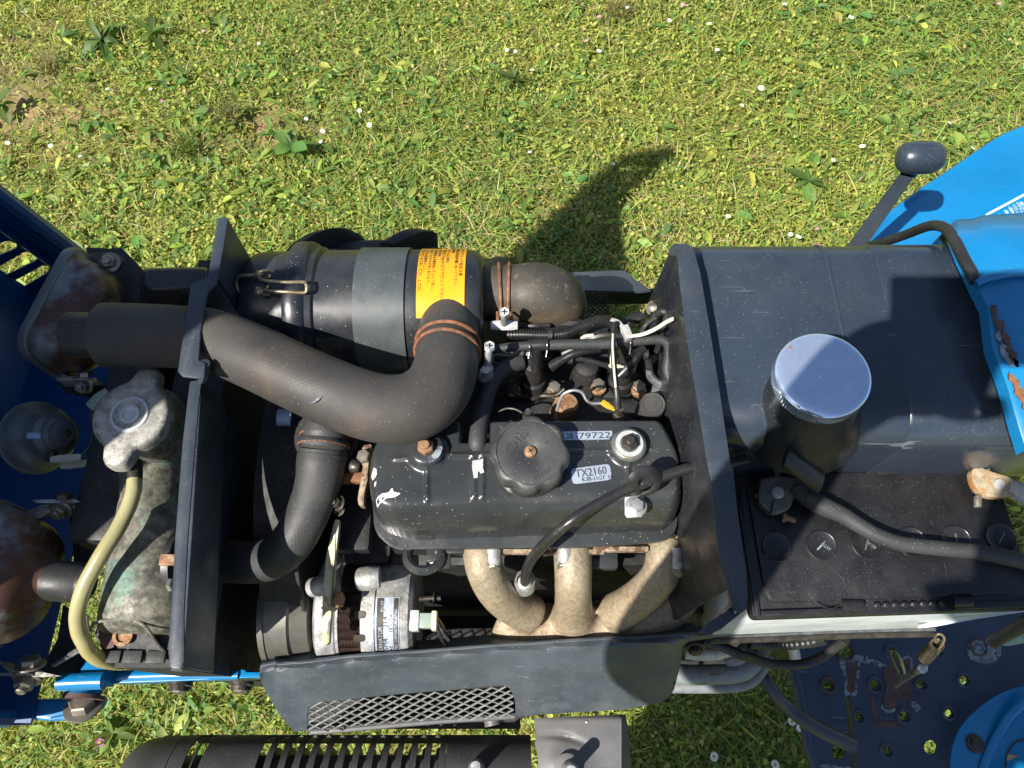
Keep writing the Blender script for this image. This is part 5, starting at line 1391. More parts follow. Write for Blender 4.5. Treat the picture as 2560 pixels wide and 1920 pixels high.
part('hanger_stub', MB().tube([P(*b3(1990, 870), .60), P(*b3(2000, 930), .60)], .010, 14, smooth=False), 'shield_grey', mu)
# stud on the shield
part('stud_cone', MB().lathe([(0, .009), (0.008, .0075), (0.024, .0065), (0.028, .005)], P(*b3(1870, 1262), .655), (0, .1, 1), 20), 'zinc', mu)
# grey end shield with a pressed crease
ge = thing('muffler_end_shield', 'dull grey creased sheet shield with a stud, right of the slotted muffler', 'shield', P(1450, 1870, .60))
def gz(u, v):
    x, y = (u - 1200) * 3.16, (v - 1520) * 3.16
    z = .660
    d1 = abs(y - (1010 + .00055 * (x - 620) ** 2 * (1 if x > 620 else .2))) 
    if 440 < x < 900: z -= .004 * math.exp(-((y - (1005 + .0009 * (x - 560) ** 2)) / 26) ** 2) * (1 - abs(x - 670) / 260)
    z += .006 * math.exp(-(((x - 690) / 150) ** 2 + ((y - 1240) / 130) ** 2))
    if x > 1120: z -= .03 * (x - 1120) / 60
    if y < 880: z -= .006 * ((880 - y) / 40) ** 2
    return z
go = [b4(430, 872), b4(600, 862), b4(1110, 842), b4(1150, 842), b4(1175, 1000), b4(1200, 1330), b4(465, 1330), b4(455, 1150), b4(440, 1100), b4(432, 1070), b4(442, 1040)]
part('sheet', sheet(go, [], lambda u, v: P(u, v, gz(u, v)), 5.0, .002), 'shield_grey', ge, ang=60)
part('washer', MB().lathe([(0, .014), (0.002, .014), (0.003, .011)], P(*b4(690, 1262), .668), (0, 0, 1), 28), 'shield_grey', ge)
part('stud', MB().lathe([(0, .0092), (0.006, .0092), (0.012, .0068), (0.036, .0062), (0.038, .0045)], P(*b4(705, 1280), .668), (0, .05, 1), 20), 'zinc', ge)
part('white_fleck', MB().prism([P(*b4(840 + 10 * math.cos(a), 903 + 10 * math.sin(a)), .6612) for a in [2 * math.pi * i / 10 for i in range(10)]], (0, 0, .0004)), 'bare', ge)
part('side_wall', MB().prism([P(*b4(430, 872), .654), P(*b4(1150, 845), .640), P(*b4(1150, 845), .640) - Z3 * .09, P(*b4(430, 872), .654) - Z3 * .09], (0, -.002, 0)), 'shield_grey', ge)
# ------------------------------------------------------------------ bulkhead between engine and tank
bul = thing('bulkhead_plate', 'dark grey bulkhead plate with a folded top flange, left of the fuel tank', 'bulkhead', P(1760, 1050, .6))
ZB = 1.018
fl_l = [B1(1640, 215, ZB), B1(1660, 420, ZB), B1(1700, 750, ZB), B1(1768, 1160, ZB), B1(1850, 1659, ZB)]
fl_r = [B1(1755, 175, ZB), B1(1800, 330, ZB), B1(1860, 680, ZB), B1(1935, 1160, ZB), B1(2010, 1659, ZB)]
low_l = [C3(48, 320, ZB - .006), C3(70, 560, ZB - .012), C3(100, 830, ZB - .02), C3(130, 960, ZB - .026), C3(165, 1070, ZB - .03)]
low_r = [C3(205, 260, ZB - .006), C3(235, 560, ZB - .012), C3(272, 830, ZB - .02), C3(295, 960, ZB - .026), C3(303, 1120, ZB - .03)]
tip = [C3(296, 1200, ZB - .034), C3(262, 1250, ZB - .037), C3(215, 1262, ZB - .038), C3(196, 1200, ZB - .036), C3(190, 1140, ZB - .033)]
mb = MB()
L_ = fl_l + low_l; R_ = fl_r + low_r
rings = [[a, b, b - Z3 * .003, a - Z3 * .003] for a, b in zip(L_, R_)]
rings.append([tip[3], tip[0], tip[0] - Z3 * .003, tip[3] - Z3 * .003])
rings.append([tip[3].lerp(tip[2], .5), tip[1], tip[1] - Z3 * .003, tip[3].lerp(tip[2], .5) - Z3 * .003])
mb.loft(rings)
part('top_flange', mb, 'panel', bul, ang=30, bevel=0.0008)
part('bent_corner', MB().prism([B1(1590, 160, .99), B1(1620, 135, 1.01), B1(1720, 138, 1.018), B1(1760, 178, 1.018), B1(1655, 225, 1.018), B1(1630, 210, 1.012), B1(1580, 205, .99)], (0, 0, -.003)), 'panel', bul, bevel=0.001)
# upright plate: outline in the plate's own plane, with the cut-outs the pipes pass through
p0, p1 = fl_l[0], fl_l[-1]
def plate(zs):
    n = len(L_)
    mb = MB()
    rings = []
    for a, zb in zip(L_, zs):
        rings.append([a - Z3 * .002, a - Z3 * .002 + X3 * .003, Vector((a.x + .003, a.y, zb)), Vector((a.x, a.y, zb))])
    return mb.loft(rings)
wl = [p.copy() for p in L_]
part('upright_plate', plate([.60] * len(L_)), 'canister', bul)  # flange's paint; weaker light on upright and ears is put into the colour
# the sloping ear towards the engine (seen on the left of the flange)
ear = [B1(1640, 220, 1.012), B1(1580, 205, .99), B1(1555, 270, .955), B1(1490, 420, .915), B1(1440, 540, .885), B1(1395, 640, .865), B1(1500, 665, .880), B1(1560, 790, .885), B1(1700, 800, .96)]
part('ear_plate', MB().prism(ear, (.002, .001, -.003)), 'canister', bul)
part('lower_ear', MB().prism([B1(1560, 790, .90), B1(1690, 775, .96), B1(1770, 1160, .99), B1(1850, 1640, .985), B1(1780, 1580, .90), B1(1700, 1380, .87), B1(1690, 1200, .87), B1(1600, 1060, .87), B1(1590, 900, .88)], (.002, .001, -.003)), 'canister', bul)
bolt(bul, B1(1475, 582, .895), (-.6, -.2, .8), .0055, 'bolt', 'w')
part('rivet', MB().lathe([(0, .0058), (0.004, .005), (0.006, .002)], B1(1475, 582, .898), (-.5, -.2, .85), 16), 'bolt', bul)
part('rivet', MB().lathe([(0, .005), (0.003, .004)], B1(1590, 575, .93), (-.5, -.2, .85), 14), 'panel', bul)
part('torn_edge', MB().prism([C3(x, y, ZB - .040) for x, y in [(165, 1085), (185, 1120), (205, 1170), (195, 1205), (170, 1220), (150, 1245), (110, 1262), (85, 1285), (75, 1280), (100, 1250), (140, 1232), (165, 1200), (180, 1170), (165, 1120)]], (0, 0, -.004)), 'tan_tear', bul)
part('lower_skirt', MB().prism([C3(x, y, ZB - .045) for x, y in [(-30, 1380), (20, 1330), (110, 1262), (190, 1190), (215, 1262), (300, 1180), (303, 1215), (120, 1360), (40, 1400)]], (0, 0, -.004)), 'panel', bul)

# ------------------------------------------------------------------ fuel tank
tank = thing('fuel_tank', 'dusty dark blue-black fuel tank with a chrome screw cap', 'fuel tank', (0.30, 0.305, 0.86))
TZ = 1.0
ya, yb, zb = 0.2045, 0.4005, 0.868
def tank_sec(x, g=0.0):
    pts = rrect((ya + yb) / 2, (TZ + zb) / 2, (yb - ya) / 2 - g, (TZ - zb) / 2 - g, 0.034, 8)
    return [Vector((x, p, q)) for p, q in pts]
xl_, xr_ = P(1752, 800, TZ).x, 0.47
xs_ = [(xl_, .004), (xl_ + .0015, .001), (xl_ + .004, 0)]
seam_px = P(2100, 800, TZ).x
part('shell', MB().loft([tank_sec(x, g) for x, g in xs_ + [(seam_px - .002, 0), (seam_px + .06, 0), (xr_ - .06, 0), (xr_ - .004, 0), (xr_, .003)]]), 'tank', tank, ang=30)
part('weld_seam', MB().loft([tank_sec(seam_px - .0016, -.0002), tank_sec(seam_px - .0008, -.0011), tank_sec(seam_px + .0008, -.0011), tank_sec(seam_px + .0016, -.0002)], False, False), 'tank', tank)
sx2 = P(2225, 800, TZ).x
part('pressed_step', MB().loft([tank_sec(sx2, -.0001), tank_sec(sx2 + .002, -.0010), tank_sec(sx2 + .16, -.0010), tank_sec(sx2 + .162, -.0001)], False, False), 'tank', tank)
capc = C2(922, 553, 1.058)
nb = C2(800, 790, .985)
nk = (capc - nb)
na = (capc - nb).normalized()
part('filler_neck', MB().lathe([(-0.02, .050), (0.004, .0425), (0.014, .0360), (nk.length - .014, .0335), (nk.length - .012, .031)], nb, na, 56, hint=X3), 'canister', tank, ang=40)
ca = (capc - nb + Vector((.004, .0, .03))).normalized()
cap_ = MB()
gr = []
for h in (-.0125, -.0015):
    gr.append([capc + ca * h + r3 for r3 in []])
a_, e1_, e2_ = frame_of(ca, X3)
def capring(h, r, kn):
    return [capc + a_ * h + (e1_ * math.cos(t) + e2_ * math.sin(t)) * (r + (kn if i % 2 else 0)) for i, t in [(i, 2 * math.pi * i / 180) for i in range(180)]]
cap_.loft([capring(-.014, .0330, 0), capring(-.0135, .0338, .0006), capring(-.0035, .0338, .0006), capring(-.0028, .0342, 0), capring(-.0012, .0342, 0), capring(0.0002, .0332, 0), capring(0.0010, .0315, 0), capring(.0014, .0270, 0), capring(.0019, .0150, 0), capring(.0020, .002, 0)])
co_ = part('screw_cap', cap_, 'chrome', tank, ang=35)
part('worn_spot', MB().lathe([(.0020, .0046), (.00235, .0046)], capc, a_, 24), 'chrome', co_)
part('rust_dot', MB().lathe([(.0012, .0012), (.0018, .0012)], capc + (e1_ * -.021 + e2_ * .022), a_, 12), 'bolt_rust', co_)

# ------------------------------------------------------------------ blue dash panel behind the tank
dash = thing('dash_panel', 'bright blue dash panel with a chipped front edge, behind the fuel tank', 'dash panel', (0.45, 0.3, 0.80))
fe = [C1(1730, 640, .99), C1(1722, 660, 1.005), C1(1735, 740, 1.022), C1(1790, 880, 1.028), C1(1890, 1090, 1.030), C1(1960, 1230, 1.030), C2(2010, 380, 1.030), C2(2100, 620, 1.028), C2(2180, 900, 1.024), C2(2225, 1040, 1.018)]
dm = MB()
rows = []
for k, q in enumerate(fe):
    s = k / (len(fe) - 1)
    e = Vector((.05, .004, .006)); f = Vector((.40, .0, .030))
    rows.append([q - Z3 * .012, q, q + Vector((.004, 0, .0022)), q + Vector((.016, 0, .0032)), q + Vector((.022, 0, .0080)), q + Vector((.05, 0, .011)), q + f])
first = [p + Vector((0, .004, -.08)) for p in rows[0]]
firstb = [p + Vector((0.03, .012, -.16)) for p in rows[0]]
last = [p + Vector((.02, -.002, -.10)) for p in rows[-1]]
dm.loft([firstb, first] + rows, closed=False)
part('panel', dm, 'blue', dash, ang=50)
part('crease_bead', MB().tube([C1(1880, 1075, 1.034), C1(1960, 1040, 1.037), C1(2100, 1010, 1.041), C1(2240, 1000, 1.044)], .0035, 10), 'blue', dash)
for pts, mt_, z in (([(1980, 1230), (2000, 1225), (2030, 1300), (2070, 1380), (2110, 1470), (2150, 1560), (2180, 1650), (2160, 1650), (2120, 1580), (2080, 1500), (2050, 1400), (2000, 1320)], 'brown_rust', 1.0345),
                    ([(2010, 1420), (2030, 1400), (2060, 1470), (2100, 1560), (2130, 1650), (2100, 1640), (2060, 1560)], 'primer', 1.0338)):
    part('chipped_paint', MB().prism([C1(x, y, z) for x, y in blob(pts, .30, 4, 5)], (0, 0, .0012)), mt_, dash)
part('chipped_paint', MB().prism([C2(x, y, 1.0330) for x, y in blob([(2105, 540), (2150, 560), (2190, 640), (2225, 720), (2225, 800), (2180, 720), (2140, 640)], .35, 4, 6)], (0, 0, .0012)), 'orange_rust', dash)
part('inner_wall', MB().prism([C1(1890, 1100, 1.0), C1(1720, 900, .97), C2(1820, 60, .985), C2(1860, 200, .99), C2(1920, 480, .995), C2(2080, 640, 1.0)], (.004, 0, -.04)), 'plastic', dash)
trm = MB().tube([C1(1150, 812, .86), C1(1260, 785, .89), C1(1400, 735, .93), C1(1500, 695, .96), C1(1570, 675, .98), C1(1640, 680, .998), C1(1695, 720, 1.012), C1(1745, 800, 1.022), C1(1800, 910, 1.028), C1(1845, 990, 1.032), C1(1875, 1060, 1.033)], [.0048] * 11, 16)
solo('edge_trim', trm, 'rubber', 'dusty black rubber trim arching over the far corner of the dash panel', 'rubber trim', kind='thing')
trn = thing('edge_trim', 'black rubber trim on the blue panel edge right of the coil spring', 'rubber trim', B5(2100, 200, .8))
trn['kind'] = 'thing'
part('rubber_bead', MB().tube([B5(2330, 40, .90), B5(2212, 118, .88), B5(2100, 190, .86), B5(1960, 272, .84)], 0.0057, 16), 'rubber', trn)
part('panel_edge', MB().prism([B5(2330, 150, .87), B5(2212, 200, .86), B5(2060, 285, .835), B5(2080, 300, .83), B5(2212, 275, .84), B5(2330, 262, .85)], (0, 0, -.004)), 'blue', trn)

# ------------------------------------------------------------------ far fender with white printed decal
fen = thing('fender', 'bright blue rear fender with white printed notice, upper right corner', 'fender', P(2420, 520, .5))
def c1(x, y): return (1760 + x / 2.765, 320 + y / 2.765)
def fen_z(u, v):
    return .735 + .00016 * (u - 2200) - .00010 * max(0, 620 - v - .72 * (2560 - u) * 0)
fo = [c1(1080, 840), c1(1130, 785), c1(1240, 650), c1(1500, 450), c1(1700, 318), c1(1900, 180), c1(2000, 120), c1(2060, 78), c1(2212, 15), c1(2500, -90), c1(2900, -160), c1(3500, -180), c1(3500, 720), c1(2500, 700), c1(2212, 720), c1(1700, 760), c1(1300, 900)]
part('panel', sheet(fo, [], lambda u, v: P(u, v, fen_z(u, v)), 22.0, .002), 'blue', fen, ang=50)
part('edge_lip', MB().tube([P(*c1(x, y), fen_z(*c1(x, y)) - .003) for x, y in [(1130, 785), (1240, 650), (1500, 450), (1700, 318), (1900, 180), (2060, 78), (2212, 15), (2500, -90), (2900, -160), (3500, -180)]], .006, 10), 'blue', fen)
def fp(x, y, l=.0006): return P(*c1(x, y), fen_z(*c1(x, y)) + l)
fr1 = MB().tube([fp(2230, 452), fp(2100, 522), fp(1960, 596), fp(1950, 606), fp(1956, 622)], .0016, 6, squash=.4, smooth=False)
ntc = part('notice_border', fr1, 'white_print', fen)
exn = (fp(2080, 610) - fp(2020, 640)).normalized()
for (x, y), s, w in (((1990, 628), '4.', .006), ((2046, 622), '\u30d6\u30ec\u30fc\u30ad', .014), ((2062, 624), '4.', .005), ((2100, 628), '\u8d70\u884c\u6642\u306f\u9023\u7d50', .030), ((2135, 618), '2.\u5fc5\u305a\u78ba\u8a8d\u3057', .040), ((2166, 610), '\u305b\u3066\u304f\u3060\u3055\u3044', .042), ((2196, 605), '3.\u30b9\u30a4\u30c3\u30c1\u3092\u5207\u308b', .046), ((2225, 610), '1.\u4e57\u308b\u524d\u306b\u70b9\u691c', .050)):
    o = fp(x, y, .0012)
    e = (fp(x - 26, y - 60) - fp(x, y)).normalized()
    upv = Z3.cross(e)
    m2 = flat_map(o, e, -upv, 0.0)
    part('lettering', text(s, .0052, lambda X, Y, Z, m2=m2: m2(X, Y, 0) + Z3 * (.0004 + Z), width=w * .55, depth=.0001), 'white_print', ntc, kind='stuff')
lev = thing('control_lever', 'black control lever with a shiny oval knob against the grass', 'lever', P(2140, 640, .6))
kc = C1(1490, 205, .955)
kn = MB()
def kring(c, a, b, zz):
    return [c + Vector((a * math.cos(t) * abs(math.cos(t)) ** -.15 if abs(math.cos(t)) > 1e-3 else 0, b * math.sin(t), zz)) for t in [2 * math.pi * i / 28 for i in range(28)]]
kA = Matrix.Rotation(rad(-8), 3, 'Z')
kn.lathe([(-.0228, .002), (-.0224, .006), (-.0204, .0112), (-.016, .0145), (-.008, .0163), (0.0, .0166), (.010, .0163), (.017, .0148), (.0212, .0115), (.0230, .007), (.0234, .002)], kc, (1, -.06, .06), 40)
part('knob', kn, 'tank', lev, ang=60)
part('knob_collar', MB().lathe([(0, .0088), (0.008, .0095), (0.012, .009)], C1(1408, 318, .93), (.35, .65, .55), 24), 'plastic', lev)
sp_ = [C1(1405, 325, .932), C1(1300, 470, .90), C1(1150, 680, .855), C1(1030, 850, .82), C1(960, 960, .79)]
rg = []
for i, q in enumerate(sp_):
    d = (sp_[min(i + 1, 4)] - sp_[max(i - 1, 0)]).normalized()
    sd = d.cross(Z3).normalized(); nn = sd.cross(d)
    w = .0068 + .0008 * i
    rg.append([q + sd * w + nn * .003, q - sd * w + nn * .003, q - sd * w - nn * .003, q + sd * w - nn * .003])
part('flat_bar', MB().loft(rg), 'panel', lev, bevel=0.0012)

# ------------------------------------------------------------------ battery
BZ = .905
bat = thing('battery', 'dusty black-lidded car battery with six round vent caps in a milky case', 'battery', P(2200, 1380, .70))
cor = [P(1849, 1172, BZ), P(2519, 1146, BZ), P(2596, 1520, BZ), P(1888, 1545, BZ)]
bx0 = cor[3]; bex = (cor[2] - cor[3]).normalized(); bey = (cor[0] - cor[3]); bey = (bey - bex * bey.dot(bex)).normalized()
BL, BW = .243, .132
def bp(x, y, z): return bx0 + bex * x + bey * y + Z3 * z
def bprism(poly, z0, z1): return MB().prism([bp(x, y, z0) for x, y in poly], (0, 0, z1 - z0))
outl = rounded([(0, 0), (BL, 0), (BL, BW), (0, BW)], .006, 4)
part('case', bprism(rounded([(.003, .003), (BL - .003, .003), (BL - .003, BW - .003), (.003, BW - .003)], .005, 4), -.195, -.020), 'case', bat, bevel=.001)
part('lid', bprism(outl, -.0205, -.0045), 'lid', bat, bevel=.0015)
topo = rounded([(.017, .012), (BL - .02, .012), (BL - .010, .030), (BL - .010, BW - .012), (.075, BW - .008), (.070, BW - .016), (.012, BW - .016), (.012, .03)], .004, 3)
part('raised_lid', bprism(topo, -.0045, 0.0), 'lid', bat, bevel=.001)
part('rim_wall', bprism([(.0015, .0015), (.0055, .0015), (.0055, BW - .0015), (.0015, BW - .0015)], -.005, -.0008), 'lid', bat, bevel=.0008)
part('rim_wall', bprism([(.006, .0012), (.090, .0012), (.090, .0058), (.006, .0058)], -.005, -.0005), 'lid', bat, bevel=.0008)
part('rim_wall', bprism([(.170, .0012), (BL - .004, .0012), (BL - .004, .007), (.170, .007)], -.005, .0005), 'lid', bat, bevel=.0008)
part('rim_wall', bprism([(.135, BW - .011), (BL - .014, BW - .009), (BL - .014, BW - .003), (.135, BW - .004)], -.005, .0012), 'lid', bat, bevel=.0008)
part('handle_pivot', MB().tube([bp(.074, .008, -.001), bp(.084, .0075, -.001), bp(.092, .007, -.001)], .0052, 14), 'lid', bat)
part('handle_pivot', MB().tube([bp(.168, .008, .0), bp(.176, .008, .0), bp(.184, .008, .0)], .0056, 14), 'lid', bat)
part('handle_pivot', MB().tube([bp(.130, BW - .008, .0), bp(.138, BW - .008, .0), bp(.146, BW - .008, .0)], .0056, 14), 'lid', bat)
for k in range(8):
    part('rib_tooth', MB().lathe([(0, .0032), (.002, .0028), (.003, .0015)], bp(.106 + .0078 * k, .0072, -.004), (0, -.35, 1), 12), 'lid', bat)
    part('rib_tooth', MB().lathe([(0, .0034), (.003, .003), (.0045, .0015)], bp(.074 + .0078 * k, BW - .0045, -.005), (0, .2, 1), 12), 'lid', bat)
for k, ((x, y), sl) in enumerate(zip(((500, 795), (808, 785), (1120, 775), (1430, 760), (1740, 750), (2050, 735)), (-28, 42, 66, 60, 88, 52))):
    c = C3(x, y, BZ)
    vcap = part('vent_cap', MB().lathe([(-.001, .0132), (.0012, .0132), (.0018, .0126), (.0012, .0118), (.0013, .002)], c, Z3, 36), 'lid', bat)
    part('cap_slot', MB().box(c + Z3 * .0016, (.0115, .0013, .0008), Matrix.Rotation(rad(sl), 3, 'Z')), 'bolt_dark' if k == 0 else 'primer' if k == 1 else 'hornshell', vcap)
    for a in (sl + 60, sl - 120):
        part('breather_hole', MB().lathe([(.0012, .0011), (.0016, .0011)], c + Vector((.0055 * math.cos(rad(a)), .0055 * math.sin(rad(a)), 0)), Z3, 8), 'ink', vcap)
    if k in (1, 2, 3):
        exv = Vector((math.cos(rad(-42)), math.sin(rad(-42)), 0)) * -1
        part('lettering', text('ASTPP', .0042, flat_map(c + Vector((.0080, -.0030, .0015)), exv, Vector((-exv.y, exv.x, 0)), .0001), width=.009, depth=.0001), 'primer', vcap, kind='stuff')
for (x, y), w in (((560, 1130), .013),):
    part('moulded_lettering', text('206', .006, flat_map(C3(668, 1118, BZ), -bex, -bey, .0001), width=w, depth=.0002), 'lid', bat, kind='stuff')
part('moulded_lettering', text('55B24L', .0135, flat_map(C3(1485, 305, BZ), -bex, -bey, .0001), width=.073, depth=.0005), 'lid', bat, kind='stuff')
part('polarity_mark', join(bprism([(.158, .100), (.172, .100), (.172, .1015), (.158, .1015)], 0, .0006), bprism([(.1642, .1016), (.1658, .1016), (.1658, .107), (.1642, .107)], 0, .0006)), 'lid', bat)
part('moulded_ring', ringwire(C3(850, 1080, BZ), Z3, .0165, .0004), 'lid', bat)
part('moulded_panel', join(*[MB().tube([C3(a, b, BZ), C3(c, d, BZ)], .0004, 6, smooth=False) for a, b, c, d in ((990, 910, 1660, 895), (990, 910, 1010, 1150), (1660, 895, 1700, 1110))]), 'lid', bat)
part('side_sticker', MB().prism([bp(BL - .003, .045, -.03), bp(BL - .003, .085, -.03), bp(BL - .003, .085, -.09), bp(BL - .003, .045, -.09)], (.0006, 0, 0)), 'blue_tape', bat)

cab = thing('battery_cable', 'thick black battery cable with rusty clamp and rubber hood, on the left terminal', 'battery cable', C3(600, 450, BZ))
tc_ = C3(505, 420, BZ + .012)
part('terminal_post', MB().lathe([(-.012, .0060), (.002, .0056), (.0034, .0044), (.0036, .002)], tc_, Z3, 28), 'grey_cable', cab)
clo = rounded([(-.0185, .004), (-.015, .0155), (.002, .0185), (.016, .0165), (.024, .015), (.0285, .006), (.017, -.004), (.011, -.0165), (.002, -.021), (-.0075, -.0235), (-.0215, -.0105)], .006, 3)
part('clamp', MB().prism([tc_ + Vector((x, y, -.008)) for x, y in [(a * .86, b * .86) for a, b in clo]], (0, 0, .009)), 'lead', cab, bevel=.0022, segs=3)
part('clamp_split', MB().box(tc_ + Vector((-.0065, -.0125, .0012)), (.0016, .012, .0012), Matrix.Rotation(-.35, 3, 'Z')), 'ink', cab)
bpz = C3(545, 590, BZ + .008)
part('clamp_bolt', MB().tube([bpz, C3(585, 598, BZ + .008), C3(632, 612, BZ + .008)], [.0026, .0026, .0024], 12), 'bolt_rust', cab)
bolt(cab, C3(540, 588, BZ + .008), C3(632, 612, BZ) - C3(540, 588, BZ), .0045, 'bolt_rust', 'h')
part('clamp_lug', MB().box(C3(390, 455, BZ + .006), (.008, .010, .008), Matrix.Rotation(.5, 3, 'Z')), 'bolt_rust', cab, bevel=.002)
part('cable_lug', MB().tube([C3(640, 380, BZ + .012), C3(700, 440, BZ + .013), C3(760, 490, BZ + .012)], [0.0086, 0.0083, 0.0076], 18, squash=.8), 'hose2', cab)
part('cable', MB().tube([C3(700, 445, BZ + .013), C3(780, 490, BZ + .013), C3(860, 530, BZ + .0125), C3(960, 575, BZ + .012), C3(1080, 650, BZ + .012), C3(1200, 715, BZ + .012), C3(1340, 765, BZ + .012), C3(1500, 790, BZ + .012), C3(1700, 810, BZ + .012), C3(1900, 830, BZ + .012), C3(2100, 870, BZ + .012), C3(2250, 905, BZ + .010), C3(2420, 960, BZ), C3(2900, 1080, BZ - .05)], [0.0078, 0.0087, 0.0083, 0.0073, 0.0069, 0.0066, 0.0066, 0.0066, 0.0066, 0.0066, 0.0069, 0.0069, 0.0066, 0.0066], 20), 'hose2', cab)
hd0, hd1 = C3(560, 165, BZ + .085), C3(815, 355, BZ + .060)
dirh = (hd1 - hd0).normalized(); sdh = dirh.cross(Z3).normalized()
rings = []
for s, w, h in ((0, .0085, .007), (.03, .0095, .008), (.5, .0098, .008), (.92, .0098, .008), (.98, .009, .007), (1.0, .007, .005)):
    c = hd0.lerp(hd1, s if s > .01 else s)
    rings.append([c + sdh * w * math.cos(t) + Z3 * h * (math.sin(t)) for t in [2 * math.pi * i / 20 for i in range(20)]])
part('rubber_hood', MB().loft(rings), 'plastic', cab, bevel=.001)
part('hood_tongue', MB().tube([C3(490, 240, BZ + .03), C3(505, 290, BZ + .02), C3(520, 270, BZ + .024), C3(560, 230, BZ + .03)], .002, 8), 'rubber', cab)
ear2 = thing('earth_cable', 'pale grey cable with a white and rust crusted clamp, right terminal', 'battery cable', C3(2000, 380, BZ))
t2 = C3(2040, 362, BZ + .014)
part('terminal_post', MB().lathe([(-.014, .0056), (.001, .0052), (.0024, .0042), (.0026, .002)], t2, Z3, 26), 'grey_cable', ear2)
cl2 = rounded([(-.029, .019), (-.020, .0235), (-.010, .019), (.004, .0135), (.016, .010), (.022, .002), (.022, -.012), (.008, -.0155), (-.010, -.0165), (-.022, -.013), (-.0295, -.004), (-.031, .008)], .006, 3)
part('clamp', MB().prism([t2 + Vector((x, y, -.009)) for x, y in [(a * .72, b * .72) for a, b in cl2]], (0, 0, .0095)), 'corrosion', ear2, bevel=.0016, segs=3)
part('clamp_bolt', join(*[MB().lathe([(0, .0028), (.0008, .0033), (.0016, .0028)], C3(1890, 440 + 7.5 * k, BZ + .008), (0, -1, 0), 14) for k in range(10)]), 'bolt', ear2)
bolt(ear2, C3(1893, 415, BZ + .008), (0, 1, .2), .0048, 'bolt_rust', 'h')
part('bolt_ear', MB().box(C3(1910, 268, BZ + .008), (.015, .007, .008), Matrix.Rotation(-.15, 3, 'Z')), 'corrosion', ear2, bevel=.003)
part('cable', MB().tube([C3(2090, 380, BZ + .010), C3(2150, 400, BZ + .010), C3(2230, 440, BZ + .008), C3(2400, 520, BZ), C3(2800, 640, BZ - .06)], [0.0073, 0.0080, 0.0084, 0.0084, 0.0084], 20), 'grey_cable', ear2)
# tray below
try_ = thing('battery_tray', 'grimy folded steel tray under the front of the battery', 'tray', C3(900, 1420, .70))
part('lip', MB().prism([C3(x, y, .735) for x, y in [(55, 1415), (400, 1395), (1000, 1365), (1475, 1350), (1560, 1340), (1612, 1355), (1605, 1382), (1560, 1400), (900, 1432), (40, 1445)]], (0, 0, -.01)), 'lead', try_, bevel=.002)
part('lip_edge', MB().tube([C3(x, y, .735) for x, y in [(40, 1445), (500, 1432), (1000, 1410), (1590, 1398)]], .003, 8), 'bolt_dark', try_)
part('floor', MB().prism([C3(55, 1420, .715), C3(1600, 1370, .715), P(2519, 1146, .715), P(1849, 1172, .715)], (0, 0, -.006)), 'block', try_)
part('white_flap', MB().prism([C3(x, y, .79) for x, y in [(1480, 1342), (1620, 1290), (1900, 1250), (2230, 1228), (2230, 1240), (1900, 1290), (1600, 1345), (1490, 1356)]], (0, 0, -.002)), 'case', try_)
part('left_flange', MB().prism([B4(x, y, .765) for x, y in [(1630, 200), (1640, 155), (1830, 148), (1840, 190), (1700, 200)]], (0, 0, -.006)), 'panel', try_, bevel=.001)
bolt(try_, B4(1700, 310, .72), (0, -1, .35), .0075, 'bolt_dark', 'wh')

# ------------------------------------------------------------------ spring and hooked rod
spr = thing('coil_spring', 'pale coil spring hooked to the battery tray corner', 'spring', B5(1470, 350, .60))
sa, sb = B5(1530, 285, .69), B5(1425, 400, .655)
axs = (sb - sa).normalized(); _, u1, u2 = frame_of(axs)
turns = 15
coil = [sa + axs * ((sb - sa).length * i / (turns * 12)) + (u1 * math.cos(2 * math.pi * i / 12) + u2 * math.sin(2 * math.pi * i / 12)) * .0062 for i in range(turns * 12 + 1)]
part('coil', MB().tube(coil, .0013, 8, smooth=False), 'wire_tan', spr)
part('hook', MB().tube([coil[0], B5(1512, 265, .70), B5(1508, 232, .712), B5(1530, 207, .722), B5(1562, 212, .722), B5(1582, 240, .718), B5(1572, 280, .71), B5(1545, 320, .70), B5(1510, 370, .69)], .0013, 10), 'wire_tan', spr)
part('hook', MB().tube([coil[-1], B5(1400, 440, .648), B5(1372, 455, .645), B5(1375, 485, .642), B5(1410, 500, .642), B5(1438, 475, .645), B5(1450, 430, .655)], .0013, 10), 'wire_tan', spr)
rod = thing('hook_rod', 'polished bent rod looped through the foot plate below the spring', 'rod', B5(1240, 560, .40))
part('rod', MB().tube([B5(1398, 478, .640), B5(1340, 515, .60), B5(1270, 560, .53), B5(1215, 600, .48), B5(1195, 625, .46), B5(1185, 610, .46)], [0.0040, 0.0040, 0.0035, 0.0032, 0.0029, 0.0019], 14), 'steel', rod)
part('loop', MB().tube([B5(1160, 350, .42), B5(1175, 420, .44), B5(1205, 490, .46), B5(1240, 540, .47), B5(1258, 545, .475), B5(1255, 490, .47), B5(1225, 400, .45), B5(1190, 350, .43)], 0.0033, 14), 'steel', rod)
part('pin', MB().lathe([(0, .0055), (.004, .0055), (.005, .004)], B5(1398, 478, .648), Z3, 18), 'zinc', rod)

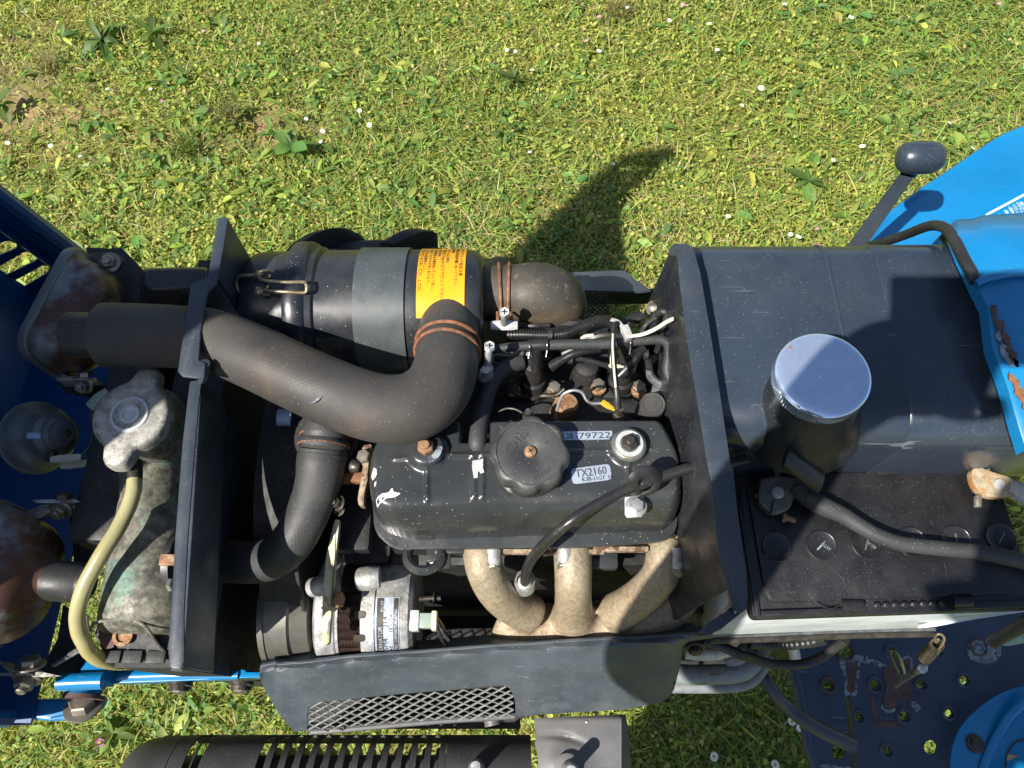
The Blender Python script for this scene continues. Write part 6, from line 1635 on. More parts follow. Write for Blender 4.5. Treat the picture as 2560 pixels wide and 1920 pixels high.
# ------------------------------------------------------------------ foot plate with rimmed holes
FZ = .35
fpl = thing('foot_plate', 'scuffed navy steel foot plate with raised drain holes, lower right', 'foot plate', B5(1200, 750, FZ - .02))
def b5(x, y): return (1860 + x / 3.16, 1520 + y / 3.16)
hl = [(800, 350, 66), (1160, 345, 56), (1850, 310, 66), (660, 605, 60), (1030, 605, 62), (1395, 600, 52), (1735, 570, 56), (900, 860, 52), (1260, 850, 60), (1615, 830, 52), (745, 1140, 64), (1125, 1125, 56), (1475, 1100, 62), (1540, 350, 30)]
def circ(x, y, r, n=26): return [b5(x + r * .92 * math.cos(2 * math.pi * i / n), y + r * math.sin(2 * math.pi * i / n)) for i in range(n)]
fo = [b5(360, 150), b5(395, 500), b5(440, 700), b5(480, 920), b5(500, 1060), b5(540, 1200), b5(640, 1400), b5(1800, 1450), b5(2500, 1300), b5(2500, 0), b5(1000, -60), b5(500, -30)]
flat = {6: .5, 12: .5}
holes = []
for i, (x, y, r) in enumerate(hl):
    small = r * (.92 if i in (10, 12, 0, 2) else .62)
    if i == 13: continue
    holes.append(circ(x, y, small))
part('plate', sheet(fo, holes, lambda u, v: P(u, v, FZ), 22.0, .004), 'footplate', fpl)
part('left_flange', MB().tube([B5(395, 300, FZ - .004), B5(395, 500, FZ - .004), B5(440, 700, FZ - .004), B5(480, 920, FZ - .004), B5(500, 1060, FZ - .004), B5(545, 1210, FZ - .004), B5(640, 1400, FZ - .004)], .007, 12), 'footplate', fpl)
for i, (x, y, r) in enumerate(hl):
    c = B5(x, y, FZ)
    R_ = (B5(x + r, y, FZ) - c).length
    if i in (10, 12): continue
    k_ = .92 if i in (0, 2) else .62
    part('hole_rim', MB().lathe([(.0003, R_ * 1.10), (.0030, R_ * .98), (.0035, R_ * .90), (.0010, R_ * (k_ + .06)), (-.004, R_ * k_), (-.005, R_ * (k_ + .1))], c, Z3, 32, cap=False), 'brown_rust' if i in (0, 2, 3) else 'footplate', fpl)
wear = [([(745, 420), (870, 370), (960, 390), (1080, 430), (1160, 460), (1110, 480), (1000, 430), (920, 440), (900, 560), (880, 620), (900, 690), (860, 700), (790, 690), (800, 600), (780, 500)], 'primer', 0),
        ([(810, 430), (890, 425), (905, 470), (885, 560), (880, 660), (820, 670), (815, 560), (805, 480)], 'brown_rust', 1),
        ([(1095, 465), (1200, 470), (1260, 540), (1330, 560), (1330, 640), (1320, 690), (1360, 740), (1300, 730), (1240, 720), (1210, 790), (1120, 800), (1100, 740), (1125, 640), (1110, 550)], 'brown_rust', 1),
        ([(1245, 400), (1290, 370), (1335, 400), (1330, 480), (1290, 520), (1250, 470)], 'primer', 0), ([(1262, 415), (1290, 400), (1318, 420), (1315, 490), (1290, 520), (1262, 480)], 'brown_rust', 1),
        ([(1090, 760), (1120, 800), (1210, 790), (1180, 825), (1120, 830), (1085, 800)], 'primer', 0), ([(1310, 740), (1360, 735), (1400, 790), (1370, 830), (1330, 780)], 'primer', 0),
        ([(1760, 330), (1800, 250), (1920, 260), (2030, 300), (2030, 380), (1960, 440), (1880, 440), (1790, 410)], 'primer', 0),
        ([(1000, 690), (1035, 700), (1045, 800), (1060, 890), (1150, 900), (1230, 905), (1230, 945), (1100, 950), (1040, 930), (1010, 820)], 'brown_rust', 0),
        ([(590, 1215), (640, 1235), (760, 1250), (870, 1262), (860, 1275), (700, 1275), (610, 1260)], 'primer', 0)]
def cutpatch(pts, lift, k, seed):
    o = [b5(x, y) for x, y in blob(pts, k, 6, seed)]
    hs = [h for h, (x, y, r) in zip([circ(x, y, r * 1.02) for x, y, r in hl[:13]], hl[:13])]
    def fn(u, v): return P(u, v, FZ + lift)
    ins = [h for h in hs if all(inside(o, *p) for p in h)]
    bad = [h for h in hs if any(inside(o, *p) for p in h) and h not in ins]
    return sheet(o, ins, fn, 9.0, .0004)
for k, (pts, mt_, lv_) in enumerate(wear):
    part('worn_patch', cutpatch(pts, .0007 + .0006 * lv_, .22, k + 40), mt_, fpl)
ped = thing('pedal_linkage', 'dark pedal linkage rod and flat bar over the foot plate', 'pedal linkage', B5(800, 1000, .40))
part('flat_bar', MB().prism([B5(x, y, .47) for x, y in [(822, 700), (855, 700), (880, 850), (900, 1060), (915, 1300), (880, 1300), (862, 1100), (845, 900)]], (0, 0, -.012)), 'panel', ped, bevel=.002)
part('round_rod', MB().tube([B5(130, 545, .52), B5(175, 580, .52), B5(230, 660, .515), B5(330, 770, .50), B5(480, 890, .49), B5(640, 980, .48), B5(860, 1085, .465)], [0.0078, 0.0078, 0.0085, 0.0088, 0.0092, 0.0095, 0.0102], 20), 'panel', ped)
nf = thing('rear_panel', 'blue curved fender panel with a rusty bolt, lower right corner', 'fender', B5(2000, 1000, .4))
def nz_(u, v):
    x, y = (u - 1860) * 3.16, (v - 1520) * 3.16
    ridge = (x - 1890) * .62 + (y - 1264) * .62
    return .40 + .00006 * max(0, ridge) + (.02 if 0 else 0)
no = [b5(1632, 1330), b5(1632, 1200), b5(1650, 1085), b5(1700, 960), b5(1780, 860), b5(1880, 770), b5(2000, 690), b5(2100, 645), b5(2230, 612), b5(2500, 560), b5(2500, 1400), b5(1640, 1400)]
part('panel', sheet(no, [], lambda u, v: P(u, v, nz_(u, v)), 12.0, .003), 'blue', nf, ang=40)
part('pressed_fold', MB().tube([B5(1880, 1300, .402), B5(1930, 1160, .403), B5(2000, 1010, .406), B5(2120, 830, .412), B5(2300, 660, .42)], .006, 10, squash=.5), 'blue', nf)
bolt(nf, B5(1822, 1068, .4025), Z3, .0070, 'bolt_dark', 'wh', .2)
part('rust_ring', MB().lathe([(0, .0125), (.0012, .0125)], B5(1822, 1070, .4005), Z3, 28), 'brown_rust', nf)
part('paint_crack', MB().tube([B5(2065, 1270, nz_(*b5(2065, 1270)) + .001), B5(2085, 1140, nz_(*b5(2085, 1140)) + .001), B5(2150, 1060, nz_(*b5(2150, 1060)) + .001), B5(2230, 1040, nz_(*b5(2230, 1040)) + .001)], .0012, 6, squash=.4), 'ink', nf)
part('chipped_paint', MB().prism([B5(x, y, nz_(*b5(x, y)) + .0006) for x, y in blob([(2070, 1200), (2085, 1155), (2130, 1160), (2185, 1175), (2120, 1188), (2085, 1210)], .1, 2, 8)], (0, 0, .0008)), 'tan_tear', nf)

# ------------------------------------------------------------------ pipes under the battery
hy = thing('hydraulic_pipe', 'dull grey bent hydraulic pipe with rust spots, right of the side cover', 'pipe', B4(1850, 520, .55))
part('pipe', MB().tube([B4(1520, 520, .60), B4(1680, 528, .60), B4(1850, 525, .60), B4(1980, 520, .60), B4(2090, 490, .60), B4(2160, 420, .60), B4(2220, 320, .60), B4(2270, 240, .60)], 0.0116, 22), 'pipe_grey', hy)
part('pipe', MB().tube([B4(1500, 618, .57), B4(1750, 620, .57), B4(2000, 615, .57), B4(2130, 580, .57), B4(2210, 500, .57), B4(2280, 380, .57)], 0.0081, 20), 'pipe_grey', hy)
part('sleeve', MB().tube([B4(1500, 522, .60), B4(1580, 525, .60), B4(1672, 528, .60)], 0.0097, 22), 'panel', hy)
part('rust_spot', MB().prism([B4(x, y, .622) for x, y in blob([(1800, 518), (1880, 515), (1935, 522), (1880, 530), (1820, 532)], .15, 2, 3)], (0, 0, .0006)), 'orange_rust', hy)
wl_ = thing('loose_hose', 'black hose sagging below the battery tray, over the foot plate', 'hose', B5(300, 430, .55))
part('rubber_tube', MB().tube([B4(1760, 260, .66), B4(1900, 300, .655), B4(2060, 370, .645), B5(60, 395, .63), B5(180, 435, .62), B5(330, 450, .615), B5(480, 440, .61), B5(610, 390, .615), B5(720, 310, .63), B5(800, 250, .65)], 0.0057, 18), 'rubber', wl_)
cr = MB()
path, _ = spline([B5(40, 275, .66), B5(200, 285, .655), B5(350, 285, .655), B5(540, 265, .66), B5(640, 240, .67)], None, 18)
cr.tube(path, [.0062 + (.0008 if (i // 2) % 2 else 0) for i in range(len(path))], 14, smooth=False)
part('ribbed_sleeve', cr, 'plastic', wl_)
wp = thing('white_pipe', 'cream ribbed pipes tucked below the battery tray lip', 'pipe', B4(1900, 330, .6))
part('pipe', MB().tube([B4(1620, 350, .62), B4(1760, 365, .62), B4(1880, 355, .62), B4(1970, 330, .62)], 0.0078, 16), 'wire_white', wp)
part('stub', MB().tube([B4(1960, 430, .60), B4(2050, 380, .61), B4(2120, 320, .62)], 0.0097, 16), 'pipe_grey', wp)
part('stub', MB().tube([B5(380, 300, .56), B5(400, 360, .55), B5(405, 400, .54)], 0.0070, 16), 'zinc_white', wp)

# ------------------------------------------------------------------ dark chassis under everything, wheels
ch = thing('chassis', 'dark chassis rails and axle carrier under the engine', 'chassis', (-0.1, 0.24, 0.30))
part('axle_carrier', MB().box((-0.34, 0.245, 0.50), (0.16, 0.26, 0.22)), 'block', ch, bevel=.01)
part('side_rail', MB().box((-0.10, 0.09, 0.52), (0.52, 0.03, 0.12)), 'block', ch, bevel=.004)
part('side_rail', MB().box((-0.10, 0.40, 0.52), (0.52, 0.03, 0.12)), 'block', ch, bevel=.004)
part('belly_pan', MB().box((0.02, 0.25, 0.40), (0.66, 0.36, 0.02)), 'block', ch, bevel=.004)
part('clutch_housing', MB().box((0.32, 0.25, 0.62), (0.30, 0.30, 0.22)), 'block', ch, bevel=.02)
part('front_post', MB().box((-0.375, 0.245, 0.72), (0.05, 0.20, 0.34)), 'block', ch, bevel=.006)
whl = thing('front_wheel', 'black front wheel with chunky tyre lugs showing behind the air cleaner', 'wheel', (-0.22, 0.66, 0.0))
WC = Vector((-0.225, 0.675, 0.285))
tb = MB().lathe([(-.062, .16), (-.066, .20), (-.060, .232), (-.045, .250), (0, .258), (.045, .250), (.060, .232), (.066, .20), (.062, .16)], WC, Y3, 64, cap=False, hint=Z3)
tyre = part('tyre', tb, 'tyre', whl)
part('rim', MB().lathe([(-.05, .165), (-.05, .14), (.02, .12), (.02, .04), (.05, .04)], WC, Y3, 40), 'block', whl)
for side in (1, -1):
    for k in range(11):
        a0 = 2 * math.pi * (k + (.5 if side < 0 else 0)) / 11 + .10
        rings = []
        for t in range(9):
            f = t / 8
            a = a0 + side * f * .26
            y = side * (.003 + f * .068)
            r0 = .252 - .055 * f ** 3
            d = Vector((math.sin(a), 0, math.cos(a))); tg = Vector((math.cos(a), 0, -math.sin(a)))
            h = .052 if f < .9 else .040
            w = .020 + .008 * f
            c = WC + Y3 * y
            rings.append([c + d * r0 - tg * w, c + d * (r0 + h) - tg * w * .62, c + d * (r0 + h) + tg * w * .62, c + d * r0 + tg * w])
        part('tread_lug', MB().loft(rings), 'tyre', tyre, bevel=.004, segs=2)

# ------------------------------------------------------------------ the photographer leaning in, outside the frame (only the shadow is seen)
man_ = thing('person', 'person in dark clothes leaning over the engine with a phone, seen as a shadow', 'person', (0.05, -0.55, 0.0))
def skin(verts, edges, rads, root=0, sub=2):
    me = bpy.data.meshes.new('body')
    me.from_pydata([Vector(v) for v in verts], edges, [])
    o = bpy.data.objects.new('body', me); COL.objects.link(o)
    o.modifiers.new('k', 'SKIN')
    for i, r in enumerate(rads):
        me.skin_vertices[0].data[i].radius = (r, r) if not isinstance(r, tuple) else r
    me.skin_vertices[0].data[root].use_root = True
    s = o.modifiers.new('s', 'SUBSURF'); s.levels = sub; s.render_levels = sub
    dg = bpy.context.evaluated_depsgraph_get()
    m2 = bpy.data.meshes.new_from_object(o.evaluated_get(dg))
    mb = from_mesh(m2, lambda x, y, z: Vector((x, y, z)))
    bpy.data.objects.remove(o)
    return mb
PX, PYY = -0.04, -0.48
bv = [(-.20, -.60, .95), (-.14, -.55, 1.18), (-.04, -.46, 1.40), (-.02, -.40, 1.50), (.0, -.34, 1.60), (.02, -.28, 1.68),
      (-.32, -.60, .86), (-.36, -.58, .48), (-.37, -.64, .08), (-.37, -.50, .03),
      (-.08, -.60, .86), (-.05, -.58, .48), (-.05, -.64, .08), (-.05, -.50, .03),
      (-.20, -.42, 1.42), (-.215, -.245, 1.29), (-.075, -.050, 1.495),
      (.14, -.40, 1.42), (.24, -.42, 1.16), (.20, -.28, 1.05)]
be = [(0, 1), (1, 2), (2, 3), (3, 4), (4, 5), (0, 6), (6, 7), (7, 8), (8, 9), (0, 10), (10, 11), (11, 12), (12, 13), (2, 14), (14, 15), (15, 16), (2, 17), (17, 18), (18, 19)]
brd = [(.21, .12), (.18, .11), (.18, .11), .06, .095, .085, .12, .085, .055, .04, .11, .08, .045, .035, .07, .055, .036, .07, .05, .034]
cloth = M('dark_clothing', (.03, .035, .05), .8)
skinm = M('skin', (.45, .28, .2), .5)
part('body', skin(bv, be, brd), cloth, man_)
part('hair', MB().lathe([(-.02, .10), (.03, .105), (.07, .085), (.095, .04), (.10, .005)], (.02, -.29, 1.66), (0, .3, 1), 24), 'block', man_)
for sx, hx, off in ((-1, -.062, Vector((0, .020, .012))), (1, .20, Vector((0, -.195, -.45)))):
    hand = [((hx, -.085, 1.50)), (hx + .0 * sx, -.055, 1.525), (hx - .005 * sx, -.030, 1.545)]
    vs = list(hand); es = [(0, 1), (1, 2)]; rs = [.028, .030, .028]
    if sx < 0:
        off = Vector((0, 0, 0)); vs = [(-.075, -.050, 1.495), (-.052, -.033, 1.550), (-.028, -.058, 1.590)]; rs = [.028, .038, .036]
    for q in range(4):
        b0 = len(vs)
        vs += [(hx - .012 * sx, -.018 + .0 * q, 1.535 + .018 * q), (hx - .030 * sx, .000, 1.532 + .018 * q), (hx - .045 * sx, -.004, 1.532 + .018 * q)]
        es += [(2, b0), (b0, b0 + 1), (b0 + 1, b0 + 2)]; rs += [.011, .009, .008]
    b0 = len(vs)
    vs += [(hx - .015 * sx, -.055, 1.56), (hx - .035 * sx, -.045, 1.575)]
    es += [(1, b0), (b0, b0 + 1)]; rs += [.012, .010]
    if sx < 0:
        palm = MB().tube([(-.082, -.056, 1.488), (-.066, -.040, 1.520), (-.050, -.032, 1.552), (-.030, -.046, 1.582), (-.008, -.060, 1.596), (.004, -.066, 1.600)], [.027, .034, .041, .040, .033, .016], 20)
        fing = [MB().tube([(-.045 + .020 * q, -.020 + .012 * q, 1.580), (-.030 + .022 * q, .012 + .004 * q, 1.582), (-.012 + .022 * q, .030, 1.572), (.004 + .020 * q, .036, 1.562)], [.011, .0105, .0095, .007], 10) for q in range(4)]
        thumb = MB().tube([(-.040, -.060, 1.570), (-.012, -.078, 1.575), (.018, -.080, 1.580)], [.014, .012, .009], 10)
        part('hand', join(palm, thumb, *fing), skinm, man_)
        continue
    part('hand', skin([Vector(q) + off for q in vs], es, rs, 0, 1), skinm, man_)
FW = Vector((0, ST, -CT)); UPV = Vector((0, CT, ST))
ph = MB()
pc = Vector((0, 0, HC)) - FW * .012 + Vector((.030, 0, 0)) + UPV * .014
ph.box(pc, (.150, .076, .0085), Matrix((X3, UPV, -FW)).transposed())
solo('phone', ph, 'plastic', 'black phone held level above the engine, seen only as a shadow', 'phone', bevel=.003)
# ------------------------------------------------------------------ lawn: blades, clover, weeds
def leaf_material(name, rough=.5, tr=.48):
    m = bpy.data.materials.new(name); m.use_nodes = True
    nt = m.node_tree; N, L = nt.nodes, nt.links
    b = N['Principled BSDF']
    at = N.new('ShaderNodeAttribute'); at.attribute_name = 'leaf_tint'
    b.inputs['Roughness'].default_value = rough
    b.inputs['Specular IOR Level'].default_value = .35
    L.new(at.outputs['Color'], b.inputs['Base Color'])
    t = N.new('ShaderNodeBsdfTranslucent')
    hs = N.new('ShaderNodeHueSaturation'); hs.inputs['Saturation'].default_value = 1.15; hs.inputs['Value'].default_value = 1.2
    L.new(at.outputs['Color'], hs.inputs['Color']); L.new(hs.outputs[0], t.inputs['Color'])
    mx = N.new('ShaderNodeMixShader'); mx.inputs[0].default_value = tr
    L.new(b.outputs[0], mx.inputs[1]); L.new(t.outputs[0], mx.inputs[2])
    L.new(mx.outputs[0], N['Material Output'].inputs['Surface'])
    return m
LEAFM = leaf_material('leaf_green')
BLADE = (np.array([(0, -.5), (0, .5), (.38, -.48), (.38, .48), (.72, -.34), (.72, .34), (1, 0)]), [(0, 2, 3, 1), (2, 4, 5, 3), (4, 6, 5)], np.zeros(7))
OVAL = (np.array([(0, 0), (.30, -.42), (.28, 0), (.30, .42), (.68, -.46), (.70, 0), (.68, .46), (1, 0)]), [(0, 1, 2), (0, 2, 3), (1, 4, 5, 2), (2, 5, 6, 3), (4, 7, 5), (5, 7, 6)], np.array([0, .16, 0, .16, .16, 0, .16, 0]))
def field(x, y, s, seed):
    r = np.random.default_rng(seed)
    v = np.zeros_like(x)
    for k in range(7):
        a, f, p = r.uniform(0, 6.28), s * r.uniform(.6, 1.9), r.uniform(0, 6.28)
        v += np.sin((x * np.cos(a) + y * np.sin(a)) * f + p)
    return v / 2.7
def leaves(tmpl, x, y, z, length, width, yaw, pitch, bend, roll, tint):
    uv, faces, fold = tmpl
    n, k = len(x), len(uv)
    s = uv[:, 0][None, :]; w = uv[:, 1][None, :]; fo = fold[None, :]
    Lh = length[:, None]
    a = Lh * (s * np.cos(pitch)[:, None])
    zz = Lh * (s * np.sin(pitch)[:, None] - bend[:, None] * s * s) + fo * width[:, None]
    b = w * width[:, None]
    b2 = b * np.cos(roll)[:, None]; zz = zz + b * np.sin(roll)[:, None]
    cx, sx = np.cos(yaw)[:, None], np.sin(yaw)[:, None]
    V = np.stack([x[:, None] + a * cx - b2 * sx, y[:, None] + a * sx + b2 * cx, np.maximum(z[:, None] + zz, .0005)], -1).reshape(-1, 3)
    Cc = np.repeat(tint, k, axis=0)
    F = []
    for f in faces: F.append(np.arange(n)[:, None] * k + np.array(f)[None, :])
    return V, Cc, F
def lawn_object(name, label, batches, kind='stuff', parent=None, base=None):
    Vs, Cs, quads, tris, o = [], [], [], [], 0
    for V, Cc, F in batches:
        for f in F: (quads if f.shape[1] == 4 else tris).append(f + o)
        Vs.append(V); Cs.append(Cc); o += len(V)
    V = np.concatenate(Vs); Cc = np.concatenate(Cs)
    if base is not None: V = V - np.array(base)[None, :]
    Q = np.concatenate(quads) if quads else np.zeros((0, 4), int); T = np.concatenate(tris) if tris else np.zeros((0, 3), int)
    me = bpy.data.meshes.new(name)
    me.vertices.add(len(V)); me.vertices.foreach_set('co', V.astype(np.float32).ravel())
    loops = np.concatenate([Q.ravel(), T.ravel()]).astype(np.int32)
    me.loops.add(len(loops)); me.loops.foreach_set('vertex_index', loops)
    st_ = np.concatenate([np.arange(len(Q)) * 4, len(Q) * 4 + np.arange(len(T)) * 3]).astype(np.int32)
    me.polygons.add(len(st_)); me.polygons.foreach_set('loop_start', st_)
    me.update(calc_edges=True)
    me.validate()
    at = me.attributes.new('leaf_tint', 'FLOAT_COLOR', 'POINT')
    at.data.foreach_set('color', np.concatenate([Cc, np.ones((len(Cc), 1))], 1).astype(np.float32).ravel())
    me.polygons.foreach_set('use_smooth', [True] * len(me.polygons))
    me.materials.append(LEAFM)
    ob = bpy.data.objects.new(name, me); COL.objects.link(ob)
    if label: ob['label'] = label
    if kind: ob['kind'] = kind
    if parent is not None: ob.parent = parent
    if base is not None and parent is None: ob.location = base
    return ob
def scatter(dens_, seed, keep=None):
    r = np.random.default_rng(seed)
    n = int(dens_ * 4.6 * 3.5)
    x = r.uniform(-2.3, 2.3, n); y = r.uniform(-.7, 2.8, n)
    core = (np.abs(x) < 1.75) & (y < 2.25) & (y > -.45)
    k = core | (r.random(n) < .30)
    hid = (np.abs(x - .1) < .5) & (y > .08) & (y < .42)
    k &= ~hid
    # bare patches: upper left edge, beside the dry tuft
    bare = np.zeros(n)
    for (u, v, rx, ry, st) in BARE:
        q = P(u, v, 0)
        bare = np.maximum(bare, st * np.exp(-(((x - q.x) / rx) ** 2 + ((y - q.y) / ry) ** 2)))
    bare = np.maximum(bare, .55 * np.clip(field(x, y, 7, 5) - .75, 0, 1))
    k &= r.random(n) > bare
    if keep is not None: k &= keep(x, y, r)
    return x[k], y[k], r, int(k.sum())
def pal(cols, idx, r, var=.22):
    c = np.array(cols)[idx]
    return np.clip(c * (1 + r.normal(0, var, (len(c), 1))) * (1 + r.normal(0, .07, c.shape)), .004, .6)
GREENS = [(.36, .405, .085), (.255, .345, .075), (.14, .245, .065), (.47, .475, .115), (.48, .38, .16), (.54, .43, .25)]
x, y, r, n = scatter(12000, 1)
dry = np.clip(.11 + .20 * field(x, y, 4, 8), .04, .5)
idx = np.where(r.random(n) < dry, r.integers(4, 6, n), r.choice([0, 0, 1, 1, 2, 3], n))
g1_ = leaves(BLADE, x, y, r.uniform(0, .006, n), r.uniform(.022, .080, n), r.uniform(.0014, .0032, n), r.uniform(0, 6.28, n), r.uniform(.05, 1.0, n), r.uniform(.1, .8, n), r.normal(0, .5, n), pal(GREENS, idx, r))
lawn_object('grass', 'short mown grass blades, sunlit yellow green with dry straw', [g1_])
x, y, r, n = scatter(10500, 2)
f_ = field(x, y, 5, 3)
idx = np.where(f_ + r.normal(0, .7, n) > .35, r.choice([2, 2, 1], n), r.choice([0, 0, 1, 3, 3], n))
idx = np.where(r.random(n) < .05, 4, idx)
size = r.uniform(.0045, .013, n)
g2_ = leaves(OVAL, x, y, r.uniform(.002, .024, n), size, size * r.uniform(.5, .95, n), r.uniform(0, 6.28, n), r.normal(.15, .35, n), r.uniform(-.1, .5, n), r.normal(0, .35, n), pal(GREENS, idx, r, .25))
lawn_object('clover', 'low clover and small round weed leaves between the grass', [g2_])
x, y, r, n = scatter(600, 3, keep=lambda x, y, r: r.random(len(x)) < .28 + .35 * field(x, y, 3, 4))
bt = []
for q in range(5):
    m_ = r.random(n) < .85
    nn_ = int(m_.sum())
    yw = r.uniform(0, 6.28, nn_)
    ll = r.uniform(.020, .056, nn_)
    bt.append(leaves(OVAL, x[m_], y[m_], r.uniform(.002, .016, nn_), ll, ll * r.uniform(.22, .42, nn_), yw, r.uniform(.05, .7, nn_), r.uniform(.1, .6, nn_), r.normal(0, .3, nn_), pal(GREENS, r.choice([0, 1, 1, 2, 2], nn_), r, .2)))
lawn_object('weeds', 'scattered broad-leaved lawn weeds, mid green', bt)
x, y, r, n = scatter(600, 4)
idx = r.choice([4, 5, 5], n)
g3_ = leaves(BLADE, x, y, r.uniform(.001, .006, n), r.uniform(.03, .08, n), r.uniform(.0012, .0024, n), r.uniform(0, 6.28, n), r.uniform(-.02, .15, n), r.uniform(0, .1, n), r.normal(0, .5, n), pal(GREENS, idx, r))
lawn_object('straw', 'dry straw bits lying among the lawn plants', [g3_])
# single larger plants
def rosette(name, label, cat, u, v, nleaf, l0, l1, wr, cols, seed, group=None):
    r = np.random.default_rng(seed)
    c = P(u, v, 0)
    e = thing(name, label, cat, (c.x, c.y, 0.0), group)
    for k in range(nleaf):
        ln = r.uniform(l0, l1)
        one = lambda q: np.array([q])
        yw = 2 * math.pi * k / nleaf + r.uniform(-.7, .7)
        rs = np.linspace(0, 1, 7)
        uvs, fs, fo = [], [], []
        for i, s_ in enumerate(rs):
            w_ = .5 * math.sin(math.pi * min(1, .06 + s_ * .93)) ** .7 * (1 + .10 * math.sin(i * 2.5 + k))
            uvs += [(s_, -w_), (s_, 0), (s_, w_)]; fo += [.14, 0, .14]
        for i in range(6):
            a = i * 3
            fs += [(a, a + 3, a + 4, a + 1), (a + 1, a + 4, a + 5, a + 2)]
        B_ = leaves((np.array(uvs), fs, np.array(fo)), one(c.x), one(c.y), one(.012 + r.uniform(0, .02)), one(ln), one(ln * wr * r.uniform(.8, 1.2)), one(yw), one(r.uniform(.1, .9)), one(r.uniform(.2, .9)), one(r.normal(0, .5)), pal(cols, r.integers(0, len(cols), 1), r, .15))
        lawn_object('leaf', None, [B_], kind=None, parent=e, base=(c.x, c.y, 0))
    return e
DKG = [(.13, .22, .05), (.15, .24, .055), (.11, .19, .05)]
rosette('dock_plant', 'large dock plant with long dark leaves above the air cleaner canister', 'weed', 735, 385, 9, .05, .085, .42, DKG, 31)
rosette('dock_plant', 'spreading dark-leaved dock near the top left, beside the bare soil', 'weed', 265, 120, 13, .06, .11, .26, DKG, 32)
rosette('dandelion_plant', 'bluish green dandelion clump left of the lawn centre at the top edge', 'weed', 395, 100, 12, .06, .11, .22, DKG, 33)
rosette('dandelion_plant', 'dark dandelion clump cut by the left picture edge on bare soil', 'weed', 18, 275, 9, .035, .07, .4, DKG, 34)
rosette('dandelion_plant', 'pale leafy dandelion left of the grass shadow tip', 'weed', 1285, 215, 9, .04, .075, .26, [(.08, .13, .03), (.06, .12, .035)], 35)
rosette('dandelion_plant', 'leafy dandelion just above the black lever foot', 'weed', 2010, 470, 9, .035, .075, .3, [(.10, .17, .04), (.12, .19, .045)], 36)
rosette('plantain_plant', 'narrow-leaved plantain below the blue frame rail', 'weed', 300, 1830, 8, .03, .055, .34, [(.16, .23, .045), (.13, .21, .04)], 37)
def tuft(label, u, v, nb, cols, seed, l0=.05, l1=.11):
    r = np.random.default_rng(seed)
    c = P(u, v, 0)
    x = c.x + r.normal(0, .012, nb); y = c.y + r.normal(0, .010, nb)
    B_ = leaves(BLADE, x, y, np.full(nb, .002), r.uniform(l0, l1, nb), r.uniform(.0014, .0028, nb), r.uniform(0, 6.28, nb), r.uniform(.4, 1.35, nb), r.uniform(.1, .5, nb), r.normal(0, .4, nb), pal(cols, r.integers(0, len(cols), nb), r))
    o = lawn_object('grass_tuft', label, [B_], kind=None, base=(c.x, c.y, 0))
    o['category'] = 'grass tuft'
DRY = [(.24, .21, .09), (.30, .25, .12), (.17, .17, .05)]
tuft('dry straw-coloured grass tuft right of the bare soil patch', 575, 300, 120, DRY, 51)
tuft('sparse dry grass tuft at the top, above the dock by bare soil', 130, 175, 80, DRY, 52)
tuft('yellowing grass tuft near the top edge, right of centre', 1540, 40, 110, DRY, 53)
tuft('fine green grass tuft close to the air cleaner, upper left', 480, 380, 110, [(.09, .14, .03), (.12, .17, .03)], 54)
# daisies and small pink flowers
petal_m = M('white_petals', (.78, .78, .72), .6, var=.04)
disc_m = M('yellow_flower_centre', (.55, .36, .02), .7, var=.1)
pink_m = M('pink_petals', (.45, .16, .40), .6, var=.1)
def petal_mesh(name, n, r0, r1, w, mat):
    mb = MB()
    for k in range(n):
        a = 2 * math.pi * k / n
        d, s = Vector((math.cos(a), math.sin(a), 0)), Vector((-math.sin(a), math.cos(a), 0))
        mb.add([d * r0 - s * w * .4, d * r0 + s * w * .4, d * r1 * .8 + s * w + Z3 * .0012, d * r1 + Z3 * .0008, d * r1 * .8 - s * w + Z3 * .0012], [(0, 4, 3, 2, 1)])
    me = mb.mesh(name, recalc=False); me.materials.append(mat); return me
dm1 = petal_mesh('petals', 14, .0030, .0115, .0021, petal_m)
dm2 = MB().lathe([(0, .0042), (.0014, .0036), (.0022, .0015)], (0, 0, 0), Z3, 12).mesh('flower_centre'); dm2.materials.append(disc_m)
pm1 = petal_mesh('petals', 5, .0008, .0085, .0036, pink_m)
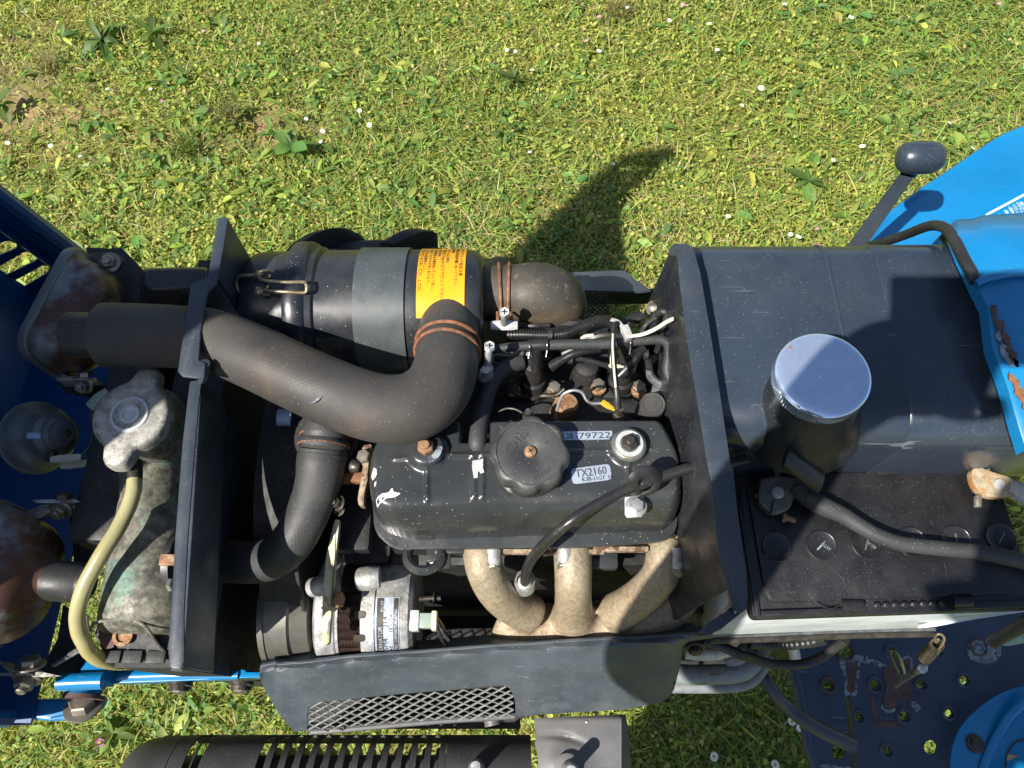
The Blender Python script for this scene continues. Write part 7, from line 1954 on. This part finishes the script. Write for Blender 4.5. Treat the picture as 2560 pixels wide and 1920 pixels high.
stem_me = MB().tube([(0, 0, -.04), (.002, .001, -.02), (0, 0, 0)], .0009, 5).mesh('stem')
stem_me.materials.append(M('flower_stem', (.07, .12, .03), .6))
def flower(name, cat, label, group, u, v, me1, me2, sc, seed):
    r = random.Random(seed)
    c = P(u, v, .038)
    e = thing(name, label, cat, c, group)
    e.rotation_euler = (r.uniform(-.45, .25), r.uniform(-.35, .35), r.uniform(0, 6.28))
    e.scale = (sc,) * 3
    for nm, me in (('petals', me1), ('flower_centre', me2), ('stem', stem_me)):
        o = bpy.data.objects.new(nm, me); COL.objects.link(o); o.parent = e
    return e
W_ = [(463, 385), (1322, 513), (1393, 567), (1385, 612), (1595, 540), (1553, 478), (345, 675), (32, 618), (330, 28), (2190, 217), (1117, 187), (650, 385), (218, 630)]
W2 = [(375, 220), (15, 222), (680, 88), (852, 102), (1465, 75), (1178, 17), (887, 215), (1076, 380), (1890, 530), (1513, 632), (1388, 692), (437, 708), (76, 657), (1203, 1013), (1238, 1023), (358, 750), (934, 935), (86, 302), (993, 455), (1990, 640), (498, 32)]
for k, (x_, y_) in enumerate(W_): flower('daisy', 'flower', 'small white daisy in the sunlit lawn behind the engine', 'white daisies in the sunlit lawn', x_ / 1.728, y_ / 1.728, dm1, dm2, random.uniform(.42, .75), k)
for k, (x_, y_) in enumerate(W2): flower('daisy', 'flower', 'small white daisy in the sunlit lawn behind the engine', 'white daisies in the sunlit lawn', 1280 + x_ / 1.728, y_ / 1.728, dm1, dm2, random.uniform(.45, .8), 40 + k)
for k, (u_, v_) in enumerate(((1785, 1892), (1980, 1803), (2001, 1819), (1938, 1912))): flower('daisy', 'flower', 'white daisy in the shaded grass left of the foot plate', 'daisies in the shaded grass', u_, v_, dm1, dm2, .75, 80 + k)
for k, (u_, v_) in enumerate(((405, 253), (508, 78), (1465, 102), (1497, 42), (1707, 12), (2498, 9), (2048, 615), (2043, 572), (250, 1857))):
    flower('pink_flower', 'flower', 'tiny pink purple flower low in the sunlit lawn', 'pink flowers in the lawn', u_, v_, pm1, dm2, random.uniform(.7, 1.0), 100 + k)
